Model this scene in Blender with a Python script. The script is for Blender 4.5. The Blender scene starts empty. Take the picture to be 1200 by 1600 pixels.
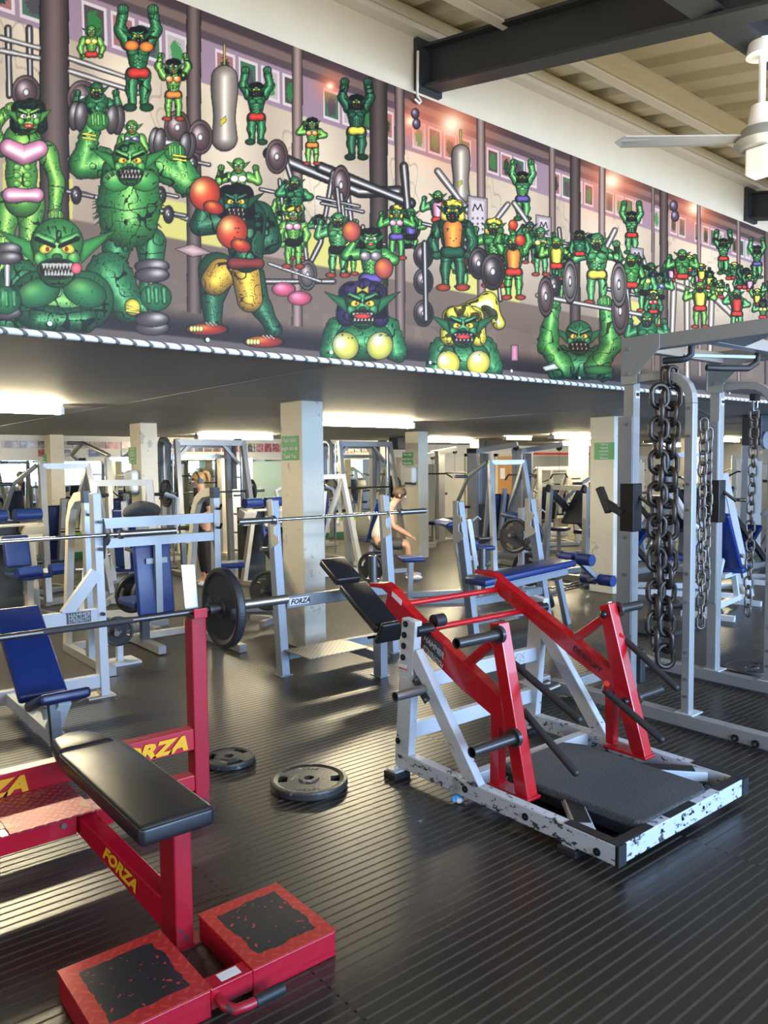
import bpy, bmesh, math, random
import numpy as np
from mathutils import Vector, Matrix
random.seed(7)
scn = bpy.context.scene
COL = scn.collection

# ------------------------------------------------------------ camera, sky, light, exposure
CAM_H = 1.70
F = 1210.0                       # focal length in pixels of the 1200x1600 frame
AZ = math.radians(50.9); PITCH = math.atan(74 / F); ROLL = math.atan(0.0096)
_fw = Vector((math.cos(AZ), math.sin(AZ), 0)); _r = Vector((math.sin(AZ), -math.cos(AZ), 0)); _u = Vector((0, 0, 1))
_f = _fw * math.cos(PITCH) - _u * math.sin(PITCH)
_u1 = _u * math.cos(PITCH) + _fw * math.sin(PITCH)
_R = _r * math.cos(ROLL) - _u1 * math.sin(ROLL)
_U = _u1 * math.cos(ROLL) + _r * math.sin(ROLL)
_C = Vector((0, 0, CAM_H))
cam = bpy.data.cameras.new('camera'); cam_o = bpy.data.objects.new('camera', cam); COL.objects.link(cam_o)
cam_o.matrix_world = Matrix(((_R.x, _U.x, -_f.x, 0), (_R.y, _U.y, -_f.y, 0), (_R.z, _U.z, -_f.z, CAM_H), (0, 0, 0, 1)))
cam.sensor_fit = 'VERTICAL'; cam.sensor_height = 32.0; cam.lens = F * 32.0 / 1600.0
cam.clip_start = 0.05; cam.clip_end = 200
scn.camera = cam_o
def at(x, y, z=None, X=None, Y=None):
    d = _f * F + _R * (x - 600) - _U * (y - 800)
    if z is not None: t = (z - CAM_H) / d.z
    elif X is not None: t = X / d.x
    else: t = Y / d.y
    return _C + d * t

world = bpy.data.worlds.new('sky'); scn.world = world; world.use_nodes = True
bg = world.node_tree.nodes['Background']; bg.inputs[0].default_value = (0.68, 0.82, 1.0, 1); bg.inputs[1].default_value = 1.4

def area(name, loc, size, size_y, power, color, direction):
    l = bpy.data.lights.new(name, 'AREA'); l.shape = 'RECTANGLE'; l.size = size; l.size_y = size_y
    l.energy = power; l.color = color
    o = bpy.data.objects.new(name, l); COL.objects.link(o); o.location = loc
    o.rotation_euler = Vector(direction).to_track_quat('-Z', 'Y').to_euler()
    return o
# daylight through the long window band of the outer wall behind the camera
w_ = area('window_daylight', (9.0, -3.42, 1.85), 17.0, 1.7, 900, (0.40, 0.63, 1.0), (0, 1, -0.16)); w_.data.spread = math.radians(110)
# added warm fill light without fixtures, brightening the cream wall and the mural
w_ = area('lean_to_wall_fill', (4.5, 0.5, 3.05), 12.0, 0.3, 80, (1.0, 0.85, 0.64), (0, 1, -0.05)); w_.data.spread = math.radians(130)
w_ = area('roof_bounce_fill', (5.0, 1.4, 2.6), 10.0, 0.6, 90, (1.0, 0.84, 0.55), (0, -0.15, 1))  # added fill from below, standing in for warm bounce onto the roof sheets
area('left_window_daylight', (-5.4, 3.0, 2.2), 5.0, 2.0, 70, (1.0, 0.92, 0.80), (1, 0.05, 0.0))
scn.view_settings.view_transform = 'Standard'; scn.view_settings.look = 'None'
scn.view_settings.gamma = 1.0; scn.view_settings.use_curve_mapping = False
scn.view_settings.exposure = 0.35
scn.cycles.max_bounces = 6; scn.cycles.diffuse_bounces = 3; scn.cycles.glossy_bounces = 3
scn.cycles.transmission_bounces = 4; scn.cycles.caustics_reflective = False; scn.cycles.caustics_refractive = False
scn.cycles.sample_clamp_indirect = 6.0; scn.cycles.use_denoising = True

# ------------------------------------------------------------ materials
MATS = {}
def mth(N, L, op, a, b=None, c=None):
    n = N.new('ShaderNodeMath'); n.operation = op
    for i, v in enumerate((a, b, c)):
        if v is None: continue
        if isinstance(v, (int, float)): n.inputs[i].default_value = v
        else: L.new(v, n.inputs[i])
    return n.outputs[0]

def mat(name, color, rough=0.5, metal=0.0, chip=None, chip_amt=0.0, chip_scale=14.0, var=0.0, bump=0.0, bump_scale=60.0,
        emit=None, estr=0.0, coat=0.0, stretch=(1, 1, 1), spec=0.5, chip_low=0.0):
    m = bpy.data.materials.new(name); m.use_nodes = True; nt = m.node_tree; N = nt.nodes; L = nt.links
    b = N['Principled BSDF']
    b.inputs['Base Color'].default_value = (*color, 1); b.inputs['Roughness'].default_value = rough
    b.inputs['Metallic'].default_value = metal; b.inputs['Coat Weight'].default_value = coat
    b.inputs['Specular IOR Level'].default_value = spec
    if emit: b.inputs['Emission Color'].default_value = (*emit, 1); b.inputs['Emission Strength'].default_value = estr
    if chip or var or bump:
        tc = N.new('ShaderNodeTexCoord'); mp = N.new('ShaderNodeMapping'); L.new(tc.outputs['Object'], mp.inputs[0])
        mp.inputs['Scale'].default_value = stretch
        last = None
        if var:
            n = N.new('ShaderNodeTexNoise'); n.inputs['Scale'].default_value = 5; n.inputs['Detail'].default_value = 4
            L.new(mp.outputs[0], n.inputs['Vector'])
            mx = N.new('ShaderNodeMix'); mx.data_type = 'RGBA'
            mx.inputs[6].default_value = (*[c * (1 - var) for c in color], 1); mx.inputs[7].default_value = (*[min(1, c * (1 + var)) for c in color], 1)
            L.new(n.outputs[0], mx.inputs[0]); last = mx.outputs[2]
        if chip:
            n = N.new('ShaderNodeTexNoise'); n.inputs['Scale'].default_value = chip_scale; n.inputs['Detail'].default_value = 6
            n.inputs['Roughness'].default_value = 0.7; L.new(mp.outputs[0], n.inputs['Vector'])
            r = N.new('ShaderNodeValToRGB'); e = r.color_ramp.elements
            th = 0.72 - chip_amt; e[0].position = th; e[0].color = (0, 0, 0, 1); e[1].position = th + 0.015; e[1].color = (1, 1, 1, 1)
            src = n.outputs[0]
            if chip_low:     # kicks and scrapes gather on the lowest parts of the frame
                sz = N.new('ShaderNodeSeparateXYZ'); L.new(tc.outputs['Object'], sz.inputs[0])
                lo = mth(N, L, 'MAXIMUM', mth(N, L, 'SUBTRACT', 0.42, sz.outputs[2]), 0.0); src = mth(N, L, 'ADD', src, mth(N, L, 'MULTIPLY', lo, chip_low))
            L.new(src, r.inputs[0])
            mx = N.new('ShaderNodeMix'); mx.data_type = 'RGBA'; mx.inputs[6].default_value = (*color, 1); mx.inputs[7].default_value = (*chip, 1)
            if last: L.new(last, mx.inputs[6])
            L.new(r.outputs[0], mx.inputs[0]); last = mx.outputs[2]
        if last: L.new(last, b.inputs['Base Color'])
        if bump:
            n = N.new('ShaderNodeTexNoise'); n.inputs['Scale'].default_value = bump_scale; n.inputs['Detail'].default_value = 3
            L.new(mp.outputs[0], n.inputs['Vector'])
            bp = N.new('ShaderNodeBump'); bp.inputs['Strength'].default_value = bump; bp.inputs['Distance'].default_value = 0.005
            L.new(n.outputs[0], bp.inputs['Height']); L.new(bp.outputs[0], b.inputs['Normal'])
    MATS[name] = m
    return m
WHITE = mat('white_frame_paint', (0.50, 0.52, 0.55), 0.38, 0.0, chip=(0.03, 0.03, 0.035), chip_amt=0.035, chip_scale=20, stretch=(1, 0.8, 1.7), chip_low=0.36)
WHITE2 = mat('clean_white_frame_paint', (0.50, 0.52, 0.55), 0.38, var=0.08)
CREAMF = mat('cream_frame_paint', (0.50, 0.46, 0.38), 0.42, var=0.12)
SILVER = mat('silver_frame_paint', (0.34, 0.34, 0.34), 0.34, 0.45, var=0.12, bump=0.05, bump_scale=220)
GREYP = mat('grey_frame_paint', (0.24, 0.26, 0.29), 0.4, 0.35, chip=(0.10, 0.10, 0.11), chip_amt=0.02, chip_scale=20)
RACKP = mat('grey_rack_paint', (0.31, 0.31, 0.31), 0.4, 0.35, chip=(0.05, 0.045, 0.04), chip_amt=0.03, chip_scale=16)
RED = mat('red_frame_paint', (0.42, 0.005, 0.020), 0.3, 0.0, chip=(0.05, 0.025, 0.03), chip_amt=0.01, chip_scale=16, coat=0.3, chip_low=0.10)
RED2 = mat('glossy_red_paint', (0.42, 0.004, 0.008), 0.28, 0.0, var=0.05, coat=0.4)
REDWORN = mat('worn_red_paint', (0.34, 0.008, 0.020), 0.36, 0.0, chip=(0.055, 0.035, 0.04), chip_amt=0.02, chip_scale=26, stretch=(1, 1, 0.6), chip_low=0.30)
BLACKV = mat('black_vinyl', (0.016, 0.016, 0.018), 0.34, bump=0.12, bump_scale=26, spec=0.6)
BLUEV = mat('blue_vinyl', (0.010, 0.028, 0.14), 0.36, bump=0.10, bump_scale=22)
BLUED = mat('dark_blue_vinyl', (0.010, 0.018, 0.075), 0.35, bump=0.10, bump_scale=22)
RUBBER = mat('black_rubber', (0.014, 0.014, 0.016), 0.55, bump=0.15, bump_scale=120)
IRON = mat('dusty_black_plate', (0.035, 0.034, 0.033), 0.38, 0.15, chip=(0.20, 0.18, 0.14), chip_amt=0.10, chip_scale=18, bump=0.3, bump_scale=90)
PLATE = mat('black_plate', (0.018, 0.019, 0.023), 0.48, 0.1, bump=0.2, bump_scale=100)
CHAIN = mat('rusty_chain_steel', (0.065, 0.055, 0.05), 0.42, 0.75, chip=(0.16, 0.12, 0.09), chip_amt=0.08, chip_scale=30)
CHAIN2 = mat('galvanised_chain_steel', (0.15, 0.135, 0.12), 0.42, 0.8, chip=(0.10, 0.07, 0.05), chip_amt=0.12, chip_scale=40)
STEEL = mat('bare_steel', (0.32, 0.31, 0.30), 0.28, 0.9, var=0.2)
DARKST = mat('dark_bar_steel', (0.10, 0.095, 0.095), 0.33, 0.8, var=0.2)
CHROME = mat('chrome', (0.62, 0.62, 0.62), 0.14, 1.0)
BOLT = mat('black_bolt', (0.02, 0.02, 0.022), 0.3, 0.5)
CARPET = mat('grey_carpet', (0.085, 0.085, 0.082), 0.95, var=0.3, chip=(0.035, 0.034, 0.033), chip_amt=0.22, chip_scale=170, bump=1.0, bump_scale=300)
YELLOW = mat('yellow_lettering', (0.78, 0.40, 0.01), 0.5, chip=(0.5, 0.02, 0.02), chip_amt=0.05, chip_scale=40)
BLACKL = mat('black_lettering', (0.015, 0.015, 0.015), 0.5)
WHITEL = mat('white_lettering', (0.80, 0.80, 0.78), 0.5)
GREYL = mat('grey_lettering', (0.36, 0.37, 0.38), 0.5)
STICKER = mat('white_sticker', (0.72, 0.70, 0.68), 0.5)
BADGE = mat('black_badge', (0.04, 0.045, 0.05), 0.4)
COLUMN = mat('scuffed_cream_paint', (0.62, 0.56, 0.44), 0.55, chip=(0.42, 0.38, 0.31), chip_amt=0.10, chip_scale=5, var=0.08, bump=0.2, bump_scale=12)
CEIL = mat('grey_ceiling_paint', (0.30, 0.29, 0.275), 0.6, var=0.14, bump=0.08, bump_scale=2, stretch=(1, 0.25, 1))
CREAMW = mat('cream_wall_paint', (0.55, 0.49, 0.37), 0.6, var=0.06, bump=0.06, bump_scale=3)
SHEET = mat('cream_roof_sheet', (0.50, 0.46, 0.34), 0.5, var=0.08)
BEAMB = mat('black_steel_beam', (0.022, 0.024, 0.028), 0.5, var=0.3)
PURL = mat('cream_purlin', (0.60, 0.56, 0.46), 0.5, var=0.05)
WALLW = mat('white_wall_paint', (0.60, 0.58, 0.53), 0.6, var=0.05)
MIRROR = mat('mirror', (0.80, 0.84, 0.80), 0.02, 1.0)
GREENS = mat('green_sign', (0.06, 0.30, 0.10), 0.5)
DKGREEN = mat('dark_green_paint', (0.02, 0.12, 0.06), 0.5)
GREENB = mat('bright_green_paint', (0.18, 0.42, 0.06), 0.5)
WOOD = mat('door_wood', (0.42, 0.20, 0.05), 0.45, var=0.15, stretch=(6, 6, 0.6))
TUBE = mat('tube_light', (1, 1, 1), 0.4, emit=(1.0, 0.86, 0.56), estr=200)
DISPW = mat('white_plastic', (0.72, 0.72, 0.70), 0.25)
SKIN = mat('skin', (0.58, 0.30, 0.19), 0.5)
HAIR = mat('blonde_hair', (0.45, 0.26, 0.10), 0.5, var=0.3, stretch=(8, 8, 1))
HAIRB = mat('brown_hair', (0.06, 0.035, 0.02), 0.6)
BLACKC = mat('black_cloth', (0.018, 0.018, 0.02), 0.85, bump=0.3, bump_scale=30)
GREYC = mat('charcoal_cloth', (0.05, 0.05, 0.055), 0.85, bump=0.3, bump_scale=30)
WHITEC = mat('white_cloth', (0.7, 0.7, 0.7), 0.8)
REDSTRIP = mat('red_banner', (0.55, 0.03, 0.02), 0.5)
BOTTLE = mat('blue_packet', (0.05, 0.35, 0.75), 0.25)
SPKR = mat('speaker_black', (0.03, 0.032, 0.035), 0.5)

def nodes_of(name):
    m = bpy.data.materials.new(name); m.use_nodes = True; MATS[name] = m
    return m, m.node_tree.nodes, m.node_tree.links, m.node_tree.nodes['Principled BSDF']
# ribbed rubber floor mats: wide glossy flats, narrow dusty matt grooves, seams between mats
def floor_material():
    m, N, L, b = nodes_of('ribbed_rubber_floor')
    tc = N.new('ShaderNodeTexCoord'); sp = N.new('ShaderNodeSeparateXYZ'); L.new(tc.outputs['Object'], sp.inputs[0])
    x, y = sp.outputs[0], sp.outputs[1]
    col = mth(N, L, 'FLOOR', mth(N, L, 'DIVIDE', mth(N, L, 'ADD', x, 20 - 1.245), 1.83))       # mat column number
    yy = mth(N, L, 'ADD', y, mth(N, L, 'MULTIPLY', col, 0.017))
    fr = mth(N, L, 'FRACT', mth(N, L, 'DIVIDE', mth(N, L, 'ADD', yy, 20), 0.047))
    groove = mth(N, L, 'LESS_THAN', fr, 0.23)
    edge = mth(N, L, 'MULTIPLY', mth(N, L, 'GREATER_THAN', fr, 0.23), mth(N, L, 'LESS_THAN', fr, 0.28))
    sx = mth(N, L, 'FRACT', mth(N, L, 'DIVIDE', mth(N, L, 'ADD', x, 20 - 1.245), 1.83))
    s1 = mth(N, L, 'LESS_THAN', sx, 0.0045)
    sy = mth(N, L, 'FRACT', mth(N, L, 'DIVIDE', mth(N, L, 'ADD', y, 20 - 2.13), 1.222))
    s2 = mth(N, L, 'LESS_THAN', sy, 0.0045)
    seam = mth(N, L, 'MAXIMUM', s1, s2)
    nz = N.new('ShaderNodeTexNoise'); nz.inputs['Scale'].default_value = 1.1; nz.inputs['Detail'].default_value = 6
    L.new(tc.outputs['Object'], nz.inputs['Vector'])
    nf = N.new('ShaderNodeTexNoise'); nf.inputs['Scale'].default_value = 60; nf.inputs['Detail'].default_value = 3
    L.new(tc.outputs['Object'], nf.inputs['Vector'])
    def mix(fac, a, c):
        n = N.new('ShaderNodeMix'); n.data_type = 'RGBA'
        for i, v in ((0, fac), (6, a), (7, c)):
            if isinstance(v, tuple): n.inputs[i].default_value = (*v, 1)
            else: L.new(v, n.inputs[i])
        return n.outputs[2]
    flat = mix(nz.outputs[0], (0.008, 0.0062, 0.0042), (0.017, 0.0135, 0.0095))
    gr = mix(nf.outputs[0], (0.056, 0.047, 0.038), (0.092, 0.078, 0.063))
    c = mix(groove, flat, gr); c = mix(edge, c, (0.008, 0.008, 0.008)); c = mix(seam, c, (0.004, 0.004, 0.004))
    L.new(c, b.inputs['Base Color'])
    vx = N.new('ShaderNodeTexVoronoi'); vx.inputs['Scale'].default_value = 3.2; L.new(tc.outputs['Object'], vx.inputs['Vector'])
    r0 = mth(N, L, 'ADD', 0.27, mth(N, L, 'MULTIPLY', nz.outputs[0], 0.16))
    r = mth(N, L, 'ADD', r0, mth(N, L, 'MULTIPLY', groove, 0.42)); L.new(r, b.inputs['Roughness'])
    L.new(mth(N, L, 'SUBTRACT', 1.0, mth(N, L, 'MULTIPLY', groove, 0.85)), b.inputs['Specular IOR Level'])
    h = mth(N, L, 'SUBTRACT', 1.0, mth(N, L, 'MAXIMUM', groove, seam))
    h2 = mth(N, L, 'ADD', h, mth(N, L, 'MULTIPLY', nf.outputs[0], 0.10))
    bp = N.new('ShaderNodeBump'); bp.inputs['Strength'].default_value = 0.35; bp.inputs['Distance'].default_value = 0.003
    L.new(h2, bp.inputs['Height']); L.new(bp.outputs[0], b.inputs['Normal'])
    return m
FLOOR = floor_material()

# raised tread pattern of chequer plate
def tread(name, base, top, worn=None, rough=0.35, metal=0.2, scale=30.0, region=None):
    m, N, L, b = nodes_of(name)
    tc = N.new('ShaderNodeTexCoord'); sp = N.new('ShaderNodeSeparateXYZ'); L.new(tc.outputs['Object'], sp.inputs[0])
    u = mth(N, L, 'MULTIPLY', mth(N, L, 'ADD', sp.outputs[0], sp.outputs[1]), scale * 0.7071)
    v = mth(N, L, 'MULTIPLY', mth(N, L, 'SUBTRACT', sp.outputs[0], sp.outputs[1]), scale * 0.7071)
    def bars(a, c):
        fu = mth(N, L, 'ABSOLUTE', mth(N, L, 'SUBTRACT', mth(N, L, 'FRACT', a), 0.5))
        fv = mth(N, L, 'ABSOLUTE', mth(N, L, 'SUBTRACT', mth(N, L, 'FRACT', c), 0.5))
        return mth(N, L, 'MULTIPLY', mth(N, L, 'LESS_THAN', fu, 0.40), mth(N, L, 'LESS_THAN', fv, 0.13))
    fl = mth(N, L, 'FRACT', mth(N, L, 'MULTIPLY', mth(N, L, 'ADD', mth(N, L, 'FLOOR', u), mth(N, L, 'FLOOR', v)), 0.5))
    odd = mth(N, L, 'GREATER_THAN', fl, 0.25)
    h = mth(N, L, 'ADD', mth(N, L, 'MULTIPLY', bars(u, v), odd), mth(N, L, 'MULTIPLY', bars(v, u), mth(N, L, 'SUBTRACT', 1.0, odd)))
    mx = N.new('ShaderNodeMix'); mx.data_type = 'RGBA'; mx.inputs[6].default_value = (*base, 1); mx.inputs[7].default_value = (*top, 1)
    L.new(h, mx.inputs[0]); last = mx.outputs[2]
    if worn:
        n = N.new('ShaderNodeTexNoise'); n.inputs['Scale'].default_value = 9; n.inputs['Detail'].default_value = 5; L.new(tc.outputs['Object'], n.inputs['Vector'])
        fac = mth(N, L, 'GREATER_THAN', n.outputs[0], 0.62 if not region else 0.70)
        if region:   # a worn-bare patch with a ragged outline in the middle of the plate
            cx, cy, hx, hy = region
            ax = mth(N, L, 'DIVIDE', mth(N, L, 'ABSOLUTE', mth(N, L, 'SUBTRACT', sp.outputs[0], cx)), hx)
            ay = mth(N, L, 'DIVIDE', mth(N, L, 'ABSOLUTE', mth(N, L, 'SUBTRACT', sp.outputs[1], cy)), hy)
            d = mth(N, L, 'ADD', mth(N, L, 'MAXIMUM', ax, ay), mth(N, L, 'MULTIPLY', mth(N, L, 'SUBTRACT', n.outputs[0], 0.5), 0.5))
            fac = mth(N, L, 'LESS_THAN', d, 1.0)
            n2 = N.new('ShaderNodeTexNoise'); n2.inputs['Scale'].default_value = 45; L.new(tc.outputs['Object'], n2.inputs['Vector'])
            keep = mth(N, L, 'MULTIPLY', h, mth(N, L, 'GREATER_THAN', n2.outputs[0], 0.62))
            fac = mth(N, L, 'MULTIPLY', fac, mth(N, L, 'SUBTRACT', 1.0, keep))
        m2 = N.new('ShaderNodeMix'); m2.data_type = 'RGBA'; L.new(last, m2.inputs[6]); m2.inputs[7].default_value = (*worn, 1)
        L.new(fac, m2.inputs[0]); last = m2.outputs[2]
    L.new(last, b.inputs['Base Color']); b.inputs['Roughness'].default_value = rough; b.inputs['Metallic'].default_value = metal
    bp = N.new('ShaderNodeBump'); bp.inputs['Strength'].default_value = 0.8; bp.inputs['Distance'].default_value = 0.003
    L.new(h, bp.inputs['Height']); L.new(bp.outputs[0], b.inputs['Normal'])
    return m
TREAD_RED = tread('red_chequer_plate', (0.30, 0.025, 0.035), (0.52, 0.15, 0.13), worn=(0.33, 0.13, 0.09), rough=0.42, metal=0.25)
TREAD_GREY = tread('grey_chequer_plate', (0.30, 0.28, 0.25), (0.55, 0.52, 0.45), rough=0.32, metal=0.6)

# ------------------------------------------------------------ mesh helpers
class MB:
    """collects shapes in world coordinates and links them as one mesh"""
    def __init__(s): s.v = []; s.f = []; s.sm = []
    def add(s, vs, fs, smooth=False):
        o = len(s.v); s.v += [Vector(p) for p in vs]; s.f += [tuple(i + o for i in f) for f in fs]; s.sm += [smooth] * len(fs); return s
    def hexa(s, p):        # 8 corners: bottom 4, top 4
        return s.add(p, [(3, 2, 1, 0), (4, 5, 6, 7), (0, 1, 5, 4), (1, 2, 6, 5), (2, 3, 7, 6), (3, 0, 4, 7)])
    def box(s, x0, x1, y0, y1, z0, z1):
        return s.hexa([(x0, y0, z0), (x1, y0, z0), (x1, y1, z0), (x0, y1, z0), (x0, y0, z1), (x1, y0, z1), (x1, y1, z1), (x0, y1, z1)])
    def obox(s, c, ux, uy, uz):   # centre and three half-axis vectors
        c, ux, uy, uz = map(Vector, (c, ux, uy, uz))
        return s.hexa([c - ux - uy - uz, c + ux - uy - uz, c + ux + uy - uz, c - ux + uy - uz,
                       c - ux - uy + uz, c + ux - uy + uz, c + ux + uy + uz, c - ux + uy + uz])
    def bar(s, a, b, w, h=None, side=None):   # rectangular tube; side = direction of the width w
        a, b = Vector(a), Vector(b); h = w if h is None else h
        d = (b - a).normalized()
        if side is None: side = Vector((0, 0, 1)).cross(d) if abs(d.z) < 0.98 else Vector((1, 0, 0))
        side = Vector(side); side = (side - d * side.dot(d)).normalized(); up = d.cross(side)
        x, y = side * w / 2, up * h / 2
        return s.hexa([a - x - y, a + x - y, a + x + y, a - x + y, b - x - y, b + x - y, b + x + y, b - x + y])
    def cyl(s, a, b, r, r2=None, n=16, cap=True, hole=0.0):
        a, b = Vector(a), Vector(b); r2 = r if r2 is None else r2; d = (b - a).normalized()
        x = d.orthogonal().normalized(); y = d.cross(x)
        vs = []
        for i in range(n):
            t = 2 * math.pi * i / n; e = x * math.cos(t) + y * math.sin(t); vs += [a + e * r, b + e * r2]
        s.add(vs, [(2 * i, 2 * ((i + 1) % n), 2 * ((i + 1) % n) + 1, 2 * i + 1) for i in range(n)], True)
        if cap and not hole: s.add(vs, [tuple(2 * i for i in reversed(range(n))), tuple(2 * i + 1 for i in range(n))])
        if hole:             # open pipe end at b with a dark bore
            inn = [b + (x * math.cos(2 * math.pi * i / n) + y * math.sin(2 * math.pi * i / n)) * hole for i in range(n)]
            dep = [p - d * min(0.06, (b - a).length * 0.8) for p in inn]
            out = [vs[2 * i + 1] for i in range(n)]
            s.add(out + inn + dep, [(i, (i + 1) % n, n + (i + 1) % n, n + i) for i in range(n)] +
                  [(n + i, n + (i + 1) % n, 2 * n + (i + 1) % n, 2 * n + i) for i in range(n)] + [tuple(2 * n + i for i in range(n))])
            s.add([vs[2 * i] for i in range(n)], [tuple(reversed(range(n)))])
        return s
    def ball(s, c, r, n=12, sc=(1, 1, 1)):
        c = Vector(c); vs = []; m = n // 2
        for j in range(m + 1):
            ph = math.pi * j / m
            for i in range(n):
                t = 2 * math.pi * i / n
                vs.append(c + Vector((r * sc[0] * math.sin(ph) * math.cos(t), r * sc[1] * math.sin(ph) * math.sin(t), r * sc[2] * math.cos(ph))))
        fs = [(j * n + i, (j + 1) * n + i, (j + 1) * n + (i + 1) % n, j * n + (i + 1) % n) for j in range(m) for i in range(n)]
        return s.add(vs, fs, True)
    def path(s, pts, r, n=10, closed=False):
        pts = [Vector(p) for p in pts]; k = len(pts); rs = r if isinstance(r, (list, tuple)) else [r] * k
        vs = []; prev = None
        for i, p in enumerate(pts):
            if closed: d = pts[(i + 1) % k] - pts[i - 1]
            else: d = (pts[min(i + 1, k - 1)] - pts[max(i - 1, 0)])
            d.normalize()
            x = d.orthogonal().normalized() if prev is None else (prev - d * prev.dot(d)).normalized()
            prev = x; y = d.cross(x)
            vs += [p + (x * math.cos(2 * math.pi * j / n) + y * math.sin(2 * math.pi * j / n)) * rs[i] for j in range(n)]
        fs = [(i * n + j, i * n + (j + 1) % n, ((i + 1) % k) * n + (j + 1) % n, ((i + 1) % k) * n + j) for i in range(k if closed else k - 1) for j in range(n)]
        s.add(vs, fs, True)
        if not closed: s.add(vs, [tuple(reversed(range(n))), tuple((k - 1) * n + j for j in range(n))])
        return s
    def rpath(s, pts, w, h, nrm):      # rectangular tube along a bent path lying in the plane with normal nrm
        pts = [Vector(p) for p in pts]; nrm = Vector(nrm).normalized(); k = len(pts); vs = []
        for i, p in enumerate(pts):
            d0 = (pts[i] - pts[i - 1]).normalized() if i > 0 else (pts[1] - pts[0]).normalized()
            d1 = (pts[i + 1] - pts[i]).normalized() if i < k - 1 else d0
            d = (d0 + d1).normalized(); sd = nrm.cross(d).normalized(); sc = 1 / max(0.3, d.dot(d1))
            a, c = nrm * w / 2, sd * h / 2 * sc
            vs += [p - a - c, p + a - c, p + a + c, p - a + c]
        fs = [(i * 4 + j, i * 4 + (j + 1) % 4, (i + 1) * 4 + (j + 1) % 4, (i + 1) * 4 + j) for i in range(k - 1) for j in range(4)]
        return s.add(vs, fs + [(3, 2, 1, 0), tuple((k - 1) * 4 + j for j in range(4))])
    def prism(s, poly, ext):
        poly = [Vector(p) for p in poly]; ext = Vector(ext); n = len(poly)
        vs = poly + [p + ext for p in poly]
        nr = Vector((0, 0, 0))
        for i in range(n): nr += poly[i].cross(poly[(i + 1) % n])
        fs = [tuple(reversed(range(n))), tuple(n + i for i in range(n))] + [(i, (i + 1) % n, n + (i + 1) % n, n + i) for i in range(n)]
        if nr.dot(ext) < 0: fs = [tuple(reversed(f)) for f in fs]
        return s.add(vs, fs)
    def quad(s, a, b, c, d): return s.add([a, b, c, d], [(0, 1, 2, 3)])
    def build(s, name, m, parent=None, bevel=0.0, seg=2, sub=0, smooth=None):
        me = bpy.data.meshes.new(name)
        org = parent_world(parent)
        inv = org.inverted()
        me.from_pydata([inv @ v for v in s.v], [], s.f)
        for p, q in zip(me.polygons, s.sm): p.use_smooth = q if smooth is None else smooth
        me.materials.append(m)
        o = bpy.data.objects.new(name, me); COL.objects.link(o)
        if parent: o.parent = parent
        if bevel:
            b = o.modifiers.new('bevel', 'BEVEL'); b.width = bevel; b.segments = seg; b.limit_method = 'ANGLE'; b.angle_limit = math.radians(40)
            if seg > 1: b.harden_normals = False
        if sub:
            q = o.modifiers.new('subsurf', 'SUBSURF'); q.levels = sub; q.render_levels = sub
        return o
WM = {}
def parent_world(p):
    if p is None: return Matrix.Identity(4)
    return parent_world(p.parent) @ Matrix.LocRotScale(p.location, p.rotation_euler.to_quaternion() if hasattr(p.rotation_euler, 'to_quaternion') else None, None)
def tag(o, label=None, cat=None, group=None, kind=None):
    if label: o['label'] = label
    if cat: o['category'] = cat
    if group: o['group'] = group
    if kind: o['kind'] = kind
    return o
def thing(name, label, cat, loc=(0, 0, 0), rotz=0.0, group=None):
    o = bpy.data.objects.new(name, None); COL.objects.link(o); o.location = loc; o.rotation_euler = (0, 0, rotz)
    o.empty_display_size = 0.1
    return tag(o, label, cat, group)
def struct(name, mb, m, **k):
    return tag(mb.build(name, m, None, **k), kind='structure')
def copy_tree(o, parent=None):
    c = o.copy(); COL.objects.link(c)
    if parent is not None: c.parent = parent
    for ch in list(o.children): copy_tree(ch, c)
    return c
def place(src, loc, rotz, label, group=None, cat=None):
    c = copy_tree(src); c.location = loc; c.rotation_euler = (0, 0, rotz); c['label'] = label
    if group: c['group'] = group
    return c
def text(s, size, org, xd, yd, m, parent, name='lettering', shear=0.0, depth=0.0008, sx=1.0, bold=0.0, align='LEFT', spacing=1.0, line=1.0):
    cu = bpy.data.curves.new('tmp', 'FONT'); cu.body = s; cu.size = size; cu.shear = shear; cu.extrude = depth; cu.offset = bold
    cu.align_x = align; cu.space_character = spacing; cu.space_line = line; cu.resolution_u = 2
    t = bpy.data.objects.new('tmp', cu); COL.objects.link(t)
    dg = bpy.context.evaluated_depsgraph_get(); dg.update()
    me = bpy.data.meshes.new_from_object(t.evaluated_get(dg)); bpy.data.objects.remove(t); bpy.data.curves.remove(cu)
    me.name = name; me.materials.clear(); me.materials.append(m)
    xd = Vector(xd).normalized(); yd = Vector(yd); yd = (yd - xd * yd.dot(xd)).normalized(); zd = xd.cross(yd); org = Vector(org)
    inv = parent_world(parent).inverted()
    for v in me.vertices: v.co = inv @ (org + xd * v.co.x * sx + yd * v.co.y + zd * (v.co.z + depth))
    o = bpy.data.objects.new(name, me); COL.objects.link(o); o.parent = parent
    return o
def arc(c, r, a0, a1, n, ux, uz):
    c, ux, uz = Vector(c), Vector(ux), Vector(uz)
    return [c + ux * r * math.cos(a0 + (a1 - a0) * i / n) + uz * r * math.sin(a0 + (a1 - a0) * i / n) for i in range(n + 1)]
# ============================================================ THE SETTING
ZC = 2.29; YM = 3.55; ZMB = 2.285; ZMT = 3.895; XE0, XE1 = -6.0, 26.0; YB = -3.6; YF = 14.85; YF2 = 17.3; XS = 12.3
struct('floor', MB().quad((XE0, YB, 0), (XE1, YB, 0), (XE1, YF2, 0), (XE0, YF2, 0)), FLOOR)
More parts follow.
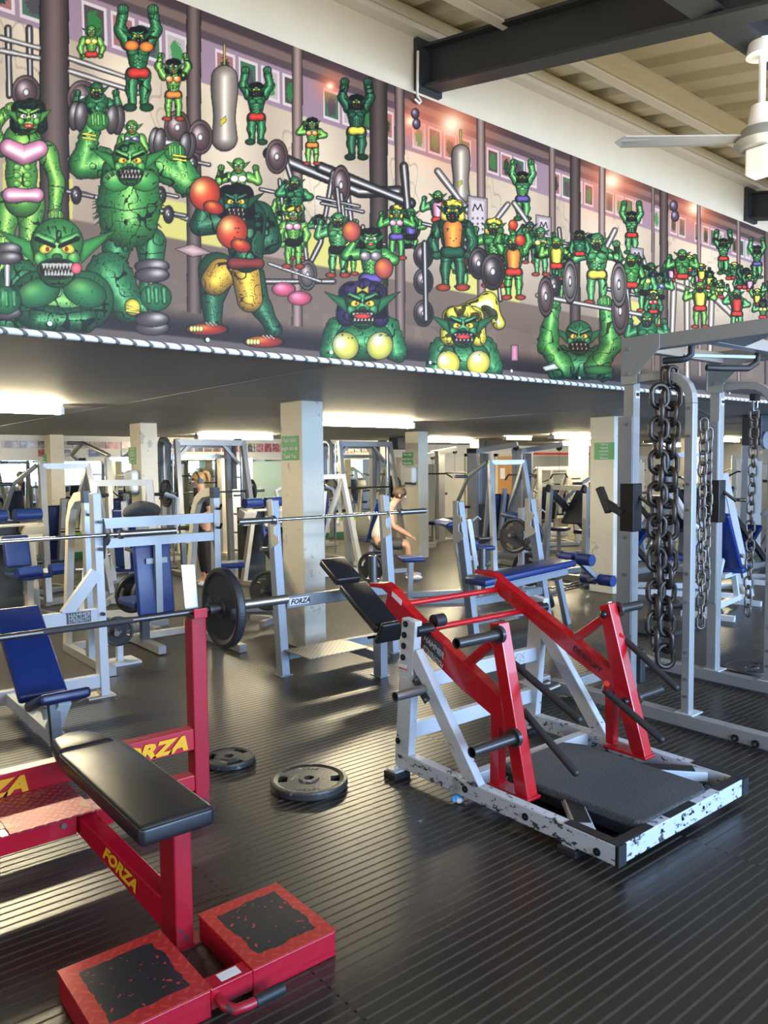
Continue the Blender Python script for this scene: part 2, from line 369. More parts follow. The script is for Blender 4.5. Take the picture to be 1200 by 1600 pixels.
# low grey ceiling under the mezzanine, its front edge below the mural
cm = MB(); cm.box(XE0, XE1, YM + 0.02, YF2, ZC, ZC + 0.14); struct('ceiling', cm, CEIL)
# wall above the mezzanine edge: cream band above the mural
wm = MB(); wm.box(XE0, XE1, YM + 0.03, YM + 0.25, ZC + 0.14, 4.75); struct('wall_mezzanine', wm, CREAMW)
# ceiling joints of the low ceiling
tj = MB()
for xx in (2.7, 7.3, 11.9, 16.5): tj.box(xx, xx + 0.006, YM + 0.1, YF, ZC - 0.003, ZC + 0.001)
struct('trim_1', tj, mat('ceiling_joint', (0.15, 0.15, 0.14), 0.6))
# sloping sheet roof of the lean-to, falling away from the wall
SL = 0.2157; ZR = 4.36
def roofz(y): return ZR - SL * (YM + 0.03 - y)
rf = MB(); x = XE0; prof = []
while x < XE1:
    prof += [(x, 0.0), (x + 0.17, 0.0), (x + 0.20, 0.045), (x + 0.30, 0.045)]; x += 0.33
vs = [(px, YM + 0.03, roofz(YM + 0.03) + dz) for px, dz in prof] + [(px, YB - 0.3, roofz(YB - 0.3) + dz) for px, dz in prof]; n = len(prof)
rf.add(vs, [(i, i + 1, n + i + 1, n + i) for i in range(n - 1)])
struct('ceiling_lean_to', rf, SHEET)
gt = MB(); gt.box(XE0, XE1, YM - 0.05, YM + 0.03, 4.24, 4.30)
gt.cyl((XE0, YM - 0.07, 4.30), (XE1, YM - 0.07, 4.30), 0.03, n=10); struct('trim_2', gt, PURL)
# outer wall behind the camera, with a long band of windows, and end walls
ow = MB(); ow.box(XE0, XE1, YB - 0.15, YB, 0, 0.95); ow.box(XE0, XE1, YB - 0.15, YB, 2.75, 3.0)
for i in range(9):
    x0 = XE0 + i * 4.0; ow.box(x0 - 0.12, x0 + 0.12, YB - 0.15, YB, 0.95, 2.75)
struct('wall_outer', ow, WALLW)
for i in range(8):
    x0 = XE0 + 0.12 + i * 4.0; w = MB()
    for a in (x0, x0 + 1.25, x0 + 2.5, x0 + 3.7): w.box(a, a + 0.06, YB - 0.10, YB - 0.05, 0.95, 2.75)
    w.box(x0, x0 + 3.76, YB - 0.10, YB - 0.05, 0.95, 1.0); w.box(x0, x0 + 3.76, YB - 0.10, YB - 0.05, 2.70, 2.75)
    struct('window_%d' % (i + 1), w, WHITE2)
wl = MB(); wl.box(XE0 - 0.15, XE0, YM, YF2, 0, 2.5); wl.box(XE0 - 0.15, XE0, YB, YM, 0, 0.9); wl.box(XE0 - 0.15, XE0, YB, YM, 3.2, 4.9)
struct('wall_left', wl, WALLW)
wr = MB(); wr.box(XE1, XE1 + 0.15, YB, YF2, 0, 4.9); struct('wall_right', wr, WALLW)
# far wall with mirror band below and the recess beyond on the right
wf = MB(); wf.box(XE0, XS, YF, YF + 0.15, 0, ZC); wf.box(XS - 0.15, XS, YF + 0.15, YF2, 0, ZC); struct('wall_far', wf, WALLW)
w2 = MB(); w2.box(XS, XE1, YF2, YF2 + 0.15, 0, ZC); struct('wall_recess', w2, WALLW)
bb = MB(); bb.box(XE0, XS, YF - 0.02, YF, 0, 0.12); struct('baseboard_far', bb, DKGREEN)
for i in range(9):
    x0 = XE0 + 0.3 + i * 2.0; m = MB(); m.box(x0, x0 + 1.92, YF - 0.025, YF - 0.008, 0.55, 1.83)
    o = m.build('wall_mirror', MIRROR); tag(o, 'tall mirror panel fixed along the far wall under the photographs', 'mirror', 'mirror panels of the far wall')
g = MB(); g.box(XE0, XS, YF - 0.05, YF, 0.42, 0.53); tag(g.build('green_rail', GREENB), 'bright green strip running below the far wall mirrors', 'rail')

# ------------------------------------------------------------ steel of the lean-to roof
def ibeam(mb, a, b, h, w, side):
    a, b = Vector(a), Vector(b); d = (b - a).normalized(); side = Vector(side).normalized(); up = d.cross(side)
    if up.z < 0: up = -up
    for k in (1, -1): mb.bar(a + up * k * (h / 2 - 0.008), b + up * k * (h / 2 - 0.008), w, 0.016, side)
    mb.bar(a, b, 0.012, h - 0.03, side)
def rafter(x, k):
    m = MB(); y0, y1 = YM + 0.02, YB
    ibeam(m, (x, y0, roofz(y0) - 0.28), (x, y1, roofz(y1) - 0.28), 0.24, 0.13, (1, 0, 0))
    m.box(x - 0.10, x + 0.10, YM - 0.005, YM + 0.03, 3.93, 4.23)
    r = tag(m.build('trim_%d' % k, BEAMB), kind='structure'); return r
rafter(3.27, 3); rafter(7.35, 4); rafter(-0.9, 5); rafter(11.5, 6)
pl = MB()
for yy in (2.95, 1.5, 0.0, -1.5, -3.0):
    zt = roofz(yy) - 0.005
    pl.bar((XE0, yy, zt - 0.09), (XE1, yy, zt - 0.09), 0.012, 0.17, (0, 1, 0))
    pl.bar((XE0, yy - 0.03, zt - 0.17), (XE1, yy - 0.03, zt - 0.17), 0.06, 0.012, (0, 1, 0))
    pl.bar((XE0, yy - 0.03, zt - 0.01), (XE1, yy - 0.03, zt - 0.01), 0.06, 0.012, (0, 1, 0))
struct('trim_7', pl, PURL)
# ============================================================ THE PRINTED MURAL BANNER
# a flat printed sheet hung on the mezzanine front; the print is the colour of the sheet's fine grid of points
def build_mural():
    xs = [-1.5]
    while xs[-1] < 13.5:
        x = xs[-1]
        xs.append(x + (0.02 if x < 0.6 else 0.0032 if x < 2.2 else 0.0045 if x < 4 else 0.0065 if x < 8.0 else 0.03))
    xs = np.array(xs); nv = 420
    zs = np.linspace(ZMB, ZMT, nv)
    GX, GZ = np.meshgrid(xs, zs)                       # rows = z, cols = x
    # drawing coordinates of the print: the artist's sheet, laid out along the banner
    P = np.stack([GX, np.full_like(GX, YM), GZ - CAM_H], -1)
    kf = P @ np.array(_f[:]); PX = 600 + F * (P @ np.array(_R[:])) / kf; PY = 800 - F * (P @ np.array(_U[:])) / kf
    V = (GZ - ZMB) / (ZMT - ZMB)
    rng = np.random.RandomState(5)
    def noise(sc, seed):
        r = np.random.RandomState(seed); g = r.rand(64, 64)
        u = (PX / sc) % 63; v = (PY / sc) % 63; iu = u.astype(int); iv = v.astype(int); fu = u - iu; fv = v - iv
        fu = fu * fu * (3 - 2 * fu); fv = fv * fv * (3 - 2 * fv)
        return (g[iv, iu] * (1 - fu) + g[iv, iu + 1] * fu) * (1 - fv) + (g[iv + 1, iu] * (1 - fu) + g[iv + 1, iu + 1] * fu) * fv
    N1 = noise(5, 1); N2 = noise(13, 2); N3 = noise(60, 3); N0 = noise(2.6, 4)
    img = np.zeros(GX.shape + (3,)); 
    def C(r, g, b): return np.array([r, g, b]) / 255.0
    def ss(a, b, t): t = np.clip((t - a) / (b - a), 0, 1); return t * t * (3 - 2 * t)
    def lay(mask, col, sl=slice(None)):
        v = img[:, sl]; m = mask[..., None] if mask.ndim == 2 else mask
        v[...] = v * (1 - m) + col * m
    # wall, wainscot, floor, dark strip at the foot, purple frieze and dark roof pipes on top
    pan = np.clip((PX + 40 * V) % 150 / 150, 0, 1)
    wall = C(146, 122, 106) + (C(204, 180, 154) - C(146, 122, 106)) * ss(0.25, 0.6, V)[..., None] * (0.75 + 0.25 * np.cos((pan - 0.5) * 5))[..., None]
    img[...] = wall
    img *= (0.93 + 0.14 * N3)[..., None]
    fz = 0.40 + 0.0 * V
    lay(ss(0.425, 0.415, V) * ss(0.30, 0.31, V) * (np.sin(PX / 37.0) > 0.1), C(196, 180, 92))
    lay(ss(0.315, 0.305, V), C(108, 88, 76)); lay(ss(0.30, 0.1, V) * (N3 > 0.55) * 0.5, C(84, 66, 62)); lay(ss(0.30, 0.12, V) * (N2 > 0.75) * 0.25, C(140, 108, 92))
    lay(ss(0.12, 0.05, V), C(34, 26, 30)); lay(ss(0.028, 0.02, V), C(92, 78, 76))
    lay(ss(0.785, 0.79, V), C(142, 112, 128)); lay(ss(0.915, 0.92, V), C(78, 60, 66)); lay(ss(0.94, 0.945, V), C(112, 86, 80)); lay(ss(0.965, 0.975, V), C(62, 46, 50))
    # faint decorations drawn on the back wall
    for k in range(16):
        cx = 0.9 + k * 0.72; a = np.arctan2(V - 0.62, (GX - cx) * 1.4); rr = np.hypot((GX - cx) * 1.5, V - 0.62)
        lay((np.abs(rr - 0.16 - 0.03 * np.sin(7 * a + k)) < 0.006) * 0.35, C(120, 96, 92)); lay((np.abs(rr - 0.10 - 0.03 * np.sin(5 * a)) < 0.005) * 0.3, C(120, 96, 92))
    # row of little pictures under the frieze
    for k in range(110):
        cx = -1.3 + k * 0.128
        if k % 5 == 4: continue
        w = (np.abs(GX - cx) < 0.055) & (np.abs(V - 0.853) < 0.050); lay(w.astype(float), C(196, 176, 178))
        w = (np.abs(GX - cx) < 0.043) & (np.abs(V - 0.853) < 0.041); lay(w.astype(float), C(*[(70, 60, 60), (170, 150, 150), (60, 96, 70), (150, 90, 90)][(k * 7) % 4]))
        e = np.hypot((GX - cx) / 0.028, (V - 0.85) / 0.03) < 0.8 + 0.5 * N0; lay(e.astype(float), C(*[(40, 110, 50), (30, 60, 40), (70, 60, 70), (60, 130, 70)][k % 4]))
    # glowing lamps in the print
    for gx, gy, r in ((705, 195, 75), (955, 283, 62), (1085, 326, 50), (640, 190, 30), (515, 135, 26)):
        g = np.exp(-((PX - gx) ** 2 + (PY - gy) ** 2) / (2 * (r * 0.55) ** 2)); lay(g * 0.75, C(236, 112, 70)); lay(np.exp(-((PX - gx) ** 2 + (PY - gy) ** 2) / (2 * (r * 0.16) ** 2)), C(255, 216, 180))
    # printed columns
    def column(x0, x1, tone=1.0):
        t = (PX - x0) / (x1 - x0); m = ((t > 0) & (t < 1) & (V > 0.1)).astype(float)
        sh = 0.55 + 0.75 * np.sin(np.clip(t, 0, 1) * math.pi) ** 1.5
        lay(m, C(86, 68, 64) * tone * sh[..., None]); lay(((np.abs(t) < 0.03) | (np.abs(t - 1) < 0.03)).astype(float) * (V > 0.1), C(30, 22, 24))
    for x0, x1, tn in ((62, 106, 0.95), (291, 313, 1.0), (456, 472, 1.4), (577, 604, 0.75), (616, 631, 1.2), (744, 757, 1.4), (857, 867, 1.3), (890, 906, 0.8), (935, 945, 1.5), (1017, 1022, 1.2), (1030, 1043, 0.85), (1088, 1094, 1.4), (1150, 1156, 1.3), (1193, 1203, 0.9), (1250, 1262, 1), (1330, 1345, 0.9)): column(x0, x1, tn)
    # ---- drawing tools (in the print's own layout)
    colpx = PX[nv // 2]
    def span(a, b):
        i = np.searchsorted(colpx, a - 4); j = np.searchsorted(colpx, b + 4); return slice(max(0, i), max(i + 1, j))
    def chain(pts, col, hi=None, ow=1.3, tex=0.0, fur=0.0, dark=0.45):
        x0 = min(p[0] - p[2] for p in pts); x1 = max(p[0] + p[2] for p in pts); sl = span(x0 - 3, x1 + 3)
        X = PX[:, sl]; Y = PY[:, sl]
        if X.shape[1] == 0: return
        best = np.full(X.shape, 1e9); rad = np.ones(X.shape); off = np.zeros(X.shape)
        segs = list(zip(pts[:-1], pts[1:])) if len(pts) > 1 else [(pts[0], pts[0])]
        for (ax, ay, ar), (bx, by, br) in segs:
            dx, dy = bx - ax, by - ay; L2 = dx * dx + dy * dy + 1e-9
            t = np.clip(((X - ax) * dx + (Y - ay) * dy) / L2, 0, 1); r = ar + (br - ar) * t
            # swelling muscle along the limb
            r = r * (1 + 0.10 * np.sin(t * math.pi * 2 + 0.6)) if L2 > (2 * ar) ** 2 else r
            qx = X - ax - dx * t; qy = Y - ay - dy * t; d = np.hypot(qx, qy) - r
            m = d < best; best = np.where(m, d, best); rad = np.where(m, r, rad); off = np.where(m, (qx * 0.45 - qy * 0.6) / np.maximum(r, 1), off)
        if fur: best = best + (N1[:, sl] - 0.5) * fur * 2
        inner = np.clip(-best / rad, 0, 1)
        sh = np.clip(dark + 0.75 * inner ** 0.6 + 0.28 * off, 0.12, 1.25)
        c = col * sh[..., None]
        if hi is not None: c = c + (hi - col) * (np.clip((inner - 0.45) * 1.9 + off * 0.5, 0, 1) ** 1.5)[..., None]
        if tex:
            st = (np.abs(N2[:, sl] - 0.5) < 0.028 * tex + 0.05 * tex * (N3[:, sl] > 0.6)) | (np.abs(N1[:, sl] - 0.45) < 0.03 * tex) & (N2[:, sl] > 0.62); st = st.astype(float) * (inner > 0.12); c = c * (1 - 0.75 * st[..., None])
            st = (N0[:, sl] > 0.90).astype(float) * (inner > 0.2); c = c * (1 - 0.5 * st[..., None])
        lay(ss(ow, ow - 0.9, best), C(8, 12, 10), sl); lay(ss(0.1, -0.9, best), c, sl)
    def poly(pts, col, ow=1.1, hi=None):
        xsn = [p[0] for p in pts]; sl = span(min(xsn) - 2, max(xsn) + 2); X = PX[:, sl]; Y = PY[:, sl]
        ins = np.zeros(X.shape, bool); dist = np.full(X.shape, 1e9); n = len(pts)
        for i in range(n):
            (ax, ay), (bx, by) = pts[i], pts[(i + 1) % n]
            c = ((ay > Y) != (by > Y)) & (X < (bx - ax) * (Y - ay) / (by - ay + 1e-9) + ax); ins ^= c
            dx, dy = bx - ax, by - ay; t = np.clip(((X - ax) * dx + (Y - ay) * dy) / (dx * dx + dy * dy + 1e-9), 0, 1)
            dist = np.minimum(dist, np.hypot(X - ax - dx * t, Y - ay - dy * t))
        sd = np.where(ins, -dist, dist); c = col * np.clip(0.7 + 0.06 * dist, 0, 1.1)[..., None]
        if hi is not None: c = c + (hi - col) * np.clip((dist - 3) / 8, 0, 1)[..., None]
        lay(ss(ow, ow - 0.8, sd), C(8, 8, 8), sl); lay(ss(0.2, -0.6, sd), c, sl)
    def ell(x, y, rx, ry, col, ow=0.0, ang=0.0, hi=None):
        sl = span(x - max(rx, ry) - 3, x + max(rx, ry) + 3); X = PX[:, sl] - x; Y = PY[:, sl] - y; ca, sa = math.cos(ang), math.sin(ang)
        u = (X * ca + Y * sa) / rx; v = (-X * sa + Y * ca) / ry; q = np.hypot(u, v); sd = (q - 1) * min(rx, ry)
        c = col * np.clip(1.15 - 0.5 * q * q, 0, 1.2)[..., None]
        if hi is not None: c = c + (hi - col) * (np.exp(-((u + 0.3) ** 2 + (v + 0.35) ** 2) * 5))[..., None]
        if ow: lay(ss(ow, ow - 0.8, sd), C(8, 10, 8), sl)
        lay(ss(0.3, -0.6, sd), c, sl)
    G = [C(48, 128, 56), C(34, 102, 58), C(78, 150, 58), C(26, 76, 52), C(58, 134, 72)]
    H = [C(140, 190, 96), C(92, 164, 104), C(172, 200, 92), C(74, 128, 90), C(140, 190, 120)]
    BLK = C(14, 14, 16); PINK = C(214, 128, 160); REDC = C(196, 44, 34); YEL = C(226, 200, 60); ORG = C(226, 120, 44); WHT = C(226, 222, 205); PUR = C(92, 70, 150)
    def face(x, y, r, g=0, hair=None, ears=1.0, mouth=1, big=False, tail=0):
        if hair is not None: chain([(x - r * .75, y + r * .5, r * .45), (x - r * .5, y - r * .5, r * .6), (x + r * .5, y - r * .55, r * .6), (x + r * .8, y + r * .6, r * .42)], hair, tex=2)
        if ears:
            for s in (-1, 1): poly([(x + s * r * .7, y - r * .3), (x + s * r * (1.1 + .75 * ears), y - r * (.35 + .35 * ears)), (x + s * r * .75, y + r * .35)], G[g], 1.0)
        chain([(x, y - r * .25, r * .82), (x, y + r * .5, r * .60)], G[g], H[g], ow=1.3, tex=0.7 if r > 10 else 0)
        if hair is not None: chain([(x - r * .6, y - r * .75, r * .3), (x + r * .1, y - r * .95, r * .32), (x + r * .65, y - r * .6, r * .28)], hair, tex=2)
        if r > 12:
            for s in (-1, 1):
                ell(x + s * r * .5, y + r * .22, r * .2, r * .26, G[g] * 1.1, ow=.9, ang=s * .4, hi=H[g]); chain([(x + s * r * .15, y - r * .34, r * .10), (x + s * r * .6, y - r * .50, r * .12)], G[g] * 1.1, H[g], ow=1.0)
                chain([(x + s * r * .2, y + r * .25, r * .03), (x + s * r * .62, y + r * .5, r * .03), (x + s * r * .5, y + r * .85, r * .03)], BLK, ow=.2)
            for k in range(3): chain([(x - r * .3 + k * r * .25, y - r * .80, r * .025), (x - r * .22 + k * r * .25, y - r * .6, r * .025)], BLK, ow=.1)
            chain([(x - r * .2, y + r * .98, r * .03), (x + r * .2, y + r * .98, r * .03)], BLK, ow=.1)
        if r < 5:
            ell(x, y + r * .35, r * .4, r * .2, BLK); return
        for s in (-1, 1):
            ell(x + s * r * .34, y - r * .12, r * .22, r * .15, YEL if mouth == 1 else WHT, ow=1.0, ang=s * .35); ell(x + s * r * .30, y - r * .10, max(.7, r * .07), max(.8, r * .08), C(150, 30, 10) if mouth == 1 else BLK)
            chain([(x + s * r * .08, y - r * .18, r * .06), (x + s * r * .62, y - r * .42, r * .09)], BLK, ow=.3)
        ell(x, y + r * .14, r * .16, r * .11, G[g] * .7, ow=.8)
        if mouth == 1:
            w = r * .55; ell(x, y + r * .52, w * 1.15, r * .34, G[g] * .62, ow=.9); ell(x, y + r * .52, w, r * .28, C(40, 12, 14), ow=.8); n = max(3, int(r / 5.5))
            for k in range(n):
                tx = x - w * .75 + w * 1.5 * k / (n - 1)
                poly([(tx - w * .13, y + r * .34), (tx + w * .13, y + r * .34), (tx, y + r * .56)], WHT, .3); poly([(tx - w * .02, y + r * .74), (tx + w * .2, y + r * .72), (tx + w * .1, y + r * .5)], WHT, .3)
        else:
            ell(x, y + r * .52, r * .34, r * .15, REDC, ow=.7); ell(x, y + r * .52, r * .2, r * .03, WHT)
    def torso(x, y, w, h, g, belly=False, fur=0.0):
        chain([(x, y, w), (x, y + h * .55, w * .78), (x, y + h, w * (1.1 if belly else .55))], G[g], H[g], tex=1.0, fur=fur)
        for s in (-1, 1): ell(x + s * w * .42, y + h * .10, w * .44, w * .27, G[g] * .98, ow=.9, ang=s * .25, hi=G[g] * .6 + H[g] * .4)
        if not belly:
            for k in range(3):
                for s in (-1, 1): ell(x + s * w * .2, y + h * (.42 + .17 * k), w * .17, h * .07, G[g] * 1.1, ow=.6, hi=H[g])
    def limb(pts, g=0, fur=0.0): chain(pts, G[g], H[g], tex=0.9, fur=fur)
    def fist(x, y, r, g=0):
        ell(x, y, r, r * .9, G[g], ow=1.2, hi=H[g])
        for k in range(3): chain([(x - r * .5 + k * r * .5, y - r * .5, r * .18), (x - r * .45 + k * r * .5, y + r * .3, r * .16)], G[g], H[g], ow=.6)
    def dumbbell(x, y, r, L, ang=0.0):
        ca, sa = math.cos(ang), math.sin(ang); chain([(x - ca * L, y - sa * L, r * .22), (x + ca * L, y + sa * L, r * .22)], C(150, 140, 140), C(220, 215, 215))
        for s in (-1, 1):
            for q in (1.0, .72): ell(x + s * ca * L * q, y + s * sa * L * q, r * .45, r, C(74, 62, 64), ow=1.2, ang=ang, hi=C(180, 170, 170))
    def disc(x, y, rx, ry, col=C(104, 74, 76)):
        ell(x, y, rx, ry, col, ow=1.4, hi=C(190, 150, 150)); ell(x, y, rx * .78, ry * .78, col * .8, ow=1.0, hi=C(200, 170, 170)); ell(x, y, rx * .2, ry * .2, C(190, 185, 185), ow=1)
    def bag(x, y, w, h):
        chain([(x, y - h * .55 - 45 * h / 130, 1.5), (x, y - h * .5, 1.5)], C(170, 150, 60), ow=.8); chain([(x, y - h * .42, w), (x, y + h * .45, w)], C(140, 122, 112), C(200, 186, 170)); 
        poly([(x - w * .4, y + h * .2), (x + w * .1, y + h * .12), (x + w * .2, y + h * .2), (x - w * .3, y + h * .28)], YEL, .5)
    def barx(pts, w, col=C(120, 108, 106)): chain([(a, b, w) for a, b in pts], col, C(214, 206, 200), ow=1.0)
    def hang(x, y, s, g=3, trunk=REDC, hair=BLK):
        """a small creature hanging by both hands"""
        for q in (-1, 1):
            limb([(x + q * s * .9, y - s * 1.9, s * .28), (x + q * s * 1.1, y - s * .9, s * .34), (x + q * s * .6, y - s * .05, s * .42)], g); fist(x + q * s * .9, y - s * 2.1, s * .33, g)
            limb([(x + q * s * .32, y + s * 1.8, s * .42), (x + q * s * .42, y + s * 2.7, s * .34), (x + q * s * .35, y + s * 3.5, s * .24)], g); ell(x + q * s * .5, y + s * 3.8, s * .4, s * .25, G[g] * .6, ow=1)
        torso(x, y + s * .35, s * .72, s * 1.2, g); chain([(x - s * .35, y + s * 1.75, s * .3), (x + s * .35, y + s * 1.75, s * .3)], trunk)
        face(x, y - s * .45, s * .52, g, hair)
    def stand(x, y, s, g=0, top=None, hair=None, fem=False, arms='down', shorts=REDC, legs=True):
        """a standing creature; x, y = chest"""
        if legs:
            for q in (-1, 1): limb([(x + q * s * .36, y + s * 1.7, s * .40), (x + q * s * .48, y + s * 2.7, s * .30), (x + q * s * .45, y + s * 3.7, s * .2)], g); ell(x + q * s * .6, y + s * 3.9, s * .42, s * .22, C(150, 50, 30), ow=1)
        A = {'down': [(-1.0, .1, -1.25, 1.0, -1.0, 1.9), (1.0, .1, 1.25, 1.0, 1.0, 1.9)], 'flex': [(-1, .1, -1.7, .5, -1.5, -.7), (1, .1, 1.7, .5, 1.5, -.7)], 'up': [(-1, 0, -1.4, -.9, -1.1, -1.9), (1, 0, 1.4, -.9, 1.1, -1.9)], 'press': [(-1, .1, -1.6, .2, -.9, -.9), (1, .1, 1.5, .5, .5, .8)]}[arms]
        for a in A: limb([(x + a[0] * s * .85, y + a[1] * s, s * .38), (x + a[2] * s, y + a[3] * s, s * .32), (x + a[4] * s, y + a[5] * s, s * .22)], g); fist(x + a[4] * s, y + a[5] * s, s * .28, g)
        torso(x, y + s * .1, s * (.7 if fem else .9), s * 1.5, g)
        if top is not None:
            if fem:
                for q in (-1, 1): ell(x + q * s * .34, y + s * .25, s * .36, s * .30, top, ow=1, hi=WHT)
            else: chain([(x, y + s * .2, s * .62), (x, y + s * 1.2, s * .5)], top, top * 1.2)
        chain([(x - s * .38, y + s * 1.72, s * .32), (x + s * .38, y + s * 1.72, s * .32)], shorts)
        face(x, y - s * .85, s * .62, g, hair, ears=.7, mouth=2 if fem else 1)
    # ---- the crowd, far row first
    rng2 = random.Random(3)
    for k in range(46):      # small distant ones towards the right
        x = 1050 + k * 9.5 + rng2.uniform(-3, 3); s = 9 - 2 * rng2.random(); y = 430 + (x - 1050) * 0.16 + rng2.uniform(-26, 30)
        stand(x, y, s, rng2.randrange(5), [None, REDC, YEL, PINK][rng2.randrange(4)], [None, YEL, BLK][rng2.randrange(3)], rng2.random() < .4, rng2.choice(['down', 'flex', 'up']), legs=False)
    for x, y, s, tr in ((400, 150, 19, REDC), (556, 170, 20, YEL), (815, 285, 15, PUR), (986, 345, 13, REDC), (1129, 385, 11, REDC), (1182, 395, 10, PUR), (1255, 412, 10, REDC)):
        hang(x, y, s, 3 if x == 556 else 4 if x > 700 else 1, tr)
    bag(350, 168, 19, 108); bag(719, 272, 13, 76)
    for x, y in ((648, 178), (1052, 322)): ell(x, y, 6, 8, C(70, 54, 74), ow=1, hi=C(170, 150, 180)); ell(x + 2, y + 16, 6, 8, C(70, 54, 74), ow=1, hi=C(170, 150, 180)); 
    # racks and machines drawn behind the crowd
    for q in (12, 45): barx([(q, 45), (q + 2, 150)], 5, C(60, 52, 56))
    for a, b in (((108, 92), (215, 128)), ((108, 112), (215, 146)), ((0, 60), (60, 76)), ((0, 80), (60, 92)), ((112, 300), (160, 312)), ((255, 330), (290, 342))): barx([a, b], 4)
    for pts, w, c in (([(420, 240), (560, 300), (620, 300)], 9, C(44, 38, 42)), ([(500, 262), (640, 318)], 8, C(40, 34, 38)), ([(440, 230), (470, 330), (480, 420)], 4, C(70, 60, 66)), ([(520, 270), (500, 380), (470, 440)], 4, C(70, 60, 66)), ([(400, 440), (520, 440)], 4, C(70, 60, 62)), ([(540, 290), (555, 400)], 4, C(80, 66, 72)), ([(630, 260), (636, 330)], 6, C(54, 44, 48)), ([(683, 268), (730, 330)], 5, None), ([(792, 320), (752, 372)], 4, None), ([(802, 318), (840, 372)], 4, None), ([(960, 360), (930, 420)], 4, None), ([(905, 365), (888, 410)], 3, None), ([(1002, 400), (1016, 440)], 3, None)):
        barx(pts, w, c if c is not None else C(120, 108, 106))
    for x, y, w, h in ((745, 340, 15, 34), (848, 365, 12, 29), (927, 390, 11, 26), (994, 408, 10, 22)):   # notice boards with an M
        poly([(x - w, y - h), (x + w, y - h * .86), (x + w, y + h), (x - w, y + h * .9)], C(176, 156, 160)); chain([(x - w * .5, y - h * .3, 1), (x - w * .3, y - h * .6, 1), (x, y - h * .35, 1), (x + w * .3, y - h * .6, 1), (x + w * .5, y - h * .3, 1)], BLK, ow=.3)
        for r_ in range(3):
            for c_ in range(3): ell(x - w * .5 + c_ * w * .5, y + h * (.05 + .25 * r_), 1.8, 2.2, C(90, 76, 84))
    barx([(1072, 440), (1072, 620)], 4, C(150, 128, 112)); barx([(1050, 445), (1120, 470), (1150, 500)], 5, C(150, 128, 112)); barx([(1052, 445), (1048, 560)], 4, C(150, 128, 112)); barx([(1110, 470), (1104, 610)], 4, C(150, 128, 112))
    for x, y, rx, ry in ((40, 145, 22, 26), (128, 155, 24, 28), (276, 200, 20, 26), (312, 215, 19, 26), (432, 245, 17, 26), (532, 290, 14, 30), ): disc(x, y, rx, ry)
    # crowd filling the gaps between the bigger ones: backs, arms, plates and bars
    rg = random.Random(21)
    for k in range(34):
        x = rg.uniform(420, 1040); base = 300 + (x - 420) * 0.17; y = base + rg.uniform(-14, 60); s = rg.uniform(9, 14)
        q = rg.random()
        if q < 0.55: stand(x, y, s, rg.randrange(5), [None, None, REDC, YEL, PINK, PUR][rg.randrange(6)], [None, None, YEL, BLK][rg.randrange(4)], rg.random() < .3, rg.choice(['down', 'flex', 'up', 'press']), BLK, legs=rg.random() < .5)
        elif q < 0.8: disc(x, y + 20, s * .8, s * 1.4, C(60, 52, 54))
        else: barx([(x - 30, y), (x + 34, y + 14)], 2.6, C(60, 52, 56)); barx([(x, y - 14), (x + 8, y + 60)], 3, C(70, 60, 62))
    for x, y in ((120, 250), (118, 300), (250, 300), (262, 330), (300, 250)): barx([(x - 14, y), (x + 26, y + 8)], 3, C(74, 64, 66)); disc(x, y + 6, 8, 13, C(66, 56, 60))
    # middle row
    hang(215, 70, 26, 1, REDC); ell(205, 72, 11, 8, ORG, ow=1); ell(228, 74, 11, 8, ORG, ow=1)
    stand(142, 62, 14, 2, YEL, None, True, 'down', legs=False)
    stand(270, 120, 17, 2, ORG, BLK, True, 'up', ORG)
    stand(487, 205, 13, 2, ORG, BLK, True, 'press', ORG)
    stand(150, 160, 20, 1, None, None, False, 'flex', legs=False); stand(205, 215, 17, 2, PUR, None, True, 'down', legs=False)
    stand(372, 275, 18, 2, WHT, None, True, 'flex', legs=False); stand(460, 300, 16, 1, None, None, False, 'press', legs=False)
    stand(527, 360, 18, 4, None, None, False, 'flex', BLK); stand(618, 345, 15, 0, PINK, YEL, True, 'flex', PUR)
    stand(683, 320, 14, 4, PINK, None, False, 'flex', legs=False); stand(770, 372, 19, 0, None, YEL, False, 'flex', REDC); stand(800, 395, 18, 0, ORG, None, False, 'up', REDC); ell(800, 352, 7, 8, REDC, ow=1, hi=ORG); ell(811, 376, 8, 9, REDC, ow=1, hi=ORG)
    stand(868, 392, 14, 2, YEL, None, False, 'flex', legs=False); stand(932, 395, 20, 4, None, None, False, 'flex', YEL); stand(985, 420, 15, 0, None, None, False, 'down', legs=False); stand(905, 378, 11, 1, None, BLK, False, 'down', legs=False)
    stand(1065, 410, 13, 0, None, None, False, 'flex', legs=False); stand(1092, 460, 13, 2, YEL, None, False, 'flex'); stand(1020, 470, 10, 1, REDC, YEL, True, 'down', REDC); stand(1150, 470, 12, 4, REDC, None, False, 'press'); stand(1010, 515, 18, 1, None, None, False, 'flex', legs=False)
    disc(480, 430, 14, 23, C(110, 96, 98)); barx([(420, 412), (500, 440)], 2.2)
    stand(458, 350, 17, 2, PINK, YEL, True, 'down', BLK)
    ell(443, 452, 18, 11, C(186, 70, 96), ow=1, hi=PINK); ell(468, 466, 18, 11, C(186, 70, 96), ow=1, hi=PINK)
    # the wiry one in an orange vest by the column, dumbbell tree
    for y in (400, 440, 490): disc(660, y, 15, 20, C(60, 54, 56)); 
    barx([(662, 380), (664, 500)], 4, C(60, 54, 56))
    stand(706, 352, 25, 3, ORG, YEL, False, 'down', G[3]); disc(746, 412, 15, 24, C(60, 50, 52)); disc(768, 425, 18, 28, C(60, 50, 52))
